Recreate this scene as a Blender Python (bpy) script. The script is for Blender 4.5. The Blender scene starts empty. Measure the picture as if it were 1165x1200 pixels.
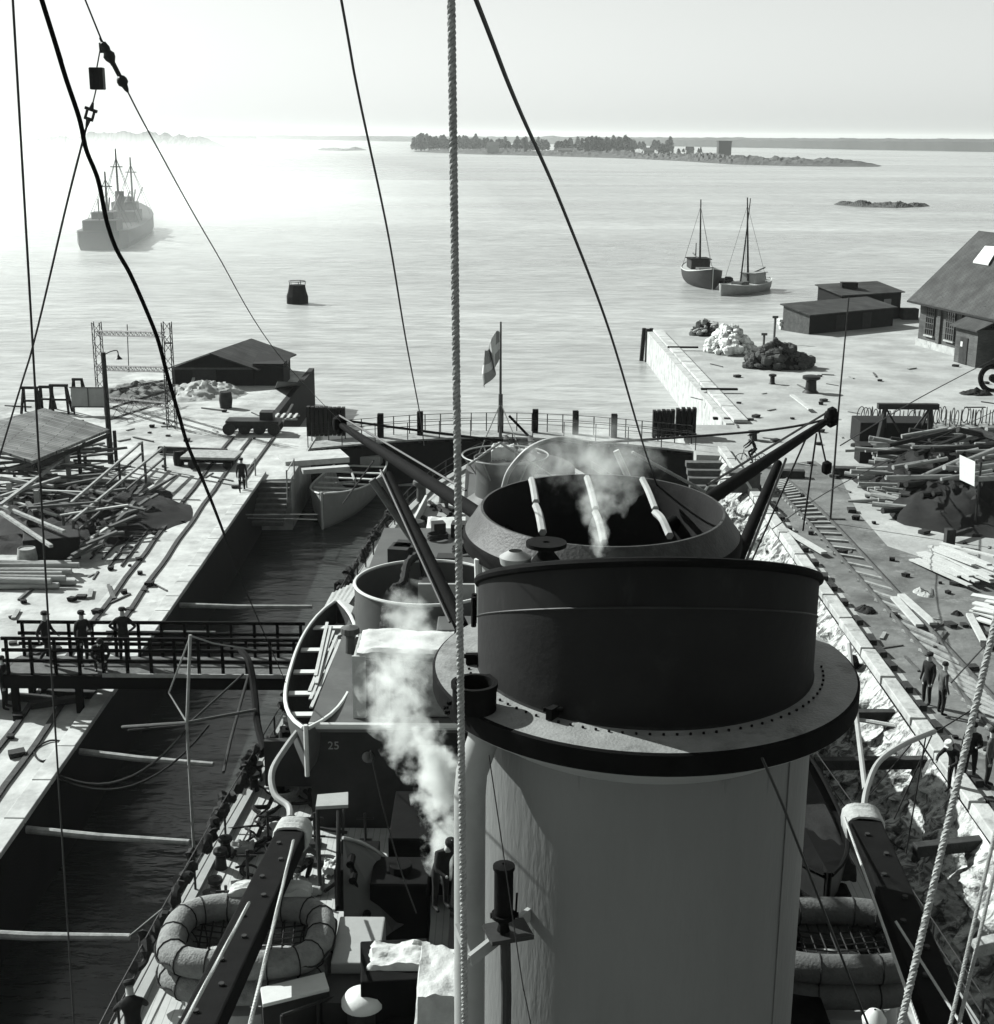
import bpy, math, random
from mathutils import Vector, Matrix, noise
R = math.radians
random.seed(7)
scn = bpy.context.scene
C = scn.collection

# ------------------------------------------------------------------ camera
H = 17.5; F = 1615.0
CAM_M = (Matrix.Rotation(R(90-15.24), 3, 'X') @ Matrix.Rotation(R(0.4), 3, 'Z'))
cd = bpy.data.cameras.new('camera'); cam = bpy.data.objects.new('camera', cd); C.objects.link(cam)
cam.location = (0, 0, H); cam.rotation_euler = CAM_M.to_euler()
cd.sensor_fit = 'HORIZONTAL'; cd.sensor_width = 36; cd.lens = F/1165*36
cd.clip_start = 0.1; cd.clip_end = 60000
scn.camera = cam

# ------------------------------------------------------------------ light
SUN_EL = 34.0; SUN_AZ = -58.0           # degrees left of straight ahead (+y)
TINT = (0.965, 1.0, 0.975)
w = bpy.data.worlds.new('World'); scn.world = w; w.use_nodes = True
nt = w.node_tree; nt.nodes.clear()
sky = nt.nodes.new('ShaderNodeTexSky'); sky.sky_type = 'NISHITA'; sky.sun_disc = False
sky.sun_elevation = R(SUN_EL); sky.sun_rotation = R(SUN_AZ); sky.dust_density = 1.0; sky.air_density = 1.0
bw = nt.nodes.new('ShaderNodeRGBToBW'); mx = nt.nodes.new('ShaderNodeVectorMath'); mx.operation = 'MULTIPLY'
mx.inputs[1].default_value = TINT
bg = nt.nodes.new('ShaderNodeBackground'); bg.inputs['Strength'].default_value = 0.068
wo = nt.nodes.new('ShaderNodeOutputWorld')
pw = nt.nodes.new('ShaderNodeMath'); pw.operation = 'POWER'; pw.inputs[1].default_value = .7
sc0 = nt.nodes.new('ShaderNodeMath'); sc0.operation = 'MULTIPLY'; sc0.inputs[1].default_value = 1.6
nt.links.new(sky.outputs[0], bw.inputs[0]); nt.links.new(bw.outputs[0], pw.inputs[0]); nt.links.new(pw.outputs[0], sc0.inputs[0]); nt.links.new(sc0.outputs[0], mx.inputs[0])
nt.links.new(mx.outputs[0], bg.inputs['Color']); nt.links.new(bg.outputs[0], wo.inputs[0])
sd = bpy.data.lights.new('sun', 'SUN'); sd.energy = 5.0; sd.angle = R(0.5); sd.color = (0.975, 1.0, 0.98)
so = bpy.data.objects.new('sun', sd); C.objects.link(so); so.location = (-40, 40, 60)
e, a = R(SUN_EL), R(SUN_AZ)
SUNV = Vector((math.sin(a)*math.cos(e), math.cos(a)*math.cos(e), math.sin(e)))
so.rotation_euler = SUNV.to_track_quat('Z', 'Y').to_euler()
scn.view_settings.view_transform = 'Standard'; scn.view_settings.look = 'None'
scn.view_settings.exposure = 1.2; scn.view_settings.gamma = 1.0
scn.cycles.volume_bounces = 1; scn.cycles.diffuse_bounces = 2; scn.cycles.max_bounces = 6
scn.cycles.volume_step_rate = 1.0
scn.cycles.volume_max_steps = 256

# ------------------------------------------------------------------ helpers
def ray(px, py):
    return (CAM_M @ Vector(((px-582.5)/F, -(py-600)/F, -1))).normalized()
def P(px, py, z=0.0):                    # ground point seen at a pixel, on the level z
    d = ray(px, py); t = (z-H)/d.z
    return Vector((d.x*t, d.y*t, z))
def Q(px, py, y):                        # point seen at a pixel, at distance y
    d = ray(px, py); t = y/d.y
    return Vector((d.x*t, y, H+d.z*t))

OFF = {}
def tag(o, label=None, cat=None, group=None, kind=None):
    if label: o['label'] = label
    if cat: o['category'] = cat
    if group: o['group'] = group
    if kind: o['kind'] = kind
    return o
def thing(name, label, cat, loc=(0, 0, 0), group=None):
    o = bpy.data.objects.new(name, None); C.objects.link(o); o.location = loc
    o.empty_display_size = 0.3
    OFF[o] = Vector(loc)
    return tag(o, label, cat, group)
def copy_tree(o, parent=None):
    c = o.copy(); C.objects.link(c)
    if parent is not None: c.parent = parent
    for ch in list(o.children): copy_tree(ch, c)
    return c
def place(proto, used, loc, rz=0, label=None, group=None, rx=0, ry=0, sc=None):
    o = proto if not used[0] else copy_tree(proto)
    used[0] = True
    o.location = loc; o.rotation_euler = (rx, ry, rz)
    if sc: o.scale = sc if not isinstance(sc, (int, float)) else (sc, sc, sc)
    if label: o['label'] = label
    if group: o['group'] = group
    return o

class MB:
    def __init__(s): s.v = []; s.f = []
    def add(s, vs, fs):
        b = len(s.v); s.v += [Vector(q) for q in vs]; s.f += [[b+i for i in q] for q in fs]; return s
    def box(s, c, d, rz=0.0, jit=0.0):
        cx, cy, cz = c; x, y, z = d[0]/2, d[1]/2, d[2]/2; cs, sn = math.cos(rz), math.sin(rz)
        vs = []
        for k in (-z, z):
            for (i, j) in ((-x, -y), (x, -y), (x, y), (-x, y)):
                i2 = i+random.uniform(-jit, jit); j2 = j+random.uniform(-jit, jit)
                vs.append((cx+i2*cs-j2*sn, cy+i2*sn+j2*cs, cz+k))
        return s.add(vs, [(0, 3, 2, 1), (4, 5, 6, 7), (0, 1, 5, 4), (1, 2, 6, 5), (2, 3, 7, 6), (3, 0, 4, 7)])
    def beam(s, a, b, wd, ht, up=(0, 0, 1)):
        a = Vector(a); b = Vector(b); d = (b-a).normalized(); up = Vector(up)
        if abs(d.dot(up)) > .98: up = Vector((0, 1, 0))
        sx = d.cross(up).normalized()*(wd/2); sz = sx.cross(d).normalized()*(ht/2)
        vs = [a-sx-sz, a+sx-sz, a+sx+sz, a-sx+sz, b-sx-sz, b+sx-sz, b+sx+sz, b-sx+sz]
        return s.add(vs, [(0, 1, 2, 3), (7, 6, 5, 4), (0, 4, 5, 1), (1, 5, 6, 2), (2, 6, 7, 3), (3, 7, 4, 0)])
    def tube(s, pts, r, n=8, closed=False, cap=True, sy=1.0):
        pts = [Vector(p) for p in pts]; m = len(pts)
        rs = r if isinstance(r, (list, tuple)) else [r]*m
        vs = []; up = None
        for i in range(m):
            if closed: d = (pts[(i+1) % m]-pts[i-1])
            else: d = (pts[min(i+1, m-1)]-pts[max(i-1, 0)])
            d.normalize()
            if up is None:
                up = Vector((0, 0, 1)) if abs(d.z) < .9 else Vector((0, 1, 0))
            u = d.cross(up).normalized(); v = u.cross(d).normalized(); up = v
            for k in range(n):
                t = 2*math.pi*k/n
                vs.append(pts[i]+u*(math.cos(t)*rs[i])+v*(math.sin(t)*rs[i]*sy))
        fs = []
        for i in range(m if closed else m-1):
            j = (i+1) % m
            for k in range(n):
                l = (k+1) % n
                fs.append((i*n+k, i*n+l, j*n+l, j*n+k))
        if cap and not closed:
            fs.append(list(range(n-1, -1, -1))); fs.append([(m-1)*n+k for k in range(n)])
        return s.add(vs, fs)
    def lathe(s, prof, c=(0, 0, 0), n=48, sx=1.0, sy=1.0, a0=0, a1=2*math.pi, cap0=False, cap1=False):
        full = abs(a1-a0-2*math.pi) < 1e-6; k = n if full else n+1; vs = []
        for (r, z) in prof:
            for i in range(k):
                t = a0+(a1-a0)*i/n
                vs.append((c[0]+r*sx*math.cos(t), c[1]+r*sy*math.sin(t), c[2]+z))
        fs = []
        for j in range(len(prof)-1):
            for i in range(n):
                l = (i+1) % k
                fs.append((j*k+i, j*k+l, (j+1)*k+l, (j+1)*k+i))
        if cap0: fs.append([i for i in range(k)][::-1])
        if cap1: fs.append([(len(prof)-1)*k+i for i in range(k)])
        return s.add(vs, fs)
    def cyl(s, c, r, h, n=16, r2=None):
        r2 = r if r2 is None else r2
        return s.lathe([(r, 0), (r2, h)], c, n, cap0=True, cap1=True)
    def prism(s, poly, z0, z1):
        n = len(poly)
        vs = [(p[0], p[1], z0) for p in poly]+[(p[0], p[1], z1) for p in poly]
        ar = sum(poly[i][0]*poly[(i+1) % n][1]-poly[(i+1) % n][0]*poly[i][1] for i in range(n))
        fs = [list(range(n))[::-1], [n+i for i in range(n)]]+[(i, (i+1) % n, n+(i+1) % n, n+i) for i in range(n)]
        if ar < 0: fs = [f[::-1] for f in fs]
        return s.add(vs, fs)
    def build(s, name, mat, parent=None, smooth=False, bevel=0.0, loc=None):
        off = Vector((0, 0, 0)); root = parent
        if parent is not None:
            off = OFF.get(parent, Vector((0, 0, 0)))
        elif loc is not None: off = Vector(loc)
        me = bpy.data.meshes.new(name); me.from_pydata([v-off for v in s.v], [], s.f)
        o = bpy.data.objects.new(name, me); C.objects.link(o)
        if mat: me.materials.append(mat)
        if smooth:
            for p in me.polygons: p.use_smooth = True
        if parent is not None: o.parent = parent; OFF[o] = off
        else:
            o.location = off; OFF[o] = off
        if bevel:
            m = o.modifiers.new('bevel', 'BEVEL'); m.width = bevel; m.segments = 2; m.limit_method = 'ANGLE'
        if smooth and not bevel:
            me.set_sharp_from_angle(angle=R(40))
        me.update()
        return o

def curve_pts(pts, n=8):
    pts = [Vector(p) for p in pts]; out = []
    for i in range(len(pts)-1):
        p0 = pts[max(i-1, 0)]; p1 = pts[i]; p2 = pts[i+1]; p3 = pts[min(i+2, len(pts)-1)]
        for k in range(n):
            t = k/n
            out.append(0.5*((2*p1)+(p2-p0)*t+(2*p0-5*p1+4*p2-p3)*t*t+(-p0+3*p1-3*p2+p3)*t**3))
    out.append(pts[-1]); return out
def sag(a, b, s, n=12):
    a = Vector(a); b = Vector(b)
    return [a.lerp(b, i/n)-Vector((0, 0, s*4*(i/n)*(1-i/n))) for i in range(n+1)]

# ------------------------------------------------------------------ materials
def mat(name, c, rough=.75, var=.25, scale=2.0, bump=.15, metal=0.0, stain=0.0, stain_c=.02, stain_s=.6, bscale=None, spec=.15, stretch=None, thr=.55):
    m = bpy.data.materials.new(name); m.use_nodes = True; t = m.node_tree; n = t.nodes; L = t.links
    b = n['Principled BSDF']; b.inputs['Roughness'].default_value = rough; b.inputs['Metallic'].default_value = metal
    b.inputs['Specular IOR Level'].default_value = spec
    tc = n.new('ShaderNodeTexCoord'); src = tc.outputs['Object']
    if stretch:
        mp = n.new('ShaderNodeMapping'); mp.inputs['Scale'].default_value = stretch; L.new(src, mp.inputs[0]); src = mp.outputs[0]
    nz = n.new('ShaderNodeTexNoise'); nz.inputs['Scale'].default_value = scale; nz.inputs['Detail'].default_value = 6; nz.inputs['Roughness'].default_value = .65
    L.new(src, nz.inputs['Vector'])
    rp = n.new('ShaderNodeMapRange'); rp.inputs[1].default_value = .3; rp.inputs[2].default_value = .7
    rp.inputs[3].default_value = c*(1-var); rp.inputs[4].default_value = min(c*(1+var), .85)
    L.new(nz.outputs[0], rp.inputs[0]); out = rp.outputs[0]
    if stain:
        n2 = n.new('ShaderNodeTexNoise'); n2.inputs['Scale'].default_value = stain_s; n2.inputs['Detail'].default_value = 8; n2.inputs['Roughness'].default_value = .7
        L.new(src, n2.inputs['Vector'])
        r2 = n.new('ShaderNodeMapRange'); r2.inputs[1].default_value = thr; r2.inputs[2].default_value = thr+.1; r2.inputs[3].default_value = 0; r2.inputs[4].default_value = stain
        L.new(n2.outputs[0], r2.inputs[0])
        mixf = n.new('ShaderNodeMix'); mixf.data_type = 'FLOAT'; L.new(r2.outputs[0], mixf.inputs[0]); L.new(out, mixf.inputs[2]); mixf.inputs[3].default_value = stain_c
        out = mixf.outputs[0]
    tm = n.new('ShaderNodeVectorMath'); tm.operation = 'MULTIPLY'; tm.inputs[1].default_value = TINT
    L.new(out, tm.inputs[0]); L.new(tm.outputs[0], b.inputs['Base Color'])
    if bump:
        nb = n.new('ShaderNodeTexNoise'); nb.inputs['Scale'].default_value = bscale or scale*6; nb.inputs['Detail'].default_value = 5
        L.new(src, nb.inputs['Vector'])
        bp = n.new('ShaderNodeBump'); bp.inputs['Strength'].default_value = bump; bp.inputs['Distance'].default_value = .05
        L.new(nb.outputs[0], bp.inputs['Height']); L.new(bp.outputs[0], b.inputs['Normal'])
    return m
def brick_like(name, c1, c2, mortar, sx=1.0, bw_=.5, rh=.25, rough=.85, ms=.02, vec=None, off=.5):
    m = mat(name, c1, rough, bump=.2); t = m.node_tree; n = t.nodes; L = t.links; b = n['Principled BSDF']
    tc = n.new('ShaderNodeTexCoord'); mp = n.new('ShaderNodeMapping')
    if vec: mp.inputs['Rotation'].default_value = vec
    L.new(tc.outputs['Object'], mp.inputs[0])
    br = n.new('ShaderNodeTexBrick'); L.new(mp.outputs[0], br.inputs['Vector'])
    for k, v in (('Color1', c1), ('Color2', c2), ('Mortar', mortar)): br.inputs[k].default_value = (v*TINT[0], v, v*TINT[2], 1)
    br.inputs['Scale'].default_value = sx; br.inputs['Brick Width'].default_value = bw_; br.inputs['Row Height'].default_value = rh
    br.inputs['Mortar Size'].default_value = ms; br.offset = off
    nz = n.new('ShaderNodeTexNoise'); nz.inputs['Scale'].default_value = .8; nz.inputs['Detail'].default_value = 6
    L.new(tc.outputs['Object'], nz.inputs['Vector'])
    rp = n.new('ShaderNodeMapRange'); rp.inputs[1].default_value = .3; rp.inputs[2].default_value = .7; rp.inputs[3].default_value = .6; rp.inputs[4].default_value = 1.25
    L.new(nz.outputs[0], rp.inputs[0])
    mu = n.new('ShaderNodeVectorMath'); mu.operation = 'SCALE'; L.new(br.outputs['Color'], mu.inputs[0]); L.new(rp.outputs[0], mu.inputs['Scale'])
    L.new(mu.outputs[0], b.inputs['Base Color'])
    return m

M = {}
M['black'] = mat('black_paint', .004, .85, .4, 3, .12, spec=.05)
M['tar'] = mat('tarred_wood', .010, .85, .4, 2, .3)
M['soot'] = mat('sooty_steel', .004, .75, .5, 2.0, .1, stain=.6, stain_c=.014, stain_s=1.2, spec=.2)
M['sootgrey'] = mat('soot_stained_paint', .008, .8, .6, .9, .05, stain=.7, stain_c=.02, stain_s=1.5, stretch=(1, 1, .35))
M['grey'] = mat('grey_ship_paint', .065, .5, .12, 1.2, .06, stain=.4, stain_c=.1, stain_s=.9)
M['funnel'] = mat('funnel_paint', .12, .55, .08, 1.0, .25, bscale=14, stain=.4, stain_c=.09, stain_s=1.1, stretch=(1, 1, .22), thr=.6)
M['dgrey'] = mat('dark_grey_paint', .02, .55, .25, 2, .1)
M['lgrey'] = mat('pale_grey_paint', .22, .5, .12, 1.5, .06, stain=.5, stain_c=.18, stain_s=2.0)
M['white'] = mat('white_paint', .42, .5, .08, 3, .05, stain=.35, stain_c=.35, stain_s=3)
M['canvas'] = mat('canvas', .34, .9, .15, 3, .3)
M['canvas_d'] = mat('dull_canvas', .2, .9, .2, 3, .3)
M['raft'] = mat('raft_cork', .15, .85, .25, 4, .6, stain=.5, stain_c=.06, stain_s=3)
M['raft_shade'] = mat('shaded_raft_cork', .07, .8, .3, 3, .4, stain=.5, stain_c=.03, stain_s=3)  # shaded copy of the raft cork, starboard shadow put into the colour
M['rope'] = mat('hemp_rope', .22, .9, .3, 30, .2)
M['darkrope'] = mat('tarred_rope', .015, .85, .4, 30, .2)
M['wire'] = mat('steel_wire', .02, .5, .3, 10, 0)
M['timber'] = mat('weathered_timber', .22, .85, .35, 3, .4)
M['paletimber'] = mat('pale_planks', .32, .8, .15, 3, .3)
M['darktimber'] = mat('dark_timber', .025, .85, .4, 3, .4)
M['midtimber'] = mat('grey_timber', .07, .85, .35, 3, .4)
M['rail'] = mat('rusty_rail', .03, .7, .4, 5, .2)
M['stone'] = mat('quay_stone', .3, .85, .25, 1.2, .5, stain=.6, stain_c=.12, stain_s=1.5)
M['skin'] = mat('skin', .28, .6, .05, 5, 0)
M['cloth'] = mat('dark_cloth', .014, .9, .4, 8, .2)
M['cloth2'] = mat('grey_cloth', .06, .9, .4, 8, .2)
M['cloth3'] = mat('light_cloth', .4, .9, .2, 8, .2)
M['glass'] = mat('window_glass', .02, .1, .1, 2, 0, spec=.8)
M['iron'] = mat('cast_iron', .02, .5, .4, 4, .2, metal=.3)
M['earth_l'] = mat('pale_trodden_earth', .30, .95, .42, .35, .55, bscale=4, stain=.55, stain_c=.13, stain_s=.28, thr=.5)
M['earth_r'] = mat('pale_gravel_yard', .25, .95, .28, .3, .55, bscale=4, stain=.5, stain_c=.16, stain_s=.18, thr=.52)
M['earth_d'] = mat('dark_cinder_ground', .10, .95, .5, .5, .6, bscale=5, stain=.6, stain_c=.2, stain_s=.9, thr=.56)
M['concrete'] = mat('quay_slab', .32, .9, .3, .7, .4, stain=.6, stain_c=.2, stain_s=.6, thr=.52)
M['shingle'] = brick_like('roof_boards', .03, .05, .015, 1.0, 2.0, .22, ms=.012, off=.37)
M['roofpale'] = brick_like('pale_roof_boards', .12, .2, .035, 1.0, 1.6, .25, ms=.015, off=.41)
M['tile'] = brick_like('tile_roof', .04, .05, .03, 1.0, .35, .22, ms=.02)
M['brick'] = brick_like('brick_wall', .055, .08, .05, 1.0, .3, .1, ms=.01, vec=(R(90), 0, 0))
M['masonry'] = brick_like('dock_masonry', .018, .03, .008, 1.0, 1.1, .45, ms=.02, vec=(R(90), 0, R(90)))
M['deck'] = mat('scrubbed_deck', .3, .8, .12, 1.0, .1, stain=.7, stain_c=.22, stain_s=.8)
M['tree'] = mat('pine_foliage', .045, .95, .4, .1, 0)
M['foliage'] = mat('far_foliage', .06, .95, .3, .05, 0)
M['isle'] = mat('island_rock', .05, .95, .45, .04, 0, stain=.7, stain_c=.05, stain_s=.05)
M['farland'] = mat('far_shore', .05, .95, .3, .01, 0)

def drips(m, z0, z1, c=.012):
    t = m.node_tree; n = t.nodes; L = t.links; b = n['Principled BSDF']; src = b.inputs['Base Color'].links[0].from_socket
    tc = n.new('ShaderNodeTexCoord'); g = n.new('ShaderNodeNewGeometry'); sp = n.new('ShaderNodeSeparateXYZ'); L.new(g.outputs['Position'], sp.inputs[0])
    mp = n.new('ShaderNodeMapping'); mp.inputs['Scale'].default_value = (1, 1, .12); L.new(g.outputs['Position'], mp.inputs[0])
    k = n.new('ShaderNodeTexNoise'); k.inputs['Scale'].default_value = 5.5; k.inputs['Detail'].default_value = 5; L.new(mp.outputs[0], k.inputs['Vector'])
    r = n.new('ShaderNodeMapRange'); r.inputs[1].default_value = z0; r.inputs[2].default_value = z1; r.inputs[3].default_value = -.25; r.inputs[4].default_value = .08; L.new(sp.outputs[2], r.inputs[0])
    a = n.new('ShaderNodeMath'); a.operation = 'ADD'; L.new(k.outputs[0], a.inputs[0]); L.new(r.outputs[0], a.inputs[1])
    q = n.new('ShaderNodeMapRange'); q.inputs[1].default_value = .62; q.inputs[2].default_value = .74; q.inputs[4].default_value = .8; L.new(a.outputs[0], q.inputs[0])
    mxx = n.new('ShaderNodeMix'); mxx.data_type = 'RGBA'; L.new(q.outputs[0], mxx.inputs[0]); L.new(src, mxx.inputs[6]); mxx.inputs[7].default_value = (c, c, c, 1); L.new(mxx.outputs[2], b.inputs['Base Color'])
drips(M['funnel'], 9.6, 11.4)
M['apron'] = mat('sooty_apron_paint', .17, .45, .25, 3, .25, bscale=30, stain=.6, stain_c=.06, stain_s=1.6, thr=.56)
M['collar'] = mat('sooty_collar_paint', .035, .55, .5, 2, .25, bscale=20, stain=.7, stain_c=.02, stain_s=2.2, thr=.5)
# deck planking: fine lines along the ship
def add_planks(m, step=.16, depth=.35, axis='X'):
    t = m.node_tree; n = t.nodes; L = t.links; b = n['Principled BSDF']
    src = b.inputs['Base Color'].links[0].from_socket
    tc = n.new('ShaderNodeTexCoord'); wv = n.new('ShaderNodeTexWave'); wv.bands_direction = axis; wv.wave_profile = 'SAW'
    wv.inputs['Scale'].default_value = 1/(step*3.2); wv.inputs['Distortion'].default_value = .15
    L.new(tc.outputs['Object'], wv.inputs['Vector'])
    rp = n.new('ShaderNodeMapRange'); rp.inputs[1].default_value = .0; rp.inputs[2].default_value = .14; rp.inputs[3].default_value = depth; rp.inputs[4].default_value = 1
    L.new(wv.outputs['Fac'], rp.inputs[0])
    mu = n.new('ShaderNodeVectorMath'); mu.operation = 'SCALE'; L.new(src, mu.inputs[0]); L.new(rp.outputs[0], mu.inputs['Scale'])
    L.new(mu.outputs[0], b.inputs['Base Color'])
add_planks(M['deck'], .16, .45)

# rough hewn rock
rk = mat('hewn_rock', .30, .9, .35, 1.3, 1.0, bscale=2.2); M['rock'] = rk
t = rk.node_tree; n = t.nodes; L = t.links; b = n['Principled BSDF']
src = b.inputs['Base Color'].links[0].from_socket
tc = n.new('ShaderNodeTexCoord'); mp = n.new('ShaderNodeMapping'); mp.inputs['Scale'].default_value = (1, 1, .5); L.new(tc.outputs['Object'], mp.inputs[0])
nz = n.new('ShaderNodeTexNoise'); nz.inputs['Scale'].default_value = 2.2; nz.inputs['Detail'].default_value = 9; nz.inputs['Roughness'].default_value = .7; nz.inputs['Distortion'].default_value = .8
L.new(mp.outputs[0], nz.inputs['Vector'])
rp = n.new('ShaderNodeMapRange'); rp.inputs[1].default_value = .43; rp.inputs[2].default_value = .52; rp.inputs[3].default_value = .22; rp.inputs[4].default_value = 1.15
L.new(nz.outputs[0], rp.inputs[0])
mu = n.new('ShaderNodeVectorMath'); mu.operation = 'SCALE'; L.new(src, mu.inputs[0]); L.new(rp.outputs[0], mu.inputs['Scale']); L.new(mu.outputs[0], b.inputs['Base Color'])
b.inputs['Normal'].links[0].from_node.inputs['Distance'].default_value = .25

# water
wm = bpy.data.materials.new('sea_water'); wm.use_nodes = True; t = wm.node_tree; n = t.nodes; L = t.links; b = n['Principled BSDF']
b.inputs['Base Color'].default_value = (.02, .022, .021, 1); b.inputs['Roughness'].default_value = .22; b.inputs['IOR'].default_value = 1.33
tc = n.new('ShaderNodeTexCoord')
def nz(sc, st=(1, 1, 1), det=4):
    mp = n.new('ShaderNodeMapping'); mp.inputs['Scale'].default_value = st; mp.inputs['Rotation'].default_value = (0, 0, R(8)); L.new(tc.outputs['Object'], mp.inputs[0])
    k = n.new('ShaderNodeTexNoise'); k.inputs['Scale'].default_value = sc; k.inputs['Detail'].default_value = det; L.new(mp.outputs[0], k.inputs['Vector']); return k.outputs[0]
w1 = nz(.45, (.55, 1.4, 1)); w2 = nz(2.4, (.6, 1.3, 1), 3); w3 = nz(.012, (.45, 1.5, 1), 5)
pr = n.new('ShaderNodeMapRange'); pr.inputs[1].default_value = .38; pr.inputs[2].default_value = .62; pr.inputs[3].default_value = .25; pr.inputs[4].default_value = 1.0; L.new(w3, pr.inputs[0])
b1 = n.new('ShaderNodeBump'); b1.inputs['Distance'].default_value = .5; L.new(w1, b1.inputs['Height']); L.new(pr.outputs[0], b1.inputs['Strength'])
b2 = n.new('ShaderNodeBump'); b2.inputs['Distance'].default_value = .05; b2.inputs['Strength'].default_value = .8; L.new(w2, b2.inputs['Height']); L.new(b1.outputs[0], b2.inputs['Normal'])
L.new(b2.outputs[0], b.inputs['Normal'])
M['water'] = wm

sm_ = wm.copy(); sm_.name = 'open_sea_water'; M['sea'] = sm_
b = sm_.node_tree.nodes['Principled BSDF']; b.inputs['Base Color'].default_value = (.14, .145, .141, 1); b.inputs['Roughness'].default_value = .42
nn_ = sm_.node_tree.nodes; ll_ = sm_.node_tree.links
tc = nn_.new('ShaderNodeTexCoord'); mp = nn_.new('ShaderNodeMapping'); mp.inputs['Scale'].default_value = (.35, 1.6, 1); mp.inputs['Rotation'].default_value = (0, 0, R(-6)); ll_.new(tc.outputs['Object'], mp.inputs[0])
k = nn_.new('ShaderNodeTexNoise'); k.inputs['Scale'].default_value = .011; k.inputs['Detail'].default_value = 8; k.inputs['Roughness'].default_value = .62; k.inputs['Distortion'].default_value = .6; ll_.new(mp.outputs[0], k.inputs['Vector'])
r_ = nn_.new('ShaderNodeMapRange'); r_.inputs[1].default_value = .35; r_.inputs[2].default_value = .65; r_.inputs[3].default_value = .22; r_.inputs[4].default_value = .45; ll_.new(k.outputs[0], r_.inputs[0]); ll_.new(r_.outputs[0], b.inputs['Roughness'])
r2_ = nn_.new('ShaderNodeMapRange'); r2_.inputs[1].default_value = .38; r2_.inputs[2].default_value = .66; r2_.inputs[3].default_value = .20; r2_.inputs[4].default_value = .33; ll_.new(k.outputs[0], r2_.inputs[0])  # pale streaks paint glitter and wind slicks into the sea colour
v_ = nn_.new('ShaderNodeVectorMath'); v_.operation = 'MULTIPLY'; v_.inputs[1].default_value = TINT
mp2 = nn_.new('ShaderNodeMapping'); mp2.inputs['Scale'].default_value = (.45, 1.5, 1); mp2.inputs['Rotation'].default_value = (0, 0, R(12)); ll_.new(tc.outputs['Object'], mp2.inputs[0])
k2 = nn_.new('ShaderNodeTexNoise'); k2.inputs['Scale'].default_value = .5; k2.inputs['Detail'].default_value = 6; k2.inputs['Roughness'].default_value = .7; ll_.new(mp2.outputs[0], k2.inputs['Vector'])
r3_ = nn_.new('ShaderNodeMapRange'); r3_.inputs[1].default_value = .38; r3_.inputs[2].default_value = .62; r3_.inputs[3].default_value = .74; r3_.inputs[4].default_value = 1.2; ll_.new(k2.outputs[0], r3_.inputs[0])  # finer mottling paints the shading of the waves into the colour
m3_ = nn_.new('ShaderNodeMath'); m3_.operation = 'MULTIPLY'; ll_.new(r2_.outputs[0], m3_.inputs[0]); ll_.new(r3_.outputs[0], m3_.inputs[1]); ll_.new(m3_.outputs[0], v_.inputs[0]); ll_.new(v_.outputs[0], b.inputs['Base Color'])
# ------------------------------------------------------------------ sea
SEA = -2.8
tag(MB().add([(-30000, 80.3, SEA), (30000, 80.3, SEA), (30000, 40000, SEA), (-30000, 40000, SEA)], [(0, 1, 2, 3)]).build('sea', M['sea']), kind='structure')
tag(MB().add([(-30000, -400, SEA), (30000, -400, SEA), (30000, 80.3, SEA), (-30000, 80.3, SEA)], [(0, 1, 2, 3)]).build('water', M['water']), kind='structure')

# ------------------------------------------------------------------ land and dock
XL, XR = -12.7, 12.9
YG = 79.0                                           # gate line
xy = lambda v: (v[0], v[1])
shore = [P(362, 432), P(300, 436), P(230, 430), P(160, 436), P(100, 458), P(50, 466), P(0, 481)]
left = [(XL, -30), (XL, 70.5), (-10.9, 70.6), (-10.9, 84), (-14.7, 84)]+[xy(p) for p in shore]+[(-75, 84), (-120, 80), (-120, -30)]
g = MB().prism(left, -6, 0).build('left_quay_ground', M['earth_l']); tag(g, kind='structure')
shr = [P(765, 389), P(812, 383), P(870, 380), P(930, 378), P(1000, 372), P(1060, 368), P(1120, 362)]
right = [(XR, -30), (XR, 76.8), (11.4, 77), (11.4, 85.5), (15.0, 85.6)]+[xy(p) for p in shr]+[(130, 150), (130, -30)]
g = MB().prism(right, -6, 0).build('right_quay_ground', M['earth_r']); tag(g, kind='structure')
dk = [(XR+.9, -30), (XR+.9, 74)]+[xy(P(*q)) for q in ((905, 545), (955, 540), (985, 560), (1005, 600), (1040, 640), (1100, 660), (1165, 680))]+[(60, 40), (60, -30)]
tag(MB().prism(dk, -.3, .006).build('cinder_ground', M['earth_d']), kind='structure')
# concrete strip of the left dock edge
cs = [(XL-2.6, -30), (XL-.02, -30), (XL-.02, 70.3), (-11, 70.6), (-11, 83.8), (-14.9, 84), (-15.4, 70)]
tag(MB().prism(cs, -.3, .005).build('pavement', M['concrete']), kind='structure')
# left dock wall facing (dark, in its own shade)
def wall(name, label, pts, z0, z1, th, m, side=1):
    b = MB()
    for i in range(len(pts)-1):
        a = Vector((*pts[i], 0)); c = Vector((*pts[i+1], 0)); d = (c-a).normalized(); nn = Vector((-d.y, d.x, 0))*side*th
        b.prism([a, c, c+nn, a+nn], z0, z1)
    o = b.build(name, m, loc=(pts[0][0], pts[0][1], z0)); tag(o, label, 'wall'); return o
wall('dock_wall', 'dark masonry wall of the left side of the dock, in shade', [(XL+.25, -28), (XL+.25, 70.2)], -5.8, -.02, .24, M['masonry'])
# stone kerb of the left edge
b = MB(); y = -20
while y < 69.6:
    ln = random.uniform(1.5, 2.4); b.box((XL+.08, y+ln/2, .07), (.55, ln-.05, .18), jit=.012); y += ln
tag(b.build('edge_kerb', M['concrete'], loc=(XL, 0, 0), bevel=.02), 'pale stone kerb along the left dock edge', 'kerb')
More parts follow.
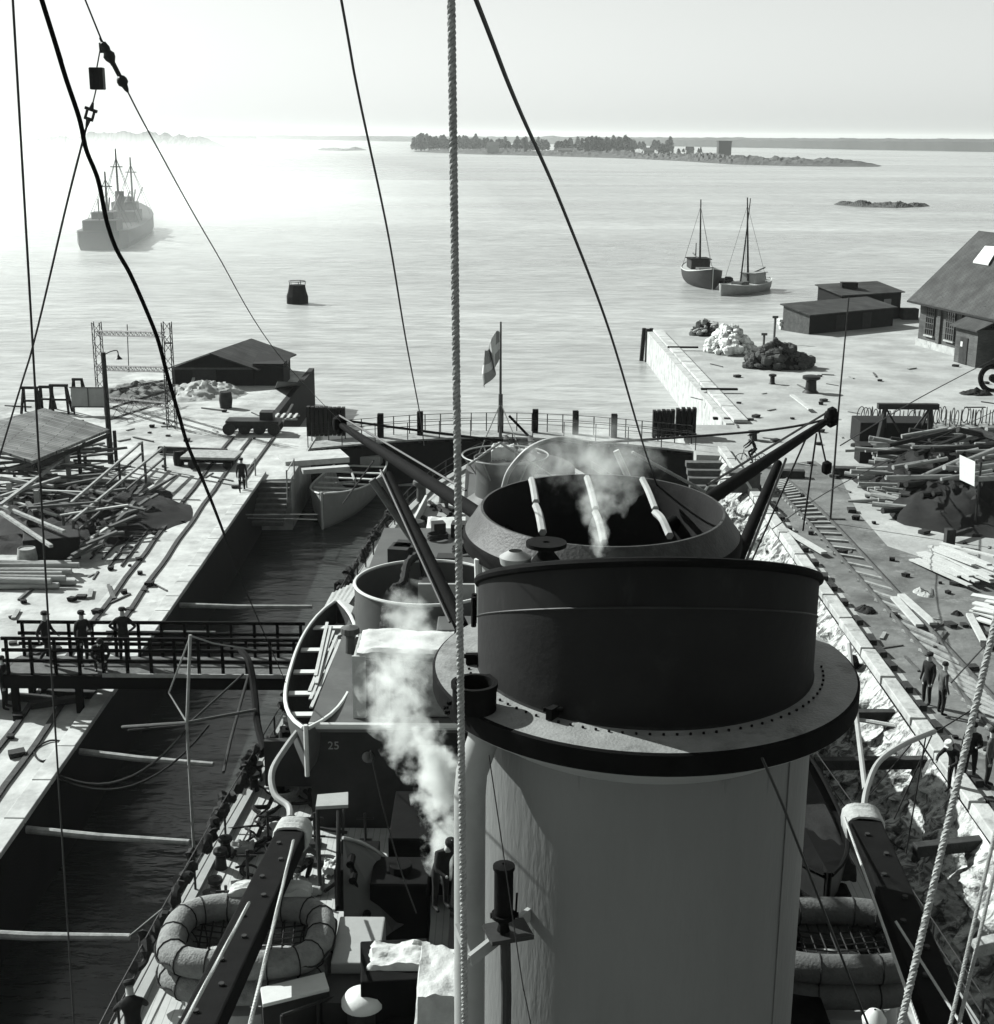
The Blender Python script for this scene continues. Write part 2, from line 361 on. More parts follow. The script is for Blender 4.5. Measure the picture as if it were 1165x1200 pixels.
# steps down into the dock at the left
b = MB(); 
for k in range(8): b.box((-11.8, 70.2-.38*k, -.17-.2*k), (1.9, .4, .22))
tag(b.build('quay_steps', M['midtimber'], loc=(-11.8, 70, -2)), 'wooden steps going down into the dock by the left gate end', 'steps')
for (x0, y0, lb) in ((-12.75, 68, 'thin pale handrail on the quay side of the dock steps'), (-10.7, 68, 'thin pale handrail on the water side of the dock steps')):
    b = MB(); b.tube([(x0, y0, -.6), (x0, y0, 1.1)], .04); b.tube([(x0, y0+2.6, 0), (x0, y0+2.6, 1.1)], .04); b.tube([(x0, y0, 1.0), (x0, y0+2.6, 1.05)], .03)
    tag(b.build('stair_rail', M['lgrey'], loc=(x0, 68, 0)), lb, 'railing')

# rough rock wall of the right dock side
b = MB(); NY, NZ = 520, 34
for i in range(NY+1):
    y = -6+83*i/NY
    for j in range(NZ+1):
        s = j/NZ; z = .0-s*3.9
        x = XR-.15-s*2.7
        q = Vector((0, y*.55, z*.8))
        dx = noise.fractal(q*2.6, .9, 2.2, 6)*.26+noise.noise(Vector((3, y*3.1, z*2.3)))*.12
        c_ = noise.cell(Vector((0, y*1.5+z*.3, z*1.6)))*.2
        f_ = min(1, s*5)
        b.v.append(Vector((x-(dx+c_)*f_, y, z+dx*.25*f_)))
for i in range(NY):
    for j in range(NZ):
        k = i*(NZ+1)+j; b.f.append([k, k+1, k+NZ+2, k+NZ+1])
tag(b.build('rock_wall', M['rock'], loc=(XR, 0, -3)), 'rough hewn rock wall of the right side of the dock, sunlit', 'wall')
# coping beam along the right edge, with pale blocks and dark gaps
b = MB(); y = -10
while y < 76:
    ln = random.uniform(2.2, 3.6); b.box((XR+.15, y+ln/2, .12), (.5, ln-.14, .3), jit=.03); y += ln
coping = b.build('edge_kerb', M['stone'], loc=(XR, 0, 0), bevel=.03); tag(coping, 'pale stone coping in blocks along the right dock edge', 'kerb')
y = 22
while y < 70:
    b = MB().box((XR+.62, y, .1), (.26, random.uniform(.35, .7), .22), random.uniform(-.2, .2)); 
    tag(b.build('timber_chock', M['darktimber'], loc=(XR+.6, y, 0)), 'dark timber chock in the row behind the right dock coping', 'chock', 'timber chocks behind the right coping'); y += random.uniform(1.2, 2.1)

# outer moles beyond the gate: pale stone faces
wall('quay_wall', 'long pale stone quay face of the right mole beyond the gate', [(15.0-.02, 85.8), (shr[0].x-.02, shr[0].y)], -5, .06, .5, M['stone'], side=1)
wall('quay_wall', 'dark timber quay face at the seaward end of the left mole', [(-14.7+.02, 84), (shore[0].x+.02, shore[0].y)], -5, .05, .4, M['tar'], side=-1)
b = MB(); 
for i in range(9):
    a_ = Vector((15.2, 86, 0)).lerp(Vector((shr[0].x+.2, shr[0].y, 0)), i/9); c_ = Vector((15.2, 86, 0)).lerp(Vector((shr[0].x+.2, shr[0].y, 0)), (i+.97)/9)
    b.beam(a_+Vector((.25, 0, .16)), c_+Vector((.25, 0, .16)), .9, .2)
tag(b.build('edge_kerb', M['concrete'], loc=(15, 86, 0), bevel=.02), 'pale slabs edging the right mole beyond the gate', 'kerb')
# ladder recesses in the right mole
for (px, py, lb) in ((790, 411, 'dark ladder recess nearer the tip of the right mole'), (833, 461, 'dark ladder recess nearer the gate on the right mole')):
    q = P(px, py); b = MB()
    x = 14.45
    b.box((x, q.y, -1.2), (.12, .5, 2.4)); b.box((x+1.3, q.y+.2, .28), (2.6, .35, .12))
    tag(b.build('quay_ladder', M['black'], loc=(x, q.y, -2)), lb, 'ladder')

# ------------------------------------------------------------------ rope and wire helpers
def twisted(a, b, r, pitch, strands=3, seg=7):
    a = Vector(a); b = Vector(b); d = b-a; n = max(2, int(d.length/pitch*seg)); dn = d.normalized()
    u = dn.cross(Vector((0, 1, 0))).normalized(); v = dn.cross(u); m = MB()
    for s in range(strands):
        pts = []
        for i in range(n+1):
            t = i/n; an = 2*math.pi*(t*d.length/pitch+s/strands)
            pts.append(a+d*t+(u*math.cos(an)+v*math.sin(an))*r*.55)
        m.tube(pts, r*.56, 5)
    return m
def extend(a, b, ea, eb):
    d = (b-a).normalized(); return a-d*ea, b+d*eb

# ------------------------------------------------------------------ the warship
CX = 1.1
ship = thing('warship', 'grey two-funnelled warship lying in the dock, seen from its mast looking aft', 'ship', (CX, 30, SEA))
prof = [(-14, 8.3), (-6, 8.5), (4, 8.6), (14, 8.65), (22, 8.55), (30, 8.05), (38, 7.4), (50, 6.8), (60, 5.8), (67, 4.4), (72, 2.6), (75, 1.0), (75.9, 0.15)]
DK = .4
b = MB()
for (y, h) in prof:
    for (f, z) in ((.80, -4.4), (.97, SEA), (1.0, -.6), (1.0, DK+.02)):
        b.v.append(Vector((CX-h*f, y, z)))
    for (f, z) in ((1.0, DK+.02), (1.0, -.6), (.97, SEA), (.80, -4.4)):
        b.v.append(Vector((CX+h*f, y, z)))
for i in range(len(prof)-1):
    for j in range(7):
        if j == 3: continue
        b.f.append([i*8+j, (i+1)*8+j, (i+1)*8+j+1, i*8+j+1])
b.f.append(list(range(8)))
hull = b.build('hull', M['grey'], ship, smooth=True)
poly = [(CX-h, y) for (y, h) in prof]+[(CX+h, y) for (y, h) in reversed(prof)]
MB().prism(poly, DK-.12, DK).build('deck', M['deck'], ship)
b = MB()
for s in (-1, 1):
    pts = [Vector((CX+s*h, y, DK+.06)) for (y, h) in prof]
    for i in range(len(pts)-1): b.beam(pts[i], pts[i+1], .32, .14)
b.build('waterway', M['lgrey'], ship)
# guard rails
for s in (-1, 1):
    pp = []
    dense = curve_pts([Vector((CX+s*(h-.08), y, DK)) for (y, h) in prof], 6)
    L_ = 0
    for i in range(len(dense)-1):
        L_ += (dense[i+1]-dense[i]).length
        if L_ > 1.5 or i == 0:
            L_ = 0; pp.append(dense[i].copy())
    if s > 0: pp = [p for p in pp if p.y < 70]
    for p in pp:
        MB().tube([p, p+Vector((0, 0, 1.05))], .03, 6).build('stanchion', M['dgrey'], ship)
    for zz in (.35, .7, 1.05):
        MB().tube([p+Vector((0, 0, zz)) for p in pp], .016, 5).build('guard_rail', M['dgrey'], ship)

# forward deckhouse between the funnels and its roof
hx0, hx1 = -4.66, 6.4
DH = 3.2
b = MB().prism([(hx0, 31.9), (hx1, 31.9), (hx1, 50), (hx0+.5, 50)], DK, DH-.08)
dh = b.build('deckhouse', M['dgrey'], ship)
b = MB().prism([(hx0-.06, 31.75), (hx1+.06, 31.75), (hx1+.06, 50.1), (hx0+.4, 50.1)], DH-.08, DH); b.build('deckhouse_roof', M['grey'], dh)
b = MB(); b.tube([(hx0, 31.78, DH+.08), (hx0+5, 31.78, DH+.08)], .09, 8); b.build('roof_edge', M['white'], dh)
for x in (-3.2, .4, 3.0):
    b = MB(); b.tube([(x, 31.93, 2.4), (x, 31.84, 2.4)], .16, 14); b.build('porthole', M['glass'], dh)
for (x, nm) in ((-1.6, 0), (4.6, 1)):
    b = MB().box((x, 31.86, 1.85), (.7, .05, 1.75)); b.build('door', M['grey'], dh, bevel=.02)
def text_mesh(s, size, m, parent, loc, rot, name='painted_number', ext=.008):
    cu = bpy.data.curves.new('t', 'FONT'); cu.body = s; cu.size = size; cu.extrude = ext; cu.align_x = 'CENTER'
    to = bpy.data.objects.new('t', cu); C.objects.link(to)
    bpy.context.view_layer.update()
    me = bpy.data.meshes.new_from_object(to.evaluated_get(bpy.context.evaluated_depsgraph_get()))
    bpy.data.objects.remove(to); me.materials.clear(); me.materials.append(m)
    o = bpy.data.objects.new(name, me); C.objects.link(o); o.parent = parent
    o.location = Vector(loc)-OFF.get(parent, Vector((0, 0, 0))); o.rotation_euler = rot
    return o
q = Q(391, 878, 31.88)
text_mesh('25', .30, M['lgrey'], dh, q, (R(90), 0, 0))
# lower step in front of the first funnel
b = MB().prism([(-2.6, 8), (6.0, 8), (6.0, 26.5), (-.9, 26.5), (-.9, 22.5), (-2.6, 20.5)], DK, 2.3); b.build('casing', M['black'], ship)
b = MB().prism([(-.9, 26.5), (4.8, 26.5), (4.8, 31.9), (-.9, 31.9)], DK, 2.9); b.build('casing', M['black'], ship)

# ---- forward funnel
f1 = Vector((1.68, 14.7, 0)); ZF = 11.72
b = MB(); b.lathe([(1.93, 2.2), (1.92, 6.0), (1.91, 11.3)], (f1.x, f1.y, 0), 96); fun1 = b.build('funnel', M['funnel'], ship, smooth=True)
b = MB(); b.lathe([(1.90, 11.15), (2.30, 11.42), (2.38, 11.46), (2.40, 11.48)], (f1.x, f1.y, 0), 96); b.build('apron_underside', M['lgrey'], fun1, smooth=True)
b = MB(); b.lathe([(2.40, 11.48), (2.40, ZF-.02), (2.37, ZF)], (f1.x, f1.y, 0), 96); b.build('apron_edge', M['black'], fun1, smooth=True)
b = MB(); b.lathe([(2.37, ZF), (1.8, ZF+.03)], (f1.x, f1.y, 0), 96); b.build('apron_plate', M['apron'], fun1)
for zz in ():
    MB().lathe([(1.925, zz), (1.935, zz+.01), (1.935, zz+.1), (1.925, zz+.11)], (f1.x, f1.y, 0), 96).build('plate_lap', M['funnel'], fun1, smooth=True)
for ang_ in (-40, 20, 70, 120, 170):
    t = R(ang_); MB().box((f1.x+1.925*math.cos(t), f1.y+1.925*math.sin(t), 6.8), (.008, .06, 8.8), t).build('plate_lap', M['funnel'], fun1)
def ztop(t, r): return 12.67-math.sin(t)*r*.44
b = MB(); n_ = 96; rr = 1.885
rings = [(rr+.02, lambda t: ZF+.02), (rr, lambda t: ZF+.06), (rr, lambda t: ztop(t, rr)), (rr-.05, lambda t: ztop(t, rr)), (rr-.05, lambda t: ZF+.02)]
for (r_, zf) in rings:
    for i in range(n_):
        t = 2*math.pi*i/n_; b.v.append(Vector((f1.x+r_*math.cos(t), f1.y+r_*math.sin(t), max(zf(t), ZF+.02))))
for j in range(4):
    for i in range(n_):
        l = (i+1) % n_; b.f.append([j*n_+i, j*n_+l, (j+1)*n_+l, (j+1)*n_+i])
cowl = b.build('cowl', M['sootgrey'], fun1, smooth=True)
rim = [Vector((f1.x+rr*math.cos(t), f1.y+rr*math.sin(t), max(ztop(t, rr), ZF+.05)+.02)) for t in [2*math.pi*i/n_ for i in range(n_)]]
MB().tube(rim, .05, 8, closed=True).build('cowl_rim', M['black'], fun1, smooth=True)
seam = [Vector((f1.x+(rr+.006)*math.cos(t), f1.y+(rr+.006)*math.sin(t), ztop(t, rr)-.40+.05*math.sin(t))) for t in [math.pi+math.pi*i/60 for i in range(61)]]
MB().tube(seam, .011, 5).build('plate_seam', M['dgrey'], fun1)
# lower part of the cowl is black
b = MB()
for k in range(61):
    t = math.pi*.94+math.pi*1.12*k/60
    for z in (ZF+.03, ztop(t, rr)-.40+.05*math.sin(t)):
        b.v.append(Vector((f1.x+(rr+.004)*math.cos(t), f1.y+(rr+.004)*math.sin(t), z)))
for k in range(60): b.f.append([2*k, 2*k+2, 2*k+3, 2*k+1])
b.build('cowl_lower_plate', M['soot'], fun1, smooth=True)
b = MB()
for k in range(46):
    t = math.pi*(1.0+k/46)
    b.cyl((f1.x+2.0*math.cos(t), f1.y+2.0*math.sin(t), ZF+.01), .014, .03, 6)
tag(b.build('rivet_row', M['black'], fun1), kind='stuff')
for t in (math.pi*1.02, math.pi*1.13, math.pi*1.31):
    q = Vector((f1.x+(rr+.06)*math.cos(t), f1.y+(rr+.06)*math.sin(t), 0))
    b = MB().box((q.x, q.y, ZF+.09), (.16, .07, .12), t); b.tube([(q.x-.1, q.y, ZF+.12), (q.x+.1, q.y, ZF+.12)], .025, 6); b.build('clamp', M['black'], fun1)
for t in (math.pi*1.0, math.pi*.98):
    q = Vector((f1.x+(rr+.05)*math.cos(t), f1.y+(rr+.05)*math.sin(t), 0))
    MB().tube([(q.x, q.y, 12.15), (q.x, q.y, 12.5)], .03, 6).build('hinge', M['black'], fun1)
# exhaust pipe up the side and its stub on the apron
px_ = Vector((-.27, 13.45, 0))
b = MB(); b.tube([px_+Vector((0, 0, 2.2)), px_+Vector((0, 0, 6)), px_+Vector((0, 0, 10.7)), px_+Vector((.02, .01, 10.95)), px_+Vector((.14, .09, 11.3)), px_+Vector((.16, .1, 11.5))], .17, 28); b.build('exhaust_pipe', M['lgrey'], fun1, smooth=True)
st = Q(556, 832, 13.35)
b = MB(); b.lathe([(.23, ZF+.01), (.23, 11.96), (.245, 11.98), (.245, 12.03), (.2, 12.03), (.19, ZF+.02)], (st.x, st.y, 0), 28); b.lathe([(.01, ZF+.03), (.2, ZF+.03)], (st.x, st.y, 0), 20); b.build('exhaust_stub', M['black'], fun1, smooth=True)
for (dx, dy) in ((-.28, -.12), (-.3, .0), (-.27, .12)):
    MB().cyl((st.x+dx, st.y+dy, ZF+.005), .03, .04, 8).build('bolt', M['black'], fun1)
for (yy, z) in ((0, 4.2), (0, 7.0)):
    MB().box((px_.x+.25, px_.y+.1, z), (.5, .12, .06)).build('pipe_bracket', M['dgrey'], fun1)
# steam whistle on a bracket
wz = Q(590, 1085, 12.86)
b = MB(); b.lathe([(.10, .10), (.10, .62), (.115, .62), (.115, .66), (.02, .68)], (wz.x, wz.y, wz.z+.05), 16); b.lathe([(.03, -.1), (.07, -.08), (.05, .0), (.09, .06), (.13, .08), (.13, .12), (.05, .12)], (wz.x, wz.y, wz.z+.03), 16)
wh = b.build('whistle', M['black'], fun1, smooth=True)
MB().box((wz.x+.05, wz.y+.05, wz.z-.1), (.46, .36, .05), .3).build('whistle_platform', M['dgrey'], wh)
b = MB().beam((wz.x-.35, wz.y-.1, wz.z-.35), (wz.x+.35, wz.y+.5, wz.z-.1), .05, .14); b.beam((wz.x-.35, wz.y-.1, wz.z-.35), (wz.x-.5, wz.y+.3, wz.z-.2), .05, .1); b.build('whistle_bracket', M['lgrey'], wh)
MB().tube([(wz.x+.02, wz.y, wz.z-.1), (wz.x+.04, wz.y+.02, wz.z-.9), (wz.x+.0, wz.y+.1, 3)], .055, 8).build('steam_pipe', M['dgrey'], wh)
b = MB().tube([(wz.x-.14, wz.y, wz.z+.12), (wz.x+.16, wz.y, wz.z+.13)], .03, 6); b.tube([(wz.x+.13, wz.y, wz.z+.13), (wz.x+.14, wz.y-.02, wz.z+.4)], .012, 5); b.build('whistle_lever', M['black'], wh)

# ---- after funnel with its open top
f2 = Vector((1.72, 21.8, 0))
b = MB(); b.lathe([(2.06, 2.2), (2.06, 11.1)], f2, 96, sy=1.15); fun2 = b.build('funnel', M['funnel'], ship, smooth=True)
b = MB(); b.lathe([(2.06, 10.98), (2.27, 11.06)], f2, 96, sy=1.15); b.build('rim_underside', M['white'], fun2, smooth=True)
b = MB(); b.lathe([(2.27, 11.06), (2.28, 11.24), (2.24, 11.3)], f2, 96, sy=1.15); b.build('rim_band', M['black'], fun2, smooth=True)
b = MB(); b.lathe([(2.24, 11.3), (2.2, 11.34), (2.02, 11.62), (1.99, 11.66), (1.95, 11.66)], f2, 96, sy=1.15); b.build('rim_collar', M['collar'], fun2, smooth=True)
b = MB(); b.lathe([(1.95, 11.66), (1.93, 11.5), (1.93, 6.0)], f2, 96, sy=1.15); b.lathe([(.05, 9.4), (1.94, 9.4)], f2, 64, sy=1.15); b.build('funnel_lining', M['soot'], fun2, smooth=True)
for (pa, pm, pb) in (((623, 562), (628, 592), (636, 624)), ((688, 560), (698, 600), (708, 636)), ((753, 562), (768, 600), (785, 628))):
    A_, B_, D_ = Q(*pa, 23.6), Q(*pm, 22.0), Q(*pb, 20.6)
    mid = B_+Vector((0, 0, .05))
    br = MB().tube(curve_pts([A_, A_.lerp(mid, .5)+Vector((0, 0, .03)), mid], 4), .06, 6); 
    br = br.build('cover_bar', M['lgrey'], fun2, smooth=True)
    MB().tube(curve_pts([mid-Vector((0, 0, .06)), mid.lerp(D_, .5)+Vector((0, 0, .04)), D_], 4), .065, 6).build('cover_bar', M['lgrey'], fun2, smooth=True)
# small whistle on the front of the rim
q = Q(640, 655, 19.35)
b = MB(); b.lathe([(.26, -.1), (.2, 0), (.12, .1), (.12, .16), (.3, .2), (.3, .26), (.05, .26)], q, 20); b.build('vent_head', M['black'], fun2, smooth=True)
b = MB(); b.lathe([(.22, -.06), (.24, .05), (.1, .14)], Q(604, 656, 19.5), 20); b.build('vent_head', M['lgrey'], fun2, smooth=True)
# casing around after funnel foot
MB().tube([Q(560, 655, 20.6), Q(562, 720, 20.6)], .06, 8).build('down_pipe', M['white'], fun2)

# ---- gun tub on the deckhouse
tb = Vector((-2.08, 39.2, 0))
b = MB(); b.lathe([(2.16, DH+.0), (2.16, 4.62), (2.13, 4.62), (2.13, DH+.02)], tb, 64); tub = b.build('gun_tub', M['grey'], ship, smooth=True)
b = MB(); b.tube([(tb.x+2.15*math.cos(t), tb.y+2.15*math.sin(t), 4.64) for t in [2*math.pi*i/64 for i in range(64)]], .05, 6, closed=True); b.build('tub_rim', M['white'], tub, smooth=True)
b = MB(); b.lathe([(.01, DH+.04), (2.12, DH+.04)], tb, 48); b.build('tub_floor', M['dgrey'], tub)
b = MB().cyl((tb.x, tb.y, DH), .35, .9, 16, .25); b.box((tb.x, tb.y, DH+1.2), (.5, .9, .5)); gm = b.build('gun_mount', M['dgrey'], tub)
for s in (-.12, .12): MB().tube([(tb.x+s, tb.y+.3, DH+1.3), (tb.x+s-.3, tb.y+2.4, DH+2.0)], .04, 8).build('gun_barrel', M['black'], gm)
# starboard twin tub (mostly hidden)
tb2 = Vector((4.7, 39.2, 0)); b = MB(); b.lathe([(2.16, DH+.0), (2.16, 4.62), (2.13, 4.62), (2.13, DH+.02)], tb2, 48); b.build('gun_tub', M['grey'], ship, smooth=True)

# ---- after superstructure, round director tower, turret
b = MB().prism([(-1.2, 50.1), (3.8, 50.1), (3.8, 58), (-1.2, 58)], DK, 3.4); b.build('after_house', M['grey'], ship)
q = Q(592, 560, 53.0)
b = MB(); b.lathe([(1.75, 3.4), (1.2, 3.8), (1.15, 4.6), (1.25, 5.3), (1.2, 5.3), (1.1, 4.9), (.02, 4.9)], (q.x, 53, 0), 40); dt = b.build('director_tower', M['grey'], ship, smooth=True)
b = MB(); b.tube([(q.x+1.7*math.cos(t), 53+1.7*math.sin(t), 5.4) for t in [2*math.pi*i/36 for i in range(36)]], .035, 5, closed=True)
for i in range(6):
    t = 2*math.pi*i/6; b.tube([(q.x+1.15*math.cos(t), 53+1.15*math.sin(t), 4.6), (q.x+1.7*math.cos(t), 53+1.7*math.sin(t), 5.4)], .03, 5)
b.build('platform_rail', M['lgrey'], dt)
b = MB(); b.lathe([(2.7, DK), (2.6, 2.3), (2.3, 2.5), (.02, 2.6)], (CX, 64, 0), 40); tur = b.build('gun_turret', M['dgrey'], ship, smooth=True)
for s in (-.9, .9): MB().tube([(CX+s, 65, 1.8), (CX+s*.7, 72.0, 2.0)], [.24, .14], 14).build('gun_barrel', M['dgrey'], tur, smooth=True)
# low lockers, skylight and ventilators on the quarterdeck
b = MB()
for (px, py, sx, sy, sz) in ((474, 655, 1.6, 2.4, .7), (508, 612, 1.2, 3.0, .5)):
    p = P(px, py, DK); o = MB().box((p.x, p.y, DK+sz/2), (sx, sy, sz), .1).build('deck_locker', M['lgrey'], ship, bevel=.03)
for (px, py) in ((494, 590), (486, 640), (462, 668), (470, 700), (520, 600)):
    p = P(px, py, DK); b = MB(); b.lathe([(.25, 0), (.22, .8), (.42, .95), (.4, 1.12), (.02, 1.25)], p, 16); b.build('ventilator', M['grey'], ship, smooth=True)
b = MB().beam((-4.1, 52, DK+.5), (-3.3, 62, DK+.5), .1, 1.0); b.build('bulwark_screen', M['white'], ship)

# ---- ensign staff
fp0 = Vector(((588-582.5)/F*77+.0, 75, DK)); ft = Q(587, 377, 75); fp0.x = ft.x+.02
b = MB().tube([fp0, ft], [.09, .05], 8); b.tube([fp0+Vector((0, 0, 1.6)), fp0+Vector((0, 0, 3.4))], .12, 8)
stf = b.build('ensign_staff', M['midtimber'], ship, smooth=True)
for (dx, dy) in ((-1.4, -2.4), (1.4, -2.4)): MB().tube([fp0+Vector((0, 0, 2.9)), fp0+Vector((dx, dy, 0))], .03, 5).build('staff_stay', M['lgrey'], stf)
# limp ensign: dark field, pale cross
b = MB(); nu, nv = 26, 16; mats_ = []
for i in range(nu+1):
    for j in range(nv+1):
        u, v = i/nu, j/nv
        # hoist along the staff, fly hanging down in folds
        dx = -u*.85*(1-.25*v)+.18*math.sin(u*9+v*3)*u*(.6+v)
        dyy = .35*math.sin(u*11+v*2.2)*u
        z = ft.z-.55-v*1.5-u*(.9+.7*v)+.25*math.sin(u*6)*(1-v)
        b.v.append(Vector((ft.x-.06+dx, 75+dyy, z)))
for i in range(nu):
    for j in range(nv): b.f.append([i*(nv+1)+j, i*(nv+1)+j+1, (i+1)*(nv+1)+j+1, (i+1)*(nv+1)+j])
flag = b.build('naval_ensign', M['dgrey'], None, smooth=True, loc=(ft.x, 75, ft.z-2)); flag.data.materials.append(M['white'])
k = 0
for i in range(nu):
    for j in range(nv):
        if 7 <= i <= 13 or 6 <= j <= 9: flag.data.polygons[k].material_index = 1
        k += 1
flag.data.materials[0] = mat('ensign_blue_cloth', .2, .9, .1, 5, 0)
m_ = flag.modifiers.new('thick', 'SOLIDIFY'); m_.thickness = .02
tag(flag, 'limp ensign with a pale cross hanging from the stern staff', 'flag')

# ---- boat derricks either side of the after funnel
def derrick(tip, heel, s_top, s_bot, sgn):
    b = MB()
    d = heel-tip
    b.tube([tip, tip+d*.25, tip+d*.7, heel, heel+d*.25], [.07, .10, .13, .14, .13], 10)
    o = b.build('boat_derrick', M['black'], ship, smooth=True)
    b = MB(); b.tube([s_top, s_top.lerp(s_bot, .5), s_bot], [.09, .12, .14], 10); b.build('derrick_strut', M['black'], o, smooth=True)
    b = MB(); b.tube([s_top+Vector((.16*sgn, 0, .1)), s_bot+Vector((.22*sgn, 0, .1))], .03, 5); b.build('derrick_wire', M['wire'], o)
    b = MB().tube([tip+Vector((0, 0, .2)), heel+Vector((0, 0, .3))], .025, 5); b.build('derrick_wire', M['wire'], o)
    b = MB(); b.lathe([(.02, -.22), (.15, -.14), (.17, 0), (.15, .14), (.02, .22)], tip, 12); b.build('block', M['black'], o, smooth=True)
    return o
tl, tr = Q(398, 497, 31), Q(974, 490, 31)
dl = derrick(tl, Q(546, 593, 24.6), Q(455, 556, 29.0), Q(541, 735, 24.4), -1)
dr = derrick(tr, Q(828, 587, 24.6), Q(912, 543, 28.6), Q(850, 690, 24.4), 1)
b = MB().tube([Q(436, 562, 30), Q(489, 640, 30)], .09, 8); b.tube([Q(446, 558, 30), Q(497, 636, 30)], .09, 8); b.build('derrick_tackle', M['midtimber'], dl)
def blk(p, par, r=.11):
    b = MB(); b.lathe([(.02, -r*1.5), (r, -r), (r*1.1, 0), (r, r), (.02, r*1.5)], p, 10); b.build('block', M['black'], par, smooth=True)
for (a_, e_) in (((948, 506), (880, 660)), ((957, 508), (941, 622)), ((960, 505), (969, 546)), ((906, 560), (898, 600)), ((911, 548), (911, 553))):
    MB().tube([Q(*a_, 30.2), Q(*e_, 30.5)], .022, 5).build('tackle_fall', M['darkrope'], dr)
for p in ((969, 548), (911, 554), (975, 485)): blk(Q(*p, 30.4), dr)
MB().tube([Q(438, 540, 30), Q(402, 590, 35)], .02, 5).build('tackle_fall', M['darkrope'], dl)
for pts, par in (([(400, 492, 31), (480, 503, 31), (600, 517, 31), (700, 519, 31)], dl), ([(974, 490, 31), (930, 500, 31), (860, 508, 31), (700, 519, 31)], dr)):
    MB().tube(curve_pts([Q(*p) for p in pts], 5), .03, 5).build('span_wire', M['darkrope'], par)
for p in ((902, 560), (878, 600)):
    pass
# curved pipes aft of the after funnel
MB().tube(curve_pts([Q(590, 572, 25), Q(598, 550, 25), Q(622, 525, 25), (Q(655, 514, 25)), Q(690, 520, 25)], 6), .05, 8).build('arched_pipe', M['lgrey'], ship, smooth=True)
MB().tube([Q(722, 528, 25), Q(741, 570, 25)], .06, 8).build('arched_pipe', M['lgrey'], ship, smooth=True)
twisted(Q(741, 530, 26), Q(826, 576, 28), .035, .2).build('lashing', M['lgrey'], ship)
twisted(Q(585, 518, 50), Q(650, 560, 50), .05, .3).build('lashing', M['lgrey'], ship)
twisted(Q(587, 518, 50), Q(549, 545, 50), .05, .3).build('lashing', M['lgrey'], ship)

# ---- crescent davits and long dark boat booms
dv = ship
pl = [Q(340, 958, 29), Q(338, 945, 29.4), Q(322, 931, 29.8), Q(319, 904, 30.4), Q(335, 876, 31.2), Q(350, 856, 32)]
MB().tube(curve_pts(pl, 6), [.08]*31, 8).build('davit', M['lgrey'], ship, smooth=True)
pr_ = [Q(1012, 952, 26), Q(1016, 925, 26.5), Q(1030, 893, 27.2), Q(1060, 872, 28), Q(1095, 857, 29)]
dvr = MB().tube(curve_pts(pr_, 6), .065, 8).build('davit', M['lgrey'], ship, smooth=True)
for (a_, e_) in (((1092, 862), (1048, 960)), ((1085, 864), (1062, 1000)), ((1097, 858), (1150, 825)), ((1068, 872), (1020, 930))):
    MB().tube([Q(*a_, 29), Q(*e_, 30)], .018, 5).build('davit_fall', M['darkrope'], dvr)
MB().tube([Q(995, 755, 33), Q(1005, 850, 30), Q(1014, 925, 27)], .06, 8).build('davit_spar', M['lgrey'], ship)
def boom(top, bot, extra, lab):
    a_, b_ = top, bot
    d = (b_-a_).normalized(); b2 = b_+d*extra
    m = MB().beam(a_, b2, .62, .42)
    o = m.build('boat_boom', M['black'], ship, bevel=.04)
    m = MB()
    for k in range(int((b2-a_).length/.9)):
        c = a_+d*(.5+.9*k)+Vector((0, 0, .23)); m = MB().cyl((c.x+.1*(-1)**k, c.y, c.z-.02), .05, .05, 8); m.build('bolt', M['dgrey'], o)
    # white lashing round the head
    m = MB(); up = Vector((0, 0, 1)); sx = d.cross(up).normalized(); u2 = sx.cross(d)
    for k in range(9):
        c = a_+d*(.03+.075*k); pts = []
        for i in range(14):
            t = 2*math.pi*i/14; ca, sa = math.cos(t), math.sin(t)
            pts.append(c+sx*(.34*math.copysign(abs(ca)**.6, ca))+u2*(.27*math.copysign(abs(sa)**.6, sa))+d*random.uniform(-.02, .02))
        m.tube(pts, .045, 6, closed=True)
    m.build('lashing', M['canvas'], o, smooth=True)
    return o
lt, lb = Q(346, 972, 27), Q(238, 1200, 18.5)
bl = boom(lt, lb, 5, '')
rt, rb = Q(1008, 958, 25), Q(1104, 1190, 17.5)
br_ = boom(rt, rb, 5, '')

# ---- splinter shield, lockers, vents forward
def plate(pts2, th, m, name, par, dirv):
    n_ = len(pts2); v = [Vector(p) for p in pts2]; b = MB(); d = Vector(dirv)*th
    b.add(v+[p+d for p in v], [list(range(n_)), [2*n_-1-i for i in range(n_)]]+[(i, n_+i, n_+(i+1) % n_, (i+1) % n_) for i in range(n_)])
    return b.build(name, m, par)
sh = [Q(403, 1095, 25.0), Q(402, 982, 26.5), Q(424, 988, 26.8), Q(447, 1002, 27), Q(468, 1022, 27), Q(482, 1042, 26.8), Q(489, 1058, 26.5), Q(487, 1075, 26.0), Q(460, 1092, 25.4), Q(430, 1114, 24.8)]
shd = plate(sh, .08, M['grey'], 'splinter_shield', ship, (.3, 1, .2))
MB().tube(curve_pts([p+Vector((0, -.03, .02)) for p in sh[1:7]], 3), .04, 6).build('shield_edge', M['lgrey'], shd)
for (px, py, y_) in ((411, 1011, 26.2), (414, 1030, 26.0), (470, 1050, 26.4), (474, 1064, 26.2), (429, 1078, 25.3)):
    p = Q(px, py, y_-.15); b = MB(); b.tube([p+Vector((0, .25, 0)), p+Vector((.0, -.12, .02))], .085, 8); b.tube([p, p+Vector((.1, -.05, -.22))], .04, 6); b.build('shield_fitting', M['black'], shd)
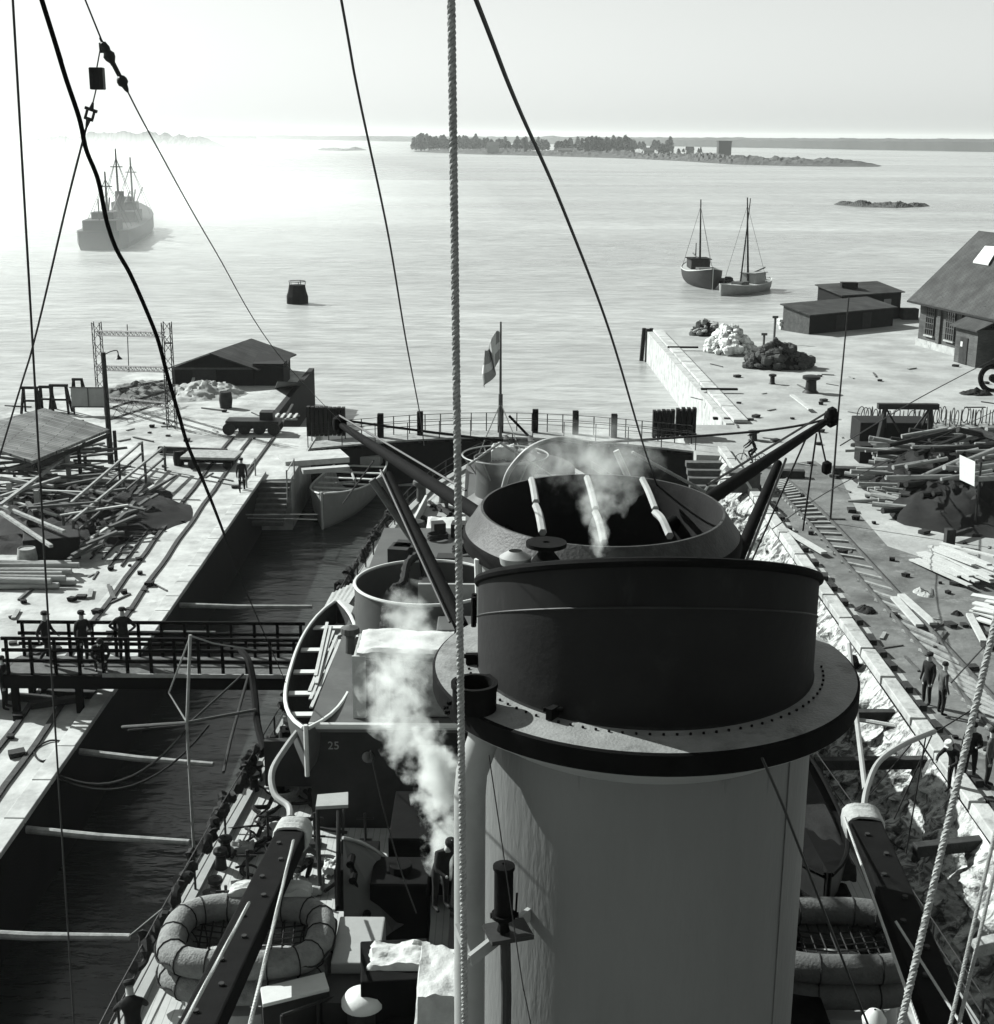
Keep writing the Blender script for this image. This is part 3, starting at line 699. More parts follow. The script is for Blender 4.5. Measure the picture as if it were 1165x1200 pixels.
sh2 = [Q(468, 1000, 28.5), Q(472, 985, 28.6), Q(484, 992, 28.6), Q(494, 1008, 28.5), Q(492, 1030, 28.2), Q(470, 1022, 28.2)]
plate(sh2, .06, M['grey'], 'splinter_shield', ship, (0, 1, 0))
# vertical post with tackle beside the shield
MB().tube([Q(397, 950, 27), Q(396, 1062, 26)], .05, 8).build('awning_post', M['dgrey'], ship)
MB().tube([Q(403, 948, 27), Q(401, 1000, 26.6)], .03, 8).build('awning_post', M['dgrey'], ship)
# dark box with pale cloth on top, and canvas covered object
p = P(462, 1178, 2.3)
b = MB().box((p.x, p.y+.3, 2.0), (1.25, 1.3, 2.1), .1); b.build('ammunition_locker', M['black'], ship, bevel=.03)
def cloth_on(cx, cy, z, sx, sy, m, name, par, drop=.3, seed=1, lab=None):
    b = MB(); N = 22
    for i in range(N+1):
        for j in range(N+1):
            u = (i/N-.5)*2; v = (j/N-.5)*2
            e_ = max(abs(u), abs(v)); 
            out = max(0, e_-.75)/.25
            k = 1 if e_ < 1e-6 else min(1, .82/e_) if e_ > .82 else 1
            x = cx+u*k*sx/2*(1+.04*out); y = cy+v*k*sy/2*(1+.04*out)
            zz = z+.09*noise.noise(Vector((u*1.7+seed, v*1.7, seed)))+.05*noise.noise(Vector((u*5+seed, v*5, seed)))-out*drop*(1+.2*noise.noise(Vector((u*6, v*6, seed))))
            b.v.append(Vector((x+.05*noise.noise(Vector((u*4, v*4, seed+3))), y, zz)))
    for i in range(N):
        for j in range(N): b.f.append([i*(N+1)+j, (i+1)*(N+1)+j, (i+1)*(N+1)+j+1, i*(N+1)+j+1])
    o = b.build(name, m, par, smooth=True, loc=(cx, cy, z) if par is None else None)
    mm = o.modifiers.new('t', 'SOLIDIFY'); mm.thickness = .015
    return o
o = cloth_on(p.x+.1, p.y+.35, 3.14, 1.4, 1.0, M['canvas'], 'rag', None, .35, 4); tag(o, 'crumpled pale cloth thrown over the dark box beside the splinter shield', 'cloth')
p = Q(512, 1130, 19.0)
o = cloth_on(p.x+.15, 19.6, 4.45, 1.25, 1.9, M['canvas'], 'canvas_cover', None, 2.3, 9); tag(o, 'folded pale canvas cover on the gear beside the exhaust pipe', 'tarpaulin')
MB().box((p.x+.15, 19.7, 3.3), (.8, 1.3, 2.0)).build('winch_box', M['dgrey'], ship)
# white topped mushroom ventilator
p = Q(425, 1172, 21.5); b = MB(); b.lathe([(.28, -2.6), (.28, 0), (.3, .02)], p, 28); b.box((p.x+.05, p.y+.6, 1.6), (1.6, .9, 1.6)); mv = b.build('ventilator', M['dgrey'], ship, smooth=True)
b = MB(); b.lathe([(.3, -.1), (.38, -.08), (.38, .0), (.31, .11), (.17, .17), (.02, .19)], p, 28); b.build('ventilator_cap', M['white'], mv, smooth=True)
# pale topped box bottom left and platform by the deckhouse
a_ = [P(305, 1157, 2.6), P(380, 1139, 2.6), P(386, 1158, 2.6), P(308, 1177, 2.6)]
MB().prism([xy(v) for v in a_], DK, 2.52).build('ready_locker', M['dgrey'], ship)
MB().prism([xy(v) for v in a_], 2.53, 2.6).build('locker_lid', M['white'], ship, bevel=.01)
a_ = [P(372, 931, 2.9), P(408, 928, 2.9), P(408, 943, 2.9), P(370, 945, 2.9)]
MB().prism([xy(v) for v in a_], 2.82, 2.9).build('side_platform', M['lgrey'], ship)
MB().tube([P(372, 945, 2.8), P(372, 945, 2.8)-Vector((0, 0, 2))], .05, 6).build('platform_post', M['dgrey'], ship)
# rail round the platform bottom left
b = MB(); pts = [Q(330, 1190, 21), Q(400, 1165, 22), Q(455, 1128, 24)]
b.tube([v+Vector((0, 0, .0)) for v in pts], .03, 6)
b.tube([v-Vector((0, 0, .6)) for v in pts], .025, 6)
for v in (pts[0], pts[0].lerp(pts[1], .6), pts[1], pts[1].lerp(pts[2], .6), pts[2]): b.tube([v, v-Vector((0, 0, 1.2))], .03, 6)
b.build('platform_rail', M['dgrey'], ship)
# drums that carry the life rafts
DR = [(-4.72, 23.3), (6.55, 23.3)]
for (x, y) in DR:
    b = MB(); b.lathe([(1.25, DK), (1.22, 1.8), (.02, 1.85)], (x, y, 0), 40); b.build('raft_seat', M['lgrey'], ship, smooth=True)
b = MB(); p = P(355, 1150, DK); MB().box((-2.6, 23.4, 1.7), (.9, 1.6, 1.8)).build('casing', M['lgrey'], ship, bevel=.03)
# starboard pale shapes low right
p = Q(1025, 1192, 16.5); b = MB(); b.lathe([(.02, .12), (.1, .08), (.17, -.03), (.16, -.1)], p, 20); b.build('lamp_hood', M['white'], ship, smooth=True)
MB().tube([(p.x, p.y, p.z-.1), (p.x, p.y, 1)], .08, 8).build('lamp_post', M['dgrey'], ship)
# aft deck clutter: bollards, cleats
for (px, py) in ((300, 920), (318, 885), (262, 1010), (250, 1060), (370, 800), (410, 730)):
    p = P(px, py, DK)
    for dy in (-.3, .3):
        b = MB(); b.lathe([(.15, 0), (.12, .35), (.18, .42), (.17, .5), (.02, .52)], (p.x, p.y+dy, DK), 12); b.build('bitt', M['iron'], ship, smooth=True)

# ------------------------------------------------------------------ boats
def boat(name, label, cat, L_, B_, D_, loc, rz, m_hull, open_=True, thw=5, group=None, double=True, gun=None, rot=None, sheer=.25, keelz=0):
    root = thing(name, label, cat, (0, 0, 0), group)
    N = 18; K = 8
    def sect(s):
        t = (s-.5)*2
        if double: w_ = max(.03, (1-abs(t)**2.6))
        else: w_ = max(.03, (1-max(0, t)**2.4)) * (1-.28*max(0, -t)**2)
        gz = D_*(1+sheer*t*t); kz = D_*.12*abs(t)**3
        return B_/2*w_**.75, kz, gz
    def shell(ins):
        b = MB()
        for i in range(N+1):
            hb, kz, gz = sect(i/N); y = (i/N-.5)*L_*(1-ins*.03)
            hb = max(.02, hb-ins*.05); kz += ins*.06
            for k in range(2*K+1):
                a_ = (k-K)/K
                x = hb*math.copysign(1-(1-abs(a_))**2.2, a_) if a_ else 0
                z = kz+(gz-kz)*abs(a_)**1.8
                b.v.append(Vector((x, y, z)))
        W = 2*K+1
        for i in range(N):
            for k in range(2*K):
                f = [i*W+k, (i+1)*W+k, (i+1)*W+k+1, i*W+k+1]
                b.f.append(f if ins else f[::-1])
        if not ins: b.f.append([k for k in range(W)]); b.f.append([N*W+k for k in range(W)][::-1])
        return b
    shell(0).build('hull', m_hull, root, smooth=True)
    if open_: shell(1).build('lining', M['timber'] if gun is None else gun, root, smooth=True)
    b = MB()
    for s_ in (-1, 1):
        b.tube([Vector((s_*sect(i/N)[0], (i/N-.5)*L_, sect(i/N)[2])) for i in range(N+1)], .055, 6)
    b.tube([Vector((0, L_/2, 0+sect(1)[1])), Vector((0, L_/2+.05, sect(1)[2]+.1))], .06, 6)
    b.build('gunwale', M['white'], root, smooth=True)
    if open_:
        for i in range(thw):
            s = .16+.68*i/(thw-1); hb, kz, gz = sect(s)
            MB().box((0, (s-.5)*L_, gz-.16), (hb*1.85, .26, .05)).build('thwart', M['white'], root)
    else:
        b = MB()
        for i in range(N+1):
            hb, kz, gz = sect(i/N)
            b.v += [Vector((-hb, (i/N-.5)*L_, gz-.05)), Vector((0, (i/N-.5)*L_, gz+.06)), Vector((hb, (i/N-.5)*L_, gz-.05))]
        for i in range(N):
            for k in range(2): b.f.append([i*3+k, i*3+k+1, (i+1)*3+k+1, (i+1)*3+k])
        b.build('deck', M['deck'], root)
    root.location = loc; root.rotation_euler = rot or (0, 0, rz)
    return root
# launch in its cradle beside the deckhouse, bow towards the camera
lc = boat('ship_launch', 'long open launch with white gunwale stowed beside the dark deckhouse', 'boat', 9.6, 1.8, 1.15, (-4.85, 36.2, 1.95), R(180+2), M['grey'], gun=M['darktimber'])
for (xx, yy) in ((-5.15, 33.5), (-5.15, 39.5)): MB().box((xx, yy, 1.45), (1.9, .2, 1.3)).build('boat_chock', M['dgrey'], ship)
# oars and planks lying in it
for k in range(5):
    b = MB().beam((-.3+k*.12, -2.2-.3*k, 1.12+.03*k), (.05+.07*(k%3), 3.0-.5*k, 1.2+.02*k), .09, .04)
    o = b.build('plank', M['paletimber'], None); o.location = lc.location; o.rotation_euler = lc.rotation_euler
    tag(o, 'pale plank laid lengthwise in the open launch by the deckhouse', 'plank', 'planks lying in the launch')
# launch afloat in the dock behind the ship's side
pb = (P(378, 622, SEA)+P(460, 560, SEA))/2
dd = P(452, 562, SEA)-P(392, 624, SEA)
fl = boat('ship_launch', 'pale launch with white thwarts lying between the ship and the dock steps', 'boat', 12.0, 3.3, 1.85, (pb.x-.55, pb.y+.3, SEA-.35), math.atan2(-dd.x, dd.y)+R(180), M['lgrey'], thw=7)
b = MB().tube([(.5, -2, 1.7), (-.9, 2.2, 1.9)], .07, 6); b.tube([(-.6, 1.5, 1.9), (-.3, 4.4, 2.5)], .06, 6); b.build('spars', M['timber'], fl)
MB().box((0, -3.8, 2.0), (2.0, 1.4, .5)).build('stern_box', M['lgrey'], fl, bevel=.05)
MB().tube([Q(383, 612, 69), Q(385, 690, 60)], .02, 5)

# life rafts: two lashed rings, one on another
def raft_mesh(L2, W2, r, z):
    pts = []
    for i in range(56):
        t = 2*math.pi*i/56; ca, sa = math.cos(t), math.sin(t); e_ = .62
        pts.append((L2*math.copysign(abs(ca)**e_, ca), W2*math.copysign(abs(sa)**e_, sa), z))
    return pts
for (x, y), lb in zip(DR, ('under the port boom', 'under the starboard boom')):
    for lv, (z, w_) in enumerate(((2.2, 'lower'), (2.73, 'upper'))):
        if x > 0: lab = w_+' oval life raft of the stacked pair '+lb
        else: lab = w_+' oval life raft of the stacked pair '+lb
        rt_ = thing('life_raft', lab, 'life raft', (x, y, z), 'oval life rafts on the ship deck')
        pts = [Vector(q)+Vector((x, y, z)) for q in raft_mesh(1.4, 1.0, .3, 0)]
        MB().tube(pts, .27, 12, closed=True)  .build('float_ring', M['raft'] if x < 0 else M['raft_shade'], rt_, smooth=True)
        nn = len(pts)
        for i in range(0, nn, 4):
            a_ = pts[i]; d = (pts[(i+1) % nn]-pts[i-1]).normalized(); u = d.cross(Vector((0, 0, 1))).normalized()
            MB().tube([a_+u*(.28*math.cos(t))+Vector((0, 0, .28*math.sin(t))) for t in [2*math.pi*k/12 for k in range(12)]], .014, 5, closed=True).build('lashing', M['darkrope'], rt_)
        c0 = Vector((x, y, z))
        for ro in (.33,):
            MB().tube([c0+(p-c0)*1.2+Vector((0, 0, -.02+.05*math.sin(i*1.1))) for i, p in enumerate(pts)], .02, 5, closed=True).build('grab_line', M['darkrope'], rt_)
        if lv == 1:
            b = MB()
            for i in range(-5, 6):
                b.tube([c0+Vector((i*.2, -.75, -.15)), c0+Vector((i*.2+.05, 0, -.28)), c0+Vector((i*.2, .75, -.15))], .018, 4)
                if abs(i) < 4: b.tube([c0+Vector((-1.05, i*.2, -.15)), c0+Vector((0, i*.2, -.28)), c0+Vector((1.05, i*.2, -.15))], .018, 4)
            tag(b.build('net_floor', M['darkrope'], rt_), kind='stuff')
o = cloth_on(DR[0][0]+.25, DR[0][1]+1.15, 3.12, 1.9, .5, M['canvas'], 'canvas_strip', None, .25, 12); tag(o, 'pale canvas strip lying along the back of the upper port life raft', 'canvas')

# big canvas covered box on the deckhouse
cb = thing('covered_locker', 'tall box under pale canvas with broad vertical bands on the deckhouse, in steam', 'locker', (-2.3, 33.3, DH))
MB().box((-2.3, 33.3, DH+.85), (2.6, 1.7, 1.66)).build('box', M['canvas_d'], cb, bevel=.06)
for x in (-3.45, -2.85): MB().box((x, 32.44, DH+.85), (.34, .05, 1.68)).build('canvas_band', M['canvas'], cb)
o = cloth_on(-2.3, 33.3, 5.02, 2.9, 2.0, M['canvas'], 'canvas_top', cb, .28, 22)
bx = MB().box((-.9, 36.3, DH+.6), (1.5, 1.2, 1.2)).build('deck_box', M['grey'], None, bevel=.04, loc=(-.9, 36.3, DH)); tag(bx, 'grey steel box standing behind the canvas covered locker', 'box')
bx = MB().box((-1.0, 38.4, DH+.9), (2.6, .12, 1.5)).build('screen', M['lgrey'], None, loc=(-1, 38.4, DH)); tag(bx, 'pale upright screen between the gun tub and the after funnel', 'screen')
# rope draped out of the tub
for pts, lb in (([(494, 648, 41), (478, 660, 40), (472, 684, 39), (462, 690, 38.6), (474, 700, 38)], 'thick knotted dark hose draped inside the gun tub'),
                ([(452, 712, 37.4), (449, 738, 36.6), (438, 748, 36), (420, 752, 35.5)], 'thick knotted dark hose hanging from the rim of the gun tub')):
    o = MB().tube(curve_pts([Q(*p) for p in pts], 7), [.1+.05*(i % 2) for i in range(7*(len(pts)-1)+1)], 7).build('hose', M['darkrope'], None, smooth=True, loc=Q(*pts[0])); tag(o, lb, 'hose')

# hoses and cables on the port deck
def deck_line(p0, n, ln, r, m, wig):
    pts = [Vector(p0)]; a_ = random.uniform(0, 6.28)
    for i in range(n):
        a_ += random.uniform(-wig, wig); q = pts[-1]+Vector((math.cos(a_), math.sin(a_), 0))*ln; q.z = p0[2]+random.uniform(0, .1)
        lim = -6.4 if q.y < 34 else -5.6
        if q.x < lim: q.x = lim+.1; a_ = random.uniform(-1, 1)
        if q.x > -3.6 and q.y > 20: q.x = -3.8; a_ = random.uniform(2, 4)
        pts.append(q)
    return MB().tube(curve_pts(pts, 4), r, 6)
for i in range(16):
    p = P(*random.choice([(300, 930), (285, 965), (320, 890), (270, 1010), (330, 860), (345, 990), (300, 1010)]), DK+.06)
    o = deck_line((p.x+random.uniform(-.5, .5), p.y+random.uniform(-.8, .8), DK+.08), 9, .38, random.choice([.03, .045, .06]), M['darkrope'], 1.3).build('hose', M['darkrope'], None, smooth=True, loc=p)
    tag(o, 'dark hose snaking over the pale port deck between rail and deckhouse', 'hose', 'hoses strewn over the port deck')
for i in range(5):
    p = P(*[(330, 915), (347, 900), (342, 885), (335, 935), (352, 925)][i], DK+.06)
    b = MB(); pts = [(p.x+(.32+.04*math.sin(k*.7))*math.cos(k*.45), p.y+(.32+.04*math.sin(k*.9))*math.sin(k*.45), DK+.05+k*.004) for k in range(70)]
    o = b.tube(pts, .03, 5).build('rope_coil', M['rope'], None, loc=p); tag(o, 'coil of hemp rope on the port deck below the launch', 'rope', 'rope coils below the launch')
# dark bundles hung along the port rail
pb0 = None
dense = curve_pts([Vector((CX-(h-.05), y, DK+.9)) for (y, h) in prof], 10)
seq = [p for p in dense if 24 < p.y < 62]
cnt = 0
for i in range(0, len(seq)-1, 1):
    if random.random() < .3: continue
    p = seq[i]; b = MB(); k = 8; pts = []
    a_ = random.uniform(-.4, .4)
    for j in range(k): pts.append(p+Vector((random.uniform(-.12, .12), (j-k/2)*.2, random.uniform(-.3, .18))))
    rs = [random.uniform(.05, .15) for _ in range(4*(k-1)+1)]
    o = b.tube(curve_pts(pts, 4), rs, 6).build('rope_bundle', M['darkrope'], None, smooth=True, loc=p)
    tag(o, 'dark rope bundle lashed along the port guard rail of the ship', 'rope', 'rope bundles along the port rail')
# timbers lying along the port edge abreast of the tub
for i in range(9):
    a_ = Q(372+random.uniform(0, 30), 742-random.uniform(0, 30), 38.0); a_.z = 1.9+random.uniform(0, .5); 
    e_ = Q(412+random.uniform(-14, 14), 690-random.uniform(-12, 12), 43); e_.z = 2.0+random.uniform(0, .5)
    a_ = P(368+3.5*i, 740-2*i, 2.0+.06*i); e_ = P(392+4.2*i, 695-2.0*i, 2.1+.06*i)
    o = MB().beam(a_, e_, .16, .07).build('plank', M['timber'] if i % 2 else M['paletimber'], None, loc=a_)
    tag(o, 'pale plank leaning along the port side beside the gun tub', 'plank', 'planks leaning abreast of the gun tub')
o = plate([P(383, 728, 2.6), P(395, 700, 2.6), P(424, 716, 2.9), P(392, 762, 2.9)], .05, M['lgrey'], 'steel_sheet', None, (0, 0, -1)); tag(o, 'grey sheet leaning against the stowed launch near the tub', 'sheet')
# quarterdeck clutter
for i in range(14):
    p = P(random.uniform(495, 535), random.uniform(595, 650), DK+.1); b = MB()
    b.tube([(p.x+random.uniform(-.6, .6), p.y+random.uniform(-1, 1), DK+.2+random.uniform(0, .4)) for _ in range(4)], random.uniform(.06, .14), 6)
    o = b.build('rope_bundle', M['darkrope'], None, smooth=True, loc=p); tag(o, 'dark gear strewn on the pale quarterdeck left of the after funnel', 'gear', 'gear strewn on the quarterdeck')
o = cloth_on(P(525, 625, 1.9).x, P(525, 625, 1.9).y, 2.0, 2.2, 6, M['canvas'], 'awning', None, .25, 31); tag(o, 'pale canvas awning over the quarterdeck left of the after funnel', 'awning')
q = Q(590, 533, 53); o = cloth_on(q.x, 53, 5.75, 1.1, .9, M['canvas'], 'rag', None, .5, 41); tag(o, 'crumpled white cloth bundle on top of the round director tower', 'cloth')

# ------------------------------------------------------------------ people
def person(label, loc, rz=0, pose='stand', top='cloth', legs='cloth', cap=None, group=None, sc=1.0, hair='cloth'):
    P_ = {'pel': (0, 0, .95), 'sp': (0, 0, 1.15), 'ch': (0, 0, 1.36), 'nk': (0, -.01, 1.50), 'hd': (0, -.03, 1.60), 'tp': (0, -.02, 1.71),
          'lh': (-.1, 0, .90), 'lk': (-.11, -.02, .5), 'la': (-.12, .02, .09), 'lt': (-.13, -.17, .04), 'rh': (.1, 0, .90), 'rk': (.11, -.02, .5), 'ra': (.12, .02, .09), 'rt': (.13, -.17, .04),
          'ls': (-.18, 0, 1.41), 'le': (-.24, .02, 1.12), 'lw': (-.25, -.06, .88), 'lf': (-.25, -.09, .76), 'rs': (.18, 0, 1.41), 're': (.24, .02, 1.12), 'rw': (.25, -.06, .88), 'rf': (.25, -.09, .76)}
    if pose == 'walk': P_.update(lk=(-.1, -.2, .53), la=(-.1, -.28, .1), lt=(-.1, -.46, .07), rk=(.1, .06, .5), ra=(.1, .3, .14), rt=(.1, .16, .03), le=(-.25, .14, 1.14), lw=(-.24, .1, .9), re=(.25, -.1, 1.13), rw=(.22, -.3, .98), lf=(-.24, .06, .8), rf=(.2, -.38, .93))
    if pose == 'akimbo': P_.update(le=(-.42, .06, 1.2), lw=(-.2, -.1, 1.0), lf=(-.12, -.14, .97), re=(.42, .06, 1.2), rw=(.2, -.1, 1.0), rf=(.12, -.14, .97))
    if pose == 'lean': P_.update(sp=(0, -.08, 1.12), ch=(0, -.22, 1.3), nk=(0, -.32, 1.42), hd=(0, -.38, 1.5), tp=(0, -.42, 1.6), ls=(-.18, -.24, 1.34), rs=(.18, -.24, 1.34), le=(-.3, -.4, 1.12), lw=(-.22, -.58, 1.05), lf=(-.18, -.66, 1.05), re=(.3, -.4, 1.12), rw=(.22, -.58, 1.05), rf=(.18, -.66, 1.05))
    if pose == 'crouch': P_.update(pel=(0, .12, .42), lh=(-.1, .1, .40), rh=(.1, .1, .40), lk=(-.16, -.3, .5), la=(-.15, -.08, .09), lt=(-.16, -.27, .04), rk=(.16, -.3, .42), ra=(.15, -.02, .09), rt=(.16, -.2, .04), sp=(0, .02, .6), ch=(0, -.14, .78), nk=(0, -.24, .9), hd=(0, -.32, .97), tp=(0, -.38, 1.06), ls=(-.19, -.15, .82), rs=(.19, -.15, .82), le=(-.26, -.32, .6), lw=(-.15, -.5, .48), lf=(-.1, -.58, .42), re=(.26, -.32, .6), rw=(.15, -.5, .48), rf=(.1, -.58, .42))
    if pose == 'talk': P_.update(re=(.26, -.08, 1.14), rw=(.14, -.3, 1.15), rf=(.1, -.38, 1.2), lk=(-.12, -.08, .5), la=(-.15, -.06, .09), lt=(-.18, -.24, .04))
    if pose == 'ride': P_.update(pel=(0, .1, .98), lh=(-.09, .1, .93), rh=(.09, .1, .93), lk=(-.1, -.25, .75), la=(-.1, -.1, .38), lt=(-.1, -.26, .36), rk=(.1, -.18, .6), ra=(.1, -.02, .2), rt=(.1, -.2, .17), sp=(0, .02, 1.18), ch=(0, -.1, 1.36), nk=(0, -.16, 1.5), hd=(0, -.2, 1.6), tp=(0, -.2, 1.71), ls=(-.18, -.12, 1.41), rs=(.18, -.12, 1.41), le=(-.24, -.3, 1.2), lw=(-.23, -.48, 1.06), lf=(-.23, -.56, 1.04), re=(.24, -.3, 1.2), rw=(.23, -.48, 1.06), rf=(.23, -.56, 1.04))
    rad = dict(pel=.16, sp=.145, ch=.165, nk=.06, hd=.092, tp=.07, lh=.105, lk=.07, la=.05, lt=.04, rh=.105, rk=.07, ra=.05, rt=.04, ls=.075, le=.052, lw=.036, lf=.032, rs=.075, re=.052, rw=.036, rf=.032)
    keys = list(P_); E = [('pel', 'sp'), ('sp', 'ch'), ('ch', 'nk'), ('nk', 'hd'), ('hd', 'tp'), ('pel', 'lh'), ('lh', 'lk'), ('lk', 'la'), ('la', 'lt'), ('pel', 'rh'), ('rh', 'rk'), ('rk', 'ra'), ('ra', 'rt'), ('ch', 'ls'), ('ls', 'le'), ('le', 'lw'), ('lw', 'lf'), ('ch', 'rs'), ('rs', 're'), ('re', 'rw'), ('rw', 'rf')]
    me = bpy.data.meshes.new('person'); me.from_pydata([P_[k] for k in keys], [(keys.index(a_), keys.index(b_)) for a_, b_ in E], [])
    t = bpy.data.objects.new('tmp', me); C.objects.link(t)
    sk = t.modifiers.new('s', 'SKIN'); sk.use_smooth_shade = True; sb = t.modifiers.new('b', 'SUBSURF'); sb.levels = 1; sb.render_levels = 1
    for i, k in enumerate(keys):
        me.skin_vertices[0].data[i].radius = (rad[k], rad[k]*(.72 if k in ('ch', 'sp', 'pel') else 1)); me.skin_vertices[0].data[i].use_root = (k == 'pel')
    bpy.context.view_layer.update()
    m2 = bpy.data.meshes.new_from_object(t.evaluated_get(bpy.context.evaluated_depsgraph_get())); bpy.data.objects.remove(t)
    o = bpy.data.objects.new('person', m2); C.objects.link(o)
    m2.materials.clear()
    for k in (top, legs): m2.materials.append(M[k])
    m2.materials.append(M['skin']); m2.materials.append(M['iron'])
    hd = Vector(P_['hd']); nk = Vector(P_['nk']); hip = Vector(P_['pel'])
    for f in m2.polygons:
        c = f.center
        dist = {k: (c-Vector(P_[k])).length-rad[k] for k in keys}
        kk = min(dist, key=dist.get)
        f.material_index = 2 if kk in ('hd', 'tp', 'lf', 'rf', 'nk') else 1 if kk in ('lk', 'rk', 'la', 'ra', 'lh', 'rh') else 3 if kk in ('lt', 'rt') else 0
        f.use_smooth = True
    tp = Vector(P_['tp']); ax = (tp-nk).normalized(); rot = Vector((0, 0, 1)).rotation_difference(ax).to_matrix()
    b = MB()
    if cap:
        b.lathe([(.105, -.03), (.115, .03), (.09, .07), (.01, .085)], (0, 0, 0), 14); b.box((0, -.12, -.02), (.14, .1, .015))
    else: b.lathe([(.1, -.05), (.1, .02), (.07, .06), (.01, .075)], (0, 0.012, 0), 12)
    b.v = [rot @ v+tp+ax*.02 for v in b.v]
    h = b.build('cap' if cap else 'hair', M[cap or hair], None, smooth=True); h.parent = o
    o.location = loc; o.rotation_euler = (0, 0, rz); o.scale = (sc, sc, sc)
    return tag(o, label, 'person', group)
BZ = 1.33
def onplane(px, z, y):       # x on the line of sight at level z and distance y
    # vertical-plane hit then dropped to the level
    q = Q(px, 780, y); return Vector((q.x, y, z))
person('man in dark cap walking on the footbridge, left of the three at its quay end', onplane(56, BZ, 40.6), R(80), 'walk', cap='cloth')
person('man in dark cap standing on the footbridge, middle of the three upright men', onplane(99, BZ, 40.7), R(50), 'talk', cap='cloth')
person('man leaning on the footbridge rail with elbows spread', onplane(147, BZ, 41.0), R(180), 'akimbo', cap='cloth')
person('man crouching low on the footbridge beside the one with spread elbows', onplane(118, BZ, 40.3), R(20), 'crouch', hair='cloth')
person('man at the very left end of the footbridge, cut by the picture edge', onplane(2, 0, 40.2), R(90), 'stand')
person('man in dark clothes standing at the left dock edge near the flat trolley', P(284, 577, 0), R(20), 'stand', cap='cloth')
person('taller of the two men standing behind the right coping', P(1085, 826, .02), R(-60), 'stand', cap='cloth')
person('man in dark coat standing close beside the taller one on the right quay', P(1102, 838, .02), R(100), 'stand', 'cloth2', 'cloth')
person('man in pale cap sitting bent at the right coping near the dark beam', P(1112, 925, .15)+Vector((0.1, 0, -.1)), R(-50), 'lean', 'cloth', cap='cloth3')
person('bareheaded man behind the seated one at the right quay edge', P(1135, 915, .0), R(-20), 'talk', 'cloth')
person('man farthest right of the group standing at the dark beam', P(1156, 922, .0), R(60), 'stand', 'cloth2', 'cloth')
person('sailor bending over the deck beside the port life raft', P(350, 1035, DK), R(150), 'crouch', 'cloth2', sc=1.1)
person('man in dark clothes bending by the steam beside the exhaust pipe', Vector((Q(516, 1000, 25).x, 25, 2.3)), R(30), 'lean', cap='cloth', sc=1.05)
person('man at the port guard rail at the bottom of the picture', P(160, 1255, DK), R(200), 'lean', cap='cloth')
# cyclist
cp = P(880, 545, 0)
bk = thing('bicycle', 'bicycle ridden across the quay behind the gate by a man in dark clothes', 'bicycle', tuple(cp))
for dy in (-.55, .55):
    c = cp+Vector((dy, 0, .34)); wh_ = MB().tube([c+Vector((.33*math.cos(t), 0, .33*math.sin(t))) for t in [2*math.pi*i/20 for i in range(20)]], .02, 5, closed=True).build('wheel', M['black'], bk)
    b = MB()
    for i in range(6):
        t = math.pi*i/6; b.tube([c-Vector((.33*math.cos(t), 0, .33*math.sin(t))), c+Vector((.33*math.cos(t), 0, .33*math.sin(t)))], .006, 4)
    b.build('spokes', M['iron'], wh_)
b = MB(); v = lambda x, z: cp+Vector((x, 0, z))
for a_, e_ in ((v(-.55, .34), v(-.42, .9)), (v(-.45, .8), v(.15, .8)), (v(-.45, .75), v(0, .3)), (v(0, .3), v(.15, .85)), (v(0, .3), v(.55, .34)), (v(.55, .34), v(.15, .78))): b.tube([a_, e_], .018, 5)
b.build('frame', M['black'], bk); MB().box((cp.x+.18, cp.y, .93), (.24, .14, .06)).build('saddle', M['black'], bk)
MB().tube([cp+Vector((-.42, -.25, .98)), cp+Vector((-.42, 0, 1.0)), cp+Vector((-.42, .25, .98))], .015, 5).build('handlebar', M['iron'], bk)
person('man in dark clothes riding the bicycle across the quay behind the gate', cp+Vector((.1, 0, -.02)), R(-90), 'ride', cap='cloth')

# added dark launch that blackens the shaded starboard side, opposite the open one
sl = boat('ship_launch', 'launch under a dark cover on the starboard deck behind the starboard davit', 'boat', 9.0, 2.2, 1.1, (7.3, 31.5, .6), R(180), M['dgrey'], open_=False)
o = cloth_on(0, 0, 1.2, 2.1, 8.4, M['tar'], 'boat_cover', None, .5, 77); o.location = (0, 0, 1.2); o.parent = sl
for ch in sl.children:
    if ch.name.startswith(('gunwale', 'deck')): ch.data.materials[0] = M['black']
MB().box((6.6, 26.6, .8), (2.8, 2.8, .9)).build('shade_locker', M['black'], ship, bevel=.1)  # added black box filling the starboard deck where shade falls
for (x, y, z, sx, sy, sz, nm, lb) in ((5.6, 19.0, 1.6, 1.6, 2.6, 1.6, 'shade_box', 'added black box for the shade low on the starboard side'), (7.3, 16.5, 1.5, 1.8, 3.0, 1.4, 'shade_chest', 'added black box for the shade beneath the starboard boom near the lamp hood')):  # added black boxes, standing in for the shade low to starboard
    b = MB().box((x, y, z), (sx, sy, sz)); b.box((x, y, z+sz/2+.06), (sx+.1, sy+.1, .1)); b.tube([(x-.5, y-.6, z+sz/2), (x-.5, y-.6, z+sz/2+.4), (x-.2, y-.6, z+sz/2+.5)], .05, 6)
    b.build(nm, M['black'], ship, bevel=.03)
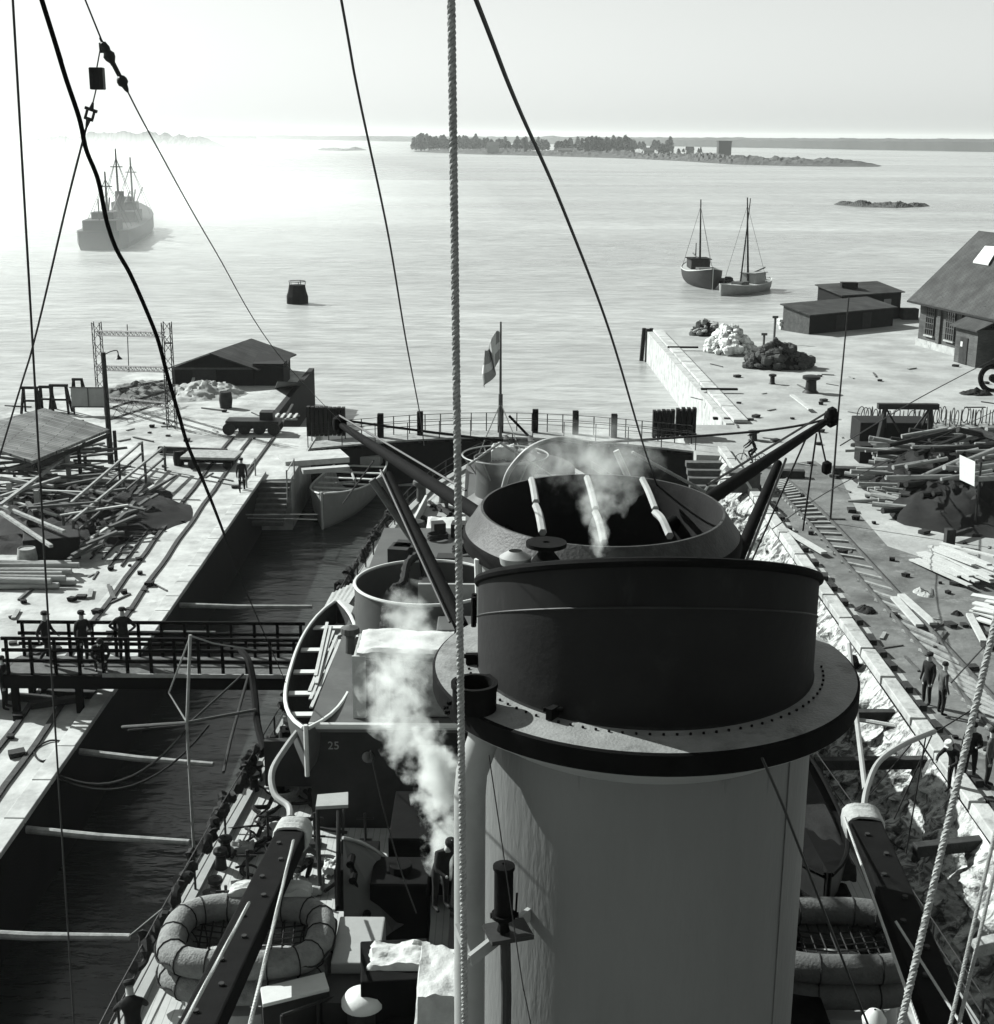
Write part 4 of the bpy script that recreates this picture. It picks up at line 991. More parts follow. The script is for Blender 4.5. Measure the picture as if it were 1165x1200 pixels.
for (x, y, z, sx, sy, sz) in ((-1.6, 29.2, 1.5, 1.6, 2.4, 1.4), (-3.1, 28.0, 1.3, .9, 1.4, 1.0), (-2.0, 26.3, 1.6, 1.2, 1.2, 1.6), (-3.0, 21.0, 1.4, 1.3, 1.2, 1.2)):  # added black boxes that darken the shaded deck before the deckhouse
    b = MB().box((x, y, z), (sx, sy, sz)); b.cyl((x, y, z+sz/2-.01), .25, .18, 12); b.tube([(x-sx/2, y-sy/2, z+sz/2+.03), (x+sx/2, y-sy/2, z+sz/2+.03)], .03, 5); b.build('machinery', M['black'], ship, bevel=.03)

for i in range(26):
    t = i/26; p = P(330+random.uniform(-18, 30)+60*max(0, .5-t), 700+240*t, DK)
    lim = -5.9 if p.y > 30 else -6.6
    p.x = max(p.x, lim); b = MB(); k = random.random()
    if k < .4:
        b.box((p.x, p.y, DK+.3), (random.uniform(.3, .7), random.uniform(.3, .9), .6), random.uniform(-.4, .4)); b.box((p.x, p.y, DK+.63), (.3, .3, .1))
        o = b.build('gear_box', M['black'], None, bevel=.03, loc=p); tag(o, 'small black box among the clutter on the port side deck', 'box', 'small boxes on the port deck')
    elif k < .7:
        b.lathe([(.3, 0), (.32, .1), (.12, .15), (.12, .5), (.32, .55), (.3, .65), (.02, .66)], (p.x, p.y, DK), 14)
        o = b.build('reel', M['iron'], None, smooth=True, loc=p); tag(o, 'dark reel among the clutter on the port side deck', 'reel', 'reels on the port deck')
    else:
        b.beam((p.x-.1, p.y-.9, DK+.2), (p.x+.3, p.y+.9, DK+.7), .12, .1); b.beam((p.x+.2, p.y-.7, DK+.2), (p.x, p.y+.8, DK+.5), .1, .08)
        o = b.build('spar_bundle', M['darktimber'], None, loc=p); tag(o, 'dark crossed spars among the clutter on the port side deck', 'spars', 'spars on the port deck')

# gear on the deckhouse roof
random.seed(91)
for i in range(24):
    x, y = random.uniform(-4.2, -.6), random.uniform(34.6, 38.5) if i % 2 else random.uniform(41.5, 49.5)
    k = i % 4; b = MB()
    if k == 0: b.box((x, y, DH+.25), (random.uniform(.4, 1.1), random.uniform(.4, .9), .5), random.uniform(-.3, .3)); nm, mm_, lb, ct = 'roof_box', 'dgrey', 'small dark box on the deckhouse roof among ropes', 'box'
    elif k == 1: b.lathe([(.16, 0), (.14, .5), (.28, .6), (.26, .75), (.02, .82)], (x, y, DH), 12); nm, mm_, lb, ct = 'roof_ventilator', 'grey', 'small mushroom ventilator on the deckhouse roof', 'ventilator'
    elif k == 2: b.tube([(x+(.35+.05*math.sin(j))*math.cos(j*.5), y+(.35+.05*math.sin(j))*math.sin(j*.5), DH+.04+.004*j) for j in range(50)], .035, 5); nm, mm_, lb, ct = 'rope_coil', 'darkrope', 'dark rope coil on the deckhouse roof', 'rope'
    else: b.beam((x, y-.8, DH+.08), (x+random.uniform(-.5, .5), y+1.0, DH+.1), .14, .06); nm, mm_, lb, ct = 'roof_plank', 'timber', 'loose plank lying on the deckhouse roof', 'plank'
    tag(b.build(nm, M[mm_], None, loc=(x, y, DH)), lb, ct, 'gear on the deckhouse roof: '+ct)

random.seed(123)
for i in range(7):
    a_ = Vector((-3.75+.13*i, 34.8+.3*(i % 3), DH+.06+.05*(i % 2))); o = MB().beam(a_, a_+Vector((.1*(i % 3), 4.2, .03)), .11, .05).build('plank', M['paletimber'], None, loc=a_)
    tag(o, 'pale plank in the bundle on the deckhouse roof beside the stowed launch', 'plank', 'planks bundled on the deckhouse roof')
for i in range(13):
    x, y = random.uniform(-6.3, -3.4), random.uniform(24.8, 31.2)
    o = cloth_on(x, y, DK+.22, random.uniform(.4, .9), random.uniform(.4, .8), M['canvas'] if i % 2 else M['canvas_d'], 'canvas_scrap', None, .16, 200+i)
    tag(o, ('bright' if i % 2 else 'dull')+' crumpled canvas scrap lying on the port deck among the hoses', 'canvas', ('bright' if i % 2 else 'dull')+' canvas scraps on the port deck')
for i in range(10):
    x, y = random.uniform(-6.2, -3.2), random.uniform(25.5, 31.2); b = MB()
    b.tube([(x, y, DK), (x, y, DK+.9)], .035, 6); b.tube([(x-.22, y, DK+.75), (x+.22, y, DK+.75)], .03, 6); b.box((x, y, DK+.06), (.3, .3, .12))
    o = b.build('hand_pump', M['iron'], None, loc=(x, y, DK)); tag(o, 'small dark upright fitting with a crossbar on the port deck', 'fitting', 'upright fittings on the port deck')

# ------------------------------------------------------------------ dock gate
gate = thing('dock_gate', 'dark dock gate closing the seaward end with a pale railed walkway on top', 'gate', (0, 80, -3))
arc = []
for i in range(25):
    s = i/24; x = -11.0+22.5*s; y = 78.4+3.6*math.sin(math.pi*s); arc.append(Vector((x, y, 0)))
def band(z0, z1, y0, y1):
    b = MB()
    for i in range(len(arc)-1):
        a_, c_ = arc[i], arc[i+1]
        b.prism([(a_.x, a_.y+y0), (c_.x, c_.y+y0), (c_.x, c_.y+y1), (a_.x, a_.y+y1)], z0, z1)
    return b
band(-6, -.35, 0, 1.6).build('gate_body', M['tar'], gate)
band(-.16, -.05, -.25, 1.7).build('walkway', M['timber'], gate)
b = MB()
for i in range(0, 24, 2):
    p = arc[i].lerp(arc[i+1], .5); b.box((p.x, p.y+.1, -.25), (.3, .3, .2)); b.box((p.x+.5, p.y+.1, -.25), (.3, .3, .2))
b.build('bearer', M['black'], gate)
for i in range(0, 25):
    p = arc[i]+Vector((0, 1.55, -.05)); MB().tube([p, p+Vector((0, 0, 1.15))], .035, 5).build('rail_post', M['iron'], gate)
for i in range(0, 25, 2):
    p = arc[i]+Vector((0, -.2, -.05)); MB().tube([p, p+Vector((0, 0, 1.05))], .03, 5).build('rail_post', M['iron'], gate)
for z in (.4, .75, 1.08):
    MB().tube([p+Vector((0, 1.55, z)) for p in arc], .018, 4).build('rail_wire', M['iron'], gate)
MB().tube([p+Vector((0, -.2, .98)) for p in arc], .018, 4).build('rail_wire', M['iron'], gate)
for px in (447, 492, 586, 627, 674, 718):
    x = (px-582.5)/F*84; i = min(23, max(0, int((x+11)/22.5*24))); y = arc[i].y+1.2
    MB().box((x, y, .6), (.36, .36, 1.6)).build('gate_post', M['black'], gate, bevel=.03)
x = (592-582.5)/F*84; MB().beam((x+.2, 82.5, 1.1), (x+1.4, 82.0, -.05), .12, .12).build('gate_strut', M['black'], gate)
for (x0, x1, yy, h, lb) in ((-11.4, -9.3, 81.6, 1.75, 'black boarded box at the left end of the dock gate'), (9.45, 10.55, 81.6, 1.7, 'left one of two black boarded boxes at the right gate end'), (10.9, 11.9, 82.0, 1.75, 'right one of two black boarded boxes at the right gate end')):
    b = MB()
    k = int((x1-x0)/.26)
    for i in range(k+1):
        xx = x0+(x1-x0)*i/k; b.box((xx, yy, h/2), (.2, .5, h+random.uniform(-.07, .07)))
    b.box(((x0+x1)/2, yy+.5, h*.45), (x1-x0, .7, h*.85))
    tag(b.build('gate_box', M['tar'], None, loc=(x0, yy, 0)), lb, 'box')
# timber apron at the gate's left abutment, and the slab at the right one
b = MB().box((-10.3, 75.2, .08), (3.6, 2.2, .3), .35); b.box((-9.4, 73.4, -.15), (2.6, .5, .25), .35)
tag(b.build('landing_stage', M['concrete'], None, loc=(-10.3, 75, 0)), 'pale slab jutting from the quay corner at the left gate end', 'slab')
# stone steps at the right abutment
b = MB()
for k in range(6): b.box((11.6, 75.5-.6*k, -.2-.3*k), (2.0, .6, .3))
tag(b.build('quay_steps', M['midtimber'], None, loc=(11.6, 75, -2)), 'dark steps descending at the right gate end below the derrick', 'steps')
bm = MB().tube(curve_pts([P(826, 575, 0), P(838, 563, 1.2), P(868, 560, 1.6), P(880, 572, .6)], 6), .07, 6).build('pipe_hoop', M['lgrey'], None, smooth=True, loc=P(826, 575)); tag(bm, 'bent pale pipe hoop at the right gate end beside the derrick', 'pipe')
p = P(870, 575); b = MB().box((p.x, p.y, .5), (1.6, 1.0, 1.0)); b.box((p.x, p.y, 1.04), (1.7, 1.1, .08)); tag(b.build('tool_box', M['midtimber'], None, loc=p, bevel=.02), 'grey wooden box on the right quay behind the bent pipe', 'box')

# ------------------------------------------------------------------ footbridge
fb = thing('footbridge', 'narrow dark footbridge with double rails from the left quay to the ship', 'bridge', (-10.7, 40.6, 0))
x0, x1, ya, yb = -15.3, -6.1, 40.0, 41.5
MB().box(((x0+x1)/2, (ya+yb)/2, 1.25), (x1-x0, yb-ya, .1)).build('walkway', M['midtimber'], fb)
b = MB().beam((x0, ya-.06, 1.05), (x1, ya-.06, 1.05), .12, .42); b.build('girder', M['black'], fb)
MB().beam((x0, yb+.06, 1.05), (x1, yb+.06, 1.05), .12, .42).build('girder', M['black'], fb)
b = MB().beam((-12.2, ya-.13, 1.30), (x1, ya-.13, 1.30), .05, .12)
b.build('kick_board', M['timber'], fb)
for k in range(13):
    x = x0+.15+(x1-x0-.3)*k/12
    for y in (ya, yb): MB().box((x, y, 1.85), (.09, .09, 1.2)).build('post', M['black'], fb)
for y in (ya, yb):
    for z in (1.72, 2.07, 2.45): MB().beam((x0, y, z), (x1, y, z), .07, .1).build('rail', M['black'], fb)
MB().beam((-12.5, yb+.07, 2.1), (-9.0, yb+.07, 2.1), .03, .1).build('batten', M['timber'], fb)
for (x, y) in ((x0+.3, ya), (x0+.3, yb), (-13.0, ya), (-13.0, yb)): MB().box((x, y, .5), (.2, .2, 1.05)).build('leg', M['black'], fb)
MB().beam((x0-2.6, 40.75, .06), (x0, 40.75, 1.26), 1.4, .08, ).build('ramp', M['darktimber'], fb)
for i in range(7):
    p = P(random.uniform(30, 120), random.uniform(800, 830), .1)
    o = MB().box((p.x, p.y, .12), (random.uniform(.6, 1.6), .25, .2), random.uniform(-.3, .5)).build('timber_block', M['darktimber'], None, loc=p); tag(o, 'dark timber block lying on the quay under the footbridge', 'timber', 'timber blocks under the footbridge')
o = MB().tube(curve_pts([P(80, 870, .03), P(58, 868, .05), P(40, 880, .03), P(50, 892, .04), P(72, 880, .03)], 6), .03, 5).build('rope', M['darkrope'], None, loc=P(60, 880)); tag(o, 'thin dark rope curled on the left quay below the footbridge', 'rope')

# shores and fender spars reaching out from the left wall
for (pa, pe, lb) in (((229, 709), (366, 711), 'pale spar farthest up the dock, beyond the footbridge'), ((80, 879), (250, 896), 'pale spar jutting from the left wall just before the footbridge'), ((22, 971), (222, 987), 'pale spar jutting from the left wall, second from the bottom'), ((-30, 1093), (152, 1098), 'pale spar jutting from the left wall at the bottom of the picture')):
    a_ = P(*pa, -.35); e_ = P(*pe, -.35)
    if a_.x > XL-.2: a_ = a_+(a_-e_).normalized()*((a_.x-XL+.2))
    o = MB().tube([a_, a_.lerp(e_, .5)-Vector((0, 0, .05)), e_], [.11, .1, .08], 8).build('spar', M['timber'], None, smooth=True, loc=a_); tag(o, lb, 'spar')
# shores on the right side
for (pa, pe, lb) in (((1056, 838), (985, 838), 'dark shore with a pale batten at the right dock wall, highest up'), ((1116, 893), (955, 895), 'long dark shore from the right coping, where the men stand'), ((1185, 984), (1072, 996), 'dark shore across the rock wall low on the right'), ((1190, 1100), (1140, 1112), 'short pale shore lowest on the right edge')):
    a_ = P(*pa, -.2); e_ = P(*pe, -.3)
    o = MB().beam(a_, e_, .3, .32).build('shore_beam', M['darktimber'] if 'pale shore' not in lb else M['timber'], None, loc=a_, bevel=.02); tag(o, lb, 'beam')
o = MB().tube([P(982, 839, -.4), P(1062, 853, -.3)], .07, 6).build('batten', M['paletimber'], None, loc=P(982, 839)); tag(o, 'pale pole hanging under the highest dark shore of the right wall', 'pole')
o = MB().tube([P(1000, 772, .2), P(1008, 800, -1.2), P(1006, 815, -1.6)], [.16, .2, .3], 8).build('fender', M['black'], None, smooth=True, loc=P(1000, 772)); tag(o, 'black hanging fender on the sunlit rock wall beside the forward funnel', 'fender')

# spindly spars and stays standing in the dock beside the ship
def rod(name, label, cat, pts, r, m): 
    o = MB().tube(pts, r, 6).build(name, m, None, smooth=True, loc=pts[0]); return tag(o, label, cat)
rod('pole', 'slender pale upright pole standing in the dock beside the port rail', 'pole', [Q(219, 850, 35)-Vector((0, 0, 4.5)), Q(219, 850, 35), Q(223, 744, 35)], .045, M['timber'])
rod('stay', 'thin stay from the upright dock pole top to the footbridge', 'stay', [Q(223, 745, 35), Q(250, 754, 36.5), Q(300, 762, 39)], .025, M['lgrey'])
rod('stay', 'thin stay from the upright dock pole slanting down to the left', 'stay', [Q(223, 746, 35), Q(198, 812, 36), Q(218, 845, 35)], .025, M['rope'])
rod('spar', 'thin horizontal spar crossing the upright dock pole', 'spar', [Q(143, 852, 36), Q(218, 847, 35), Q(300, 832, 36)], .045, M['midtimber'])
rod('spar', 'dark spar crossing from the rail up to the footbridge at the ship end', 'spar', [P(262, 905, DK+.6), Q(270, 868, 36), Q(291, 792, 38.8)], .045, M['darktimber'])
rod('spar', 'second dark spar crossing beside the one to the footbridge ship end', 'spar', [Q(150, 856, 35.4), Q(219, 850, 36), Q(285, 790, 38.8)], .035, M['darktimber'])
rod('rope', 'dark rope hanging in a long bight from the left wall to the upright pole', 'rope', sag(P(62, 905, .1), Q(218, 855, 35), .9), .035, M['darkrope'])
rod('rope', 'second dark rope hanging in a bight below the first from the left wall', 'rope', sag(P(60, 908, .1), Q(245, 850, 36), 1.1), .03, M['darkrope'])
rod('boat_boom', 'dark arched boom end sagging over the footbridge at the ship side', 'boom', curve_pts([Q(282, 762, 39), Q(292, 776, 38), Q(298, 810, 37), Q(302, 850, 35.5), Q(310, 880, 34)], 5), .1, M['black'])
rod('line', 'thin line from the dark spar end to the port raft', 'line', [P(150, 1098, -.3), Q(190, 1065, 25)], .012, M['rope'])
rod('line', 'thin line across the dock by the left steps', 'line', [P(288, 603, -.6), P(372, 603, -.9)], .03, M['rope'])
rod('line', 'second thin line across the dock by the left steps', 'line', [P(290, 607, -.9), P(372, 609, -1.2)], .025, M['rope'])

# ------------------------------------------------------------------ left quay
trk = thing('crane_track', 'pair of dark rails running along the left quay', 'rails', (-15, 40, 0))
for (pa, pe) in (((-95, 1000), (272, 512)), ((-70, 1030), (293, 514))):
    a_ = P(*pa, .03); e_ = P(*pe, .03)
    n_ = 40; pts = [a_.lerp(e_, i/n_)+Vector((.03*math.sin(i*1.3), 0, 0)) for i in range(n_+1)]
    b = MB()
    for i in range(n_): b.beam(pts[i], pts[i+1], .17, .1)
    b.build('rail', M['rail'], trk)
b = MB(); pts = [P(284, 566, .03), P(300, 541, .03), P(322, 511, .03), P(343, 474, .03)]
for i in range(3): b.beam(pts[i], pts[i+1], .16, .1)
tag(b.build('rail', M['rail'], None, loc=pts[0]), 'single dark rail curving along the quay edge by the left gate end', 'rail')
rod('cable', 'thin dark cable lying along the edge of the left quay', 'cable', [P(60, 900, .06), P(110, 835, .06), P(150, 780, .06), P(195, 722, .06), P(232, 652, .06), P(272, 598, .06)], .045, M['darkrope'])
# upright round post
def post(x, y, z0, z1, r, m, name='post', parent=None): return MB().tube([(x, y, z0), (x, y, z1)], r, 8).build(name, m, parent)
# tall lamp post
lp = P(130, 543); t_ = thing('street_lamp', 'tall dark wooden lamp post with a small bracket lamp at the timber shed', 'lamp', lp)
tz = Q(127, 413, lp.y).z
MB().tube([lp, lp+Vector((0, 0, tz))], [.17, .12], 10).build('post', M['darktimber'], t_)
MB().tube(curve_pts([lp+Vector((0, 0, tz-.15)), lp+Vector((.4, 0, tz+.05)), lp+Vector((.75, 0, tz+.1)), lp+Vector((.8, 0, tz-.2))], 4), .03, 6).build('bracket', M['iron'], t_)
b = MB(); b.lathe([(.04, .1), (.08, 0), (.22, -.14), (.2, -.14)], lp+Vector((.8, 0, tz-.22)), 16); b.build('lamp_shade', M['iron'], t_)
# lattice gantry
def lattice(a, c, w_, name, par, m, n=None, side=Vector((1, 0, 0))):
    a = Vector(a); c = Vector(c); L_ = (c-a).length; n = n or max(3, int(L_/(w_*1.2))); d = (c-a)/n
    up = (c-a).normalized().cross(side).normalized()*w_; sd_ = side.normalized()*w_
    cs = [Vector((0, 0, 0)), sd_, sd_+up, up]; b = MB()
    for q in cs: b.tube([a+q, c+q], .032, 5)
    for i in range(n):
        for k in range(4):
            q0, q1 = cs[k], cs[(k+1) % 4]; b.tube([a+d*i+(q0 if i % 2 else q1), a+d*(i+1)+(q1 if i % 2 else q0)], .018, 4)
    return b.build(name, m, par)
gb1, gb2 = P(114, 476), P(196, 503)
gz1, gz2 = Q(112, 378, gb1.y).z, Q(193, 378, gb2.y).z
ga = thing('lattice_gantry', 'thin steel lattice gantry of two masts and two crossbars on the left quay', 'gantry', gb1)
lattice(gb1, gb1+Vector((0, 0, gz1)), .5, 'mast', ga, M['iron'])
lattice(gb2, gb2+Vector((0, 0, gz2)), .5, 'mast', ga, M['iron'])
for (pa, pe) in (((113, 393), (193, 395)), ((113, 434), (193, 436)), ((116, 470), (196, 478))):
    lattice(Q(*pa, gb1.y), Q(*pe, gb2.y), .28, 'crossbar', ga, M['iron'], side=Vector((0, 1, 0)))
MB().tube([Q(149, 380, gb1.y-2), Q(151, 436, gb1.y-2)], .03, 4).build('hanger', M['iron'], ga)
MB().tube([Q(193, 402, gb2.y), Q(202, 402, gb2.y)], .05, 5).build('bracket', M['iron'], ga)
# low lattice girder lying below the gantry
lattice(P(130, 492, .2), P(200, 470, .3), .7, 'lattice_girder', None, M['iron'], side=Vector((0, 1, 0))).location
o = C.objects[-1]; tag(o, 'lattice girder lying on the ground at the foot of the gantry', 'girder')
lattice(P(135, 470, .2), P(196, 458, .4), .7, 'lattice_girder', None, M['iron'], side=Vector((0, 1, 0)))
tag(C.objects[-1], 'second lattice girder lying behind the first below the gantry', 'girder')
rod('beam', 'long dark beam lying across the quay in front of the gantry', 'beam', [P(186, 527, .25), P(266, 530, .25)], .22, M['darktimber'])
# open timber shed, roof of grey boards
sh_ = thing('open_shed', 'low open shed with a broad weathered board roof at the left edge', 'shed', P(60, 560))
A_, B_, C_, D_ = P(38, 540, 2.3), P(128, 503, 2.3), P(52, 478, 3.3), P(-60, 508, 3.3)
def slab(q, th):
    q = [Vector(v) for v in q]; n_ = len(q); return MB().add([v-Vector((0, 0, th)) for v in q]+q, [list(range(n_))[::-1], [n_+i for i in range(n_)]]+[(i, (i+1) % n_, n_+(i+1) % n_, n_+i) for i in range(n_)])
slab([A_, B_, C_, D_], .14).build('roof', M['roofpale'], sh_)
E_, G_ = C_+(C_-B_)*.7, D_+(D_-A_)*.7; E_.z = G_.z = 2.5
slab([D_+Vector((0, 0, -.02)), C_+Vector((0, 0, -.02)), E_, G_], .12).build('roof', M['timber'], sh_)
for (u, v) in ((0, 0), (.5, 0), (1, 0), (0, 1), (1, 1), (1, .5)):
    q = A_.lerp(B_, u).lerp(D_.lerp(C_, u), v); post(q.x*.99, q.y+.2, 0, q.z-.12, .1, M['darktimber'], 'post', sh_)
MB().beam(A_-Vector((0, 0, .3)), B_-Vector((0, 0, .3)), .12, .2).build('eaves_beam', M['darktimber'], sh_)
# trestles on the skyline and the notice board
def trestle(p, w_, h, lb, name='trestle'):
    t = thing(name, lb, 'trestle', p); p = Vector(p)
    for s in (-1, 1):
        MB().beam(p+Vector((s*w_*.62, -.3, 0)), p+Vector((s*w_*.45, 0, h)), .13, .13).build('leg', M['tar'], t)
        MB().beam(p+Vector((s*w_*.62, .5, 0)), p+Vector((s*w_*.45, .1, h)), .13, .13).build('leg', M['tar'], t)
    MB().beam(p+Vector((-w_*.6, 0, h+.06)), p+Vector((w_*.6, 0, h+.06)), .2, .16).build('top_bar', M['tar'], t)
    MB().beam(p+Vector((-w_*.52, 0, h*.5)), p+Vector((w_*.52, 0, h*.5)), .1, .12).build('cross_bar', M['tar'], t)
for (px, py, w_, h, lb) in ((37, 484, .9, 1.6, 'leftmost of the dark trestles behind the open shed roof'), (55, 481, .7, 1.5, 'middle dark trestle behind the open shed roof'), (71, 484, 1.0, 1.75, 'rightmost of the upright dark trestles, next to the notice board'), (92, 464, .6, 1.1, 'small dark trestle beyond the notice board')):
    trestle(P(px, py), w_, h, lb)
p = P(105, 486); nb = thing('notice_board', 'pale grey board on short legs left of the tall lamp post', 'board', p)
MB().box((p.x, p.y, 1.15), (2.2, .08, 1.2)).build('panel', M['lgrey'], nb, bevel=.01)
b = MB(); b.box((p.x, p.y-.06, 1.78), (2.3, .06, .07)); b.box((p.x, p.y-.06, .52), (2.3, .06, .07)); b.box((p.x, p.y-.06, 1.15), (.06, .05, 1.2)); b.build('frame', M['midtimber'], nb)
for s in (-1, 1): MB().box((p.x+s*1.0, p.y+.08, .6), (.1, .08, 1.2)).build('leg', M['darktimber'], nb)
# boathouse
A_ = P(203, 452); B_ = P(298, 452); ht = thing('boathouse', 'low tarred boathouse with a gabled roof at the water on the left', 'shed', (A_+B_)/2)
dv_ = Vector((1.6, 7.0, 0)); ez, rz_ = 1.3, 2.35
mid = (A_+B_)/2
b = MB(); up = lambda v, z: Vector((v.x, v.y, z))
b.add([A_, B_, B_+dv_, A_+dv_, up(A_, ez), up(B_, ez), up(B_+dv_, ez), up(A_+dv_, ez), up(mid, rz_), up(mid+dv_, rz_)], [(0, 1, 5, 8, 4), (1, 2, 6, 5), (2, 3, 7, 9, 6), (3, 0, 4, 7)])
b.build('wall', M['tar'], ht)
ov = Vector((.5, 0, -.16)); fo = Vector((-.1, -.45, 0))
slab([up(mid, rz_+.1)+fo, up(B_, ez+.1)+ov+fo, up(B_+dv_, ez+.1)+ov, up(mid+dv_, rz_+.1)], .1).build('roof', M['shingle'], ht)
ov2 = Vector((-.5, 0, -.16))
slab([up(A_, ez+.1)+ov2+fo, up(mid, rz_+.1)+fo-Vector((.01, 0, 0)), up(mid+dv_, rz_+.1)-Vector((.01, 0, 0)), up(A_+dv_, ez+.1)+ov2], .1).build('roof', M['timber'], ht)
MB().box((mid.x-.6, A_.y-.05, .6), (1.7, .06, 1.15)).build('door', M['darktimber'], ht)
MB().beam((A_.x, A_.y-.06, 1.26), (B_.x, B_.y-.06, 1.26), .05, .14).build('tie_board', M['midtimber'], ht)
q = P(315, 452); b = MB().box((q.x, q.y+1.5, .8), (2.2, 3, 1.6)); b.add([(q.x-1.2, q.y-.1, 1.5), (q.x+1.3, q.y-.1, 1.35), (q.x+1.3, q.y+3.1, 1.75), (q.x-1.2, q.y+3.1, 1.9)], [(0, 1, 2, 3)])
tag(b.build('lean_to', M['tar'], None, loc=q), 'black lean-to built against the right side of the boathouse', 'shed')
q = [P(322, 455), P(352, 452), P(353, 452, 1.4)+Vector((0, 1.2, 0)), P(322, 450, 1.5)+Vector((0, 1.2, 0))]
o = slab(q, .06).build('hatch_panel', M['midtimber'], None, loc=q[0]); tag(o, 'grey boarded panel leaning at the quay edge beside the boathouse', 'panel')
# heaps by the boathouse
def heap(pc, rx_, ry_, h, m, name, lb, cat, seed=0, rough=.25):
    b = MB(); N = 64; K = 26
    for j in range(K+1):
        r = j/K
        for i in range(N):
            t = 2*math.pi*i/N; nn = noise.noise(Vector((math.cos(t)*1.5+seed, math.sin(t)*1.5, seed+r*2)))
            rr_ = r*(1+rough*nn+.1*noise.noise(Vector((math.cos(t)*7+seed, math.sin(t)*7, r*5)))); jz = .09*h*noise.fractal(Vector((rr_*math.cos(t)*rx_*1.6, rr_*math.sin(t)*ry_*1.6, seed)), .7, 2.2, 4)+.05*noise.cell(Vector((rr_*math.cos(t)*rx_*2.5, rr_*math.sin(t)*ry_*2.5, seed)))*min(1, h); b.v.append(Vector((pc.x+rx_*rr_*math.cos(t), pc.y+ry_*rr_*math.sin(t), -.04+h*(1-r**1.5)*(1+rough*nn)+jz*(1-r**4)*2.2)))
    for j in range(K):
        for i in range(N): b.f.append([j*N+i, (j+1)*N+i, (j+1)*N+(i+1) % N, j*N+(i+1) % N])
    return tag(b.build(name, m, None, smooth=True, loc=pc), lb, cat)
heap(P(238, 462), 2.8, 3.2, .9, M['earth_l'], 'sand_heap', 'pale sand heap right in front of the boathouse', 'heap', 3)
heap(P(165, 462), 3.6, 4, .8, M['earth_d'], 'rubble_heap', 'dark rubble heap behind the lattice gantry', 'heap', 8)
for (a_, e_, lb) in (((222, 462), (227, 443), 'pale plank leaning on the left of the sand heap'), ((258, 462), (263, 448), 'plank standing on the right of the sand heap')):
    o = MB().beam(P(*a_, .1), P(*e_, .6), .2, .1).build('plank', M['paletimber'], None, loc=P(*a_)); tag(o, lb, 'plank')
# barrels, stumps
def barrel(p, r, h, m, lb, name='barrel'):
    b = MB(); b.lathe([(.02, 0), (r*.85, 0), (r, h*.5), (r*.85, h), (r*.8, h), (r*.78, h-.04), (.02, h-.04)], p, 18); return tag(b.build(name, m, None, smooth=True, loc=p), lb, 'barrel')
barrel(P(265, 478), .45, 1.1, M['darktimber'], 'dark barrel standing alone in front of the boathouse')
barrel(P(210, 545), .32, .8, M['tar'], 'small dark barrel on the pale quay between shed and trolley')
barrel(P(33, 665), .42, .85, M['timber'], 'pale barrel on the log stack at the left edge')
# flat trolley
p = P(262, 546); ft_ = thing('flat_trolley', 'low flat trolley with a pale deck standing on the quay rails', 'trolley', p)
MB().box((p.x-.6, p.y, .62), (3.0, 1.9, .14), -.06).build('deck', M['timber'], ft_, bevel=.02)
b = MB().box((p.x-.6, p.y, .45), (2.7, 1.6, .2), -.06); b.build('chassis', M['black'], ft_)
for sx_ in (-1, 1):
    for sy_ in (-1, 1):
        c = Vector((p.x-.6+sx_*.95, p.y+sy_*.72, .24)); MB().tube([c-Vector((0, .06, 0)), c+Vector((0, .06, 0))], .24, 14).build('wheel', M['iron'], ft_)
# heap of dark machinery parts on the rails
p = P(298, 508); mt = thing('bogie', 'dark rusty bogie and axles standing on the rails left of the gate', 'bogie', p)
for k in range(4):
    c = p+Vector((-1.4+.9*k, .3*math.sin(k), .4)); MB().tube([c-Vector((0, .8, 0)), c+Vector((0, .8, 0))], .08, 8).build('axle', M['iron'], mt)
    for s in (-.7, .7): MB().tube([c+Vector((0, s-.05, 0)), c+Vector((0, s+.05, 0))], .38, 14).build('wheel', M['iron'], mt)
MB().box((p.x, p.y, .75), (3.2, 1.3, .25)).build('frame', M['iron'], mt)
MB().box((p.x+.8, p.y+.2, 1.1), (.8, .9, .5)).build('gear_box', M['iron'], mt)
# pallet-like frame
p = P(328, 490); b = MB()
for k in range(6): b.box((p.x-1+.4*k, p.y, .14), (.16, 1.5, .1))
for k in (-.6, .6): b.box((p.x, p.y+k, .05), (2.4, .14, .09))
tag(b.build('timber_grating', M['paletimber'], None, loc=p), 'pale slatted timber grating lying near the left quay edge', 'grating')
# ramp rails and the dark staging behind them
heap(P(72, 604), 6.0, 6.6, 1.05, M['tar'], 'black_heap', 'broad black heap left of the staging rails', 'heap', 5, .2)  # black mound under the tangled planks
for (pa, pe, lb, n_) in (((76, 632), (168, 546), 'staging handrail farther from the rails', 4), ((88, 645), (194, 552), 'staging handrail nearest the crane rails, planks leaning on it', 5)):
    A_, B_ = P(*pa), P(*pe); t = thing('handrail', 'grey timber '+lb, 'handrail', A_)
    for k in range(n_):
        q = A_.lerp(B_, k/(n_-1)); post(q.x, q.y, 0, 1.35, .07, M['midtimber'], 'post', t)
    MB().beam(A_+Vector((0, 0, 1.35)), B_+Vector((0, 0, 1.35)), .1, .12).build('rail', M['timber'], t)
    MB().beam(A_+Vector((0, 0, .75)), B_+Vector((0, 0, .75)), .08, .1).build('rail', M['midtimber'], t)
pr = MB().box((0, 0, 0), (1, .16, .07)).build('plank', M['paletimber'], None); pr2 = MB().box((0, 0, 0), (1, .2, .1)).build('plank', M['midtimber'], None)
u1, u2 = [False], [False]
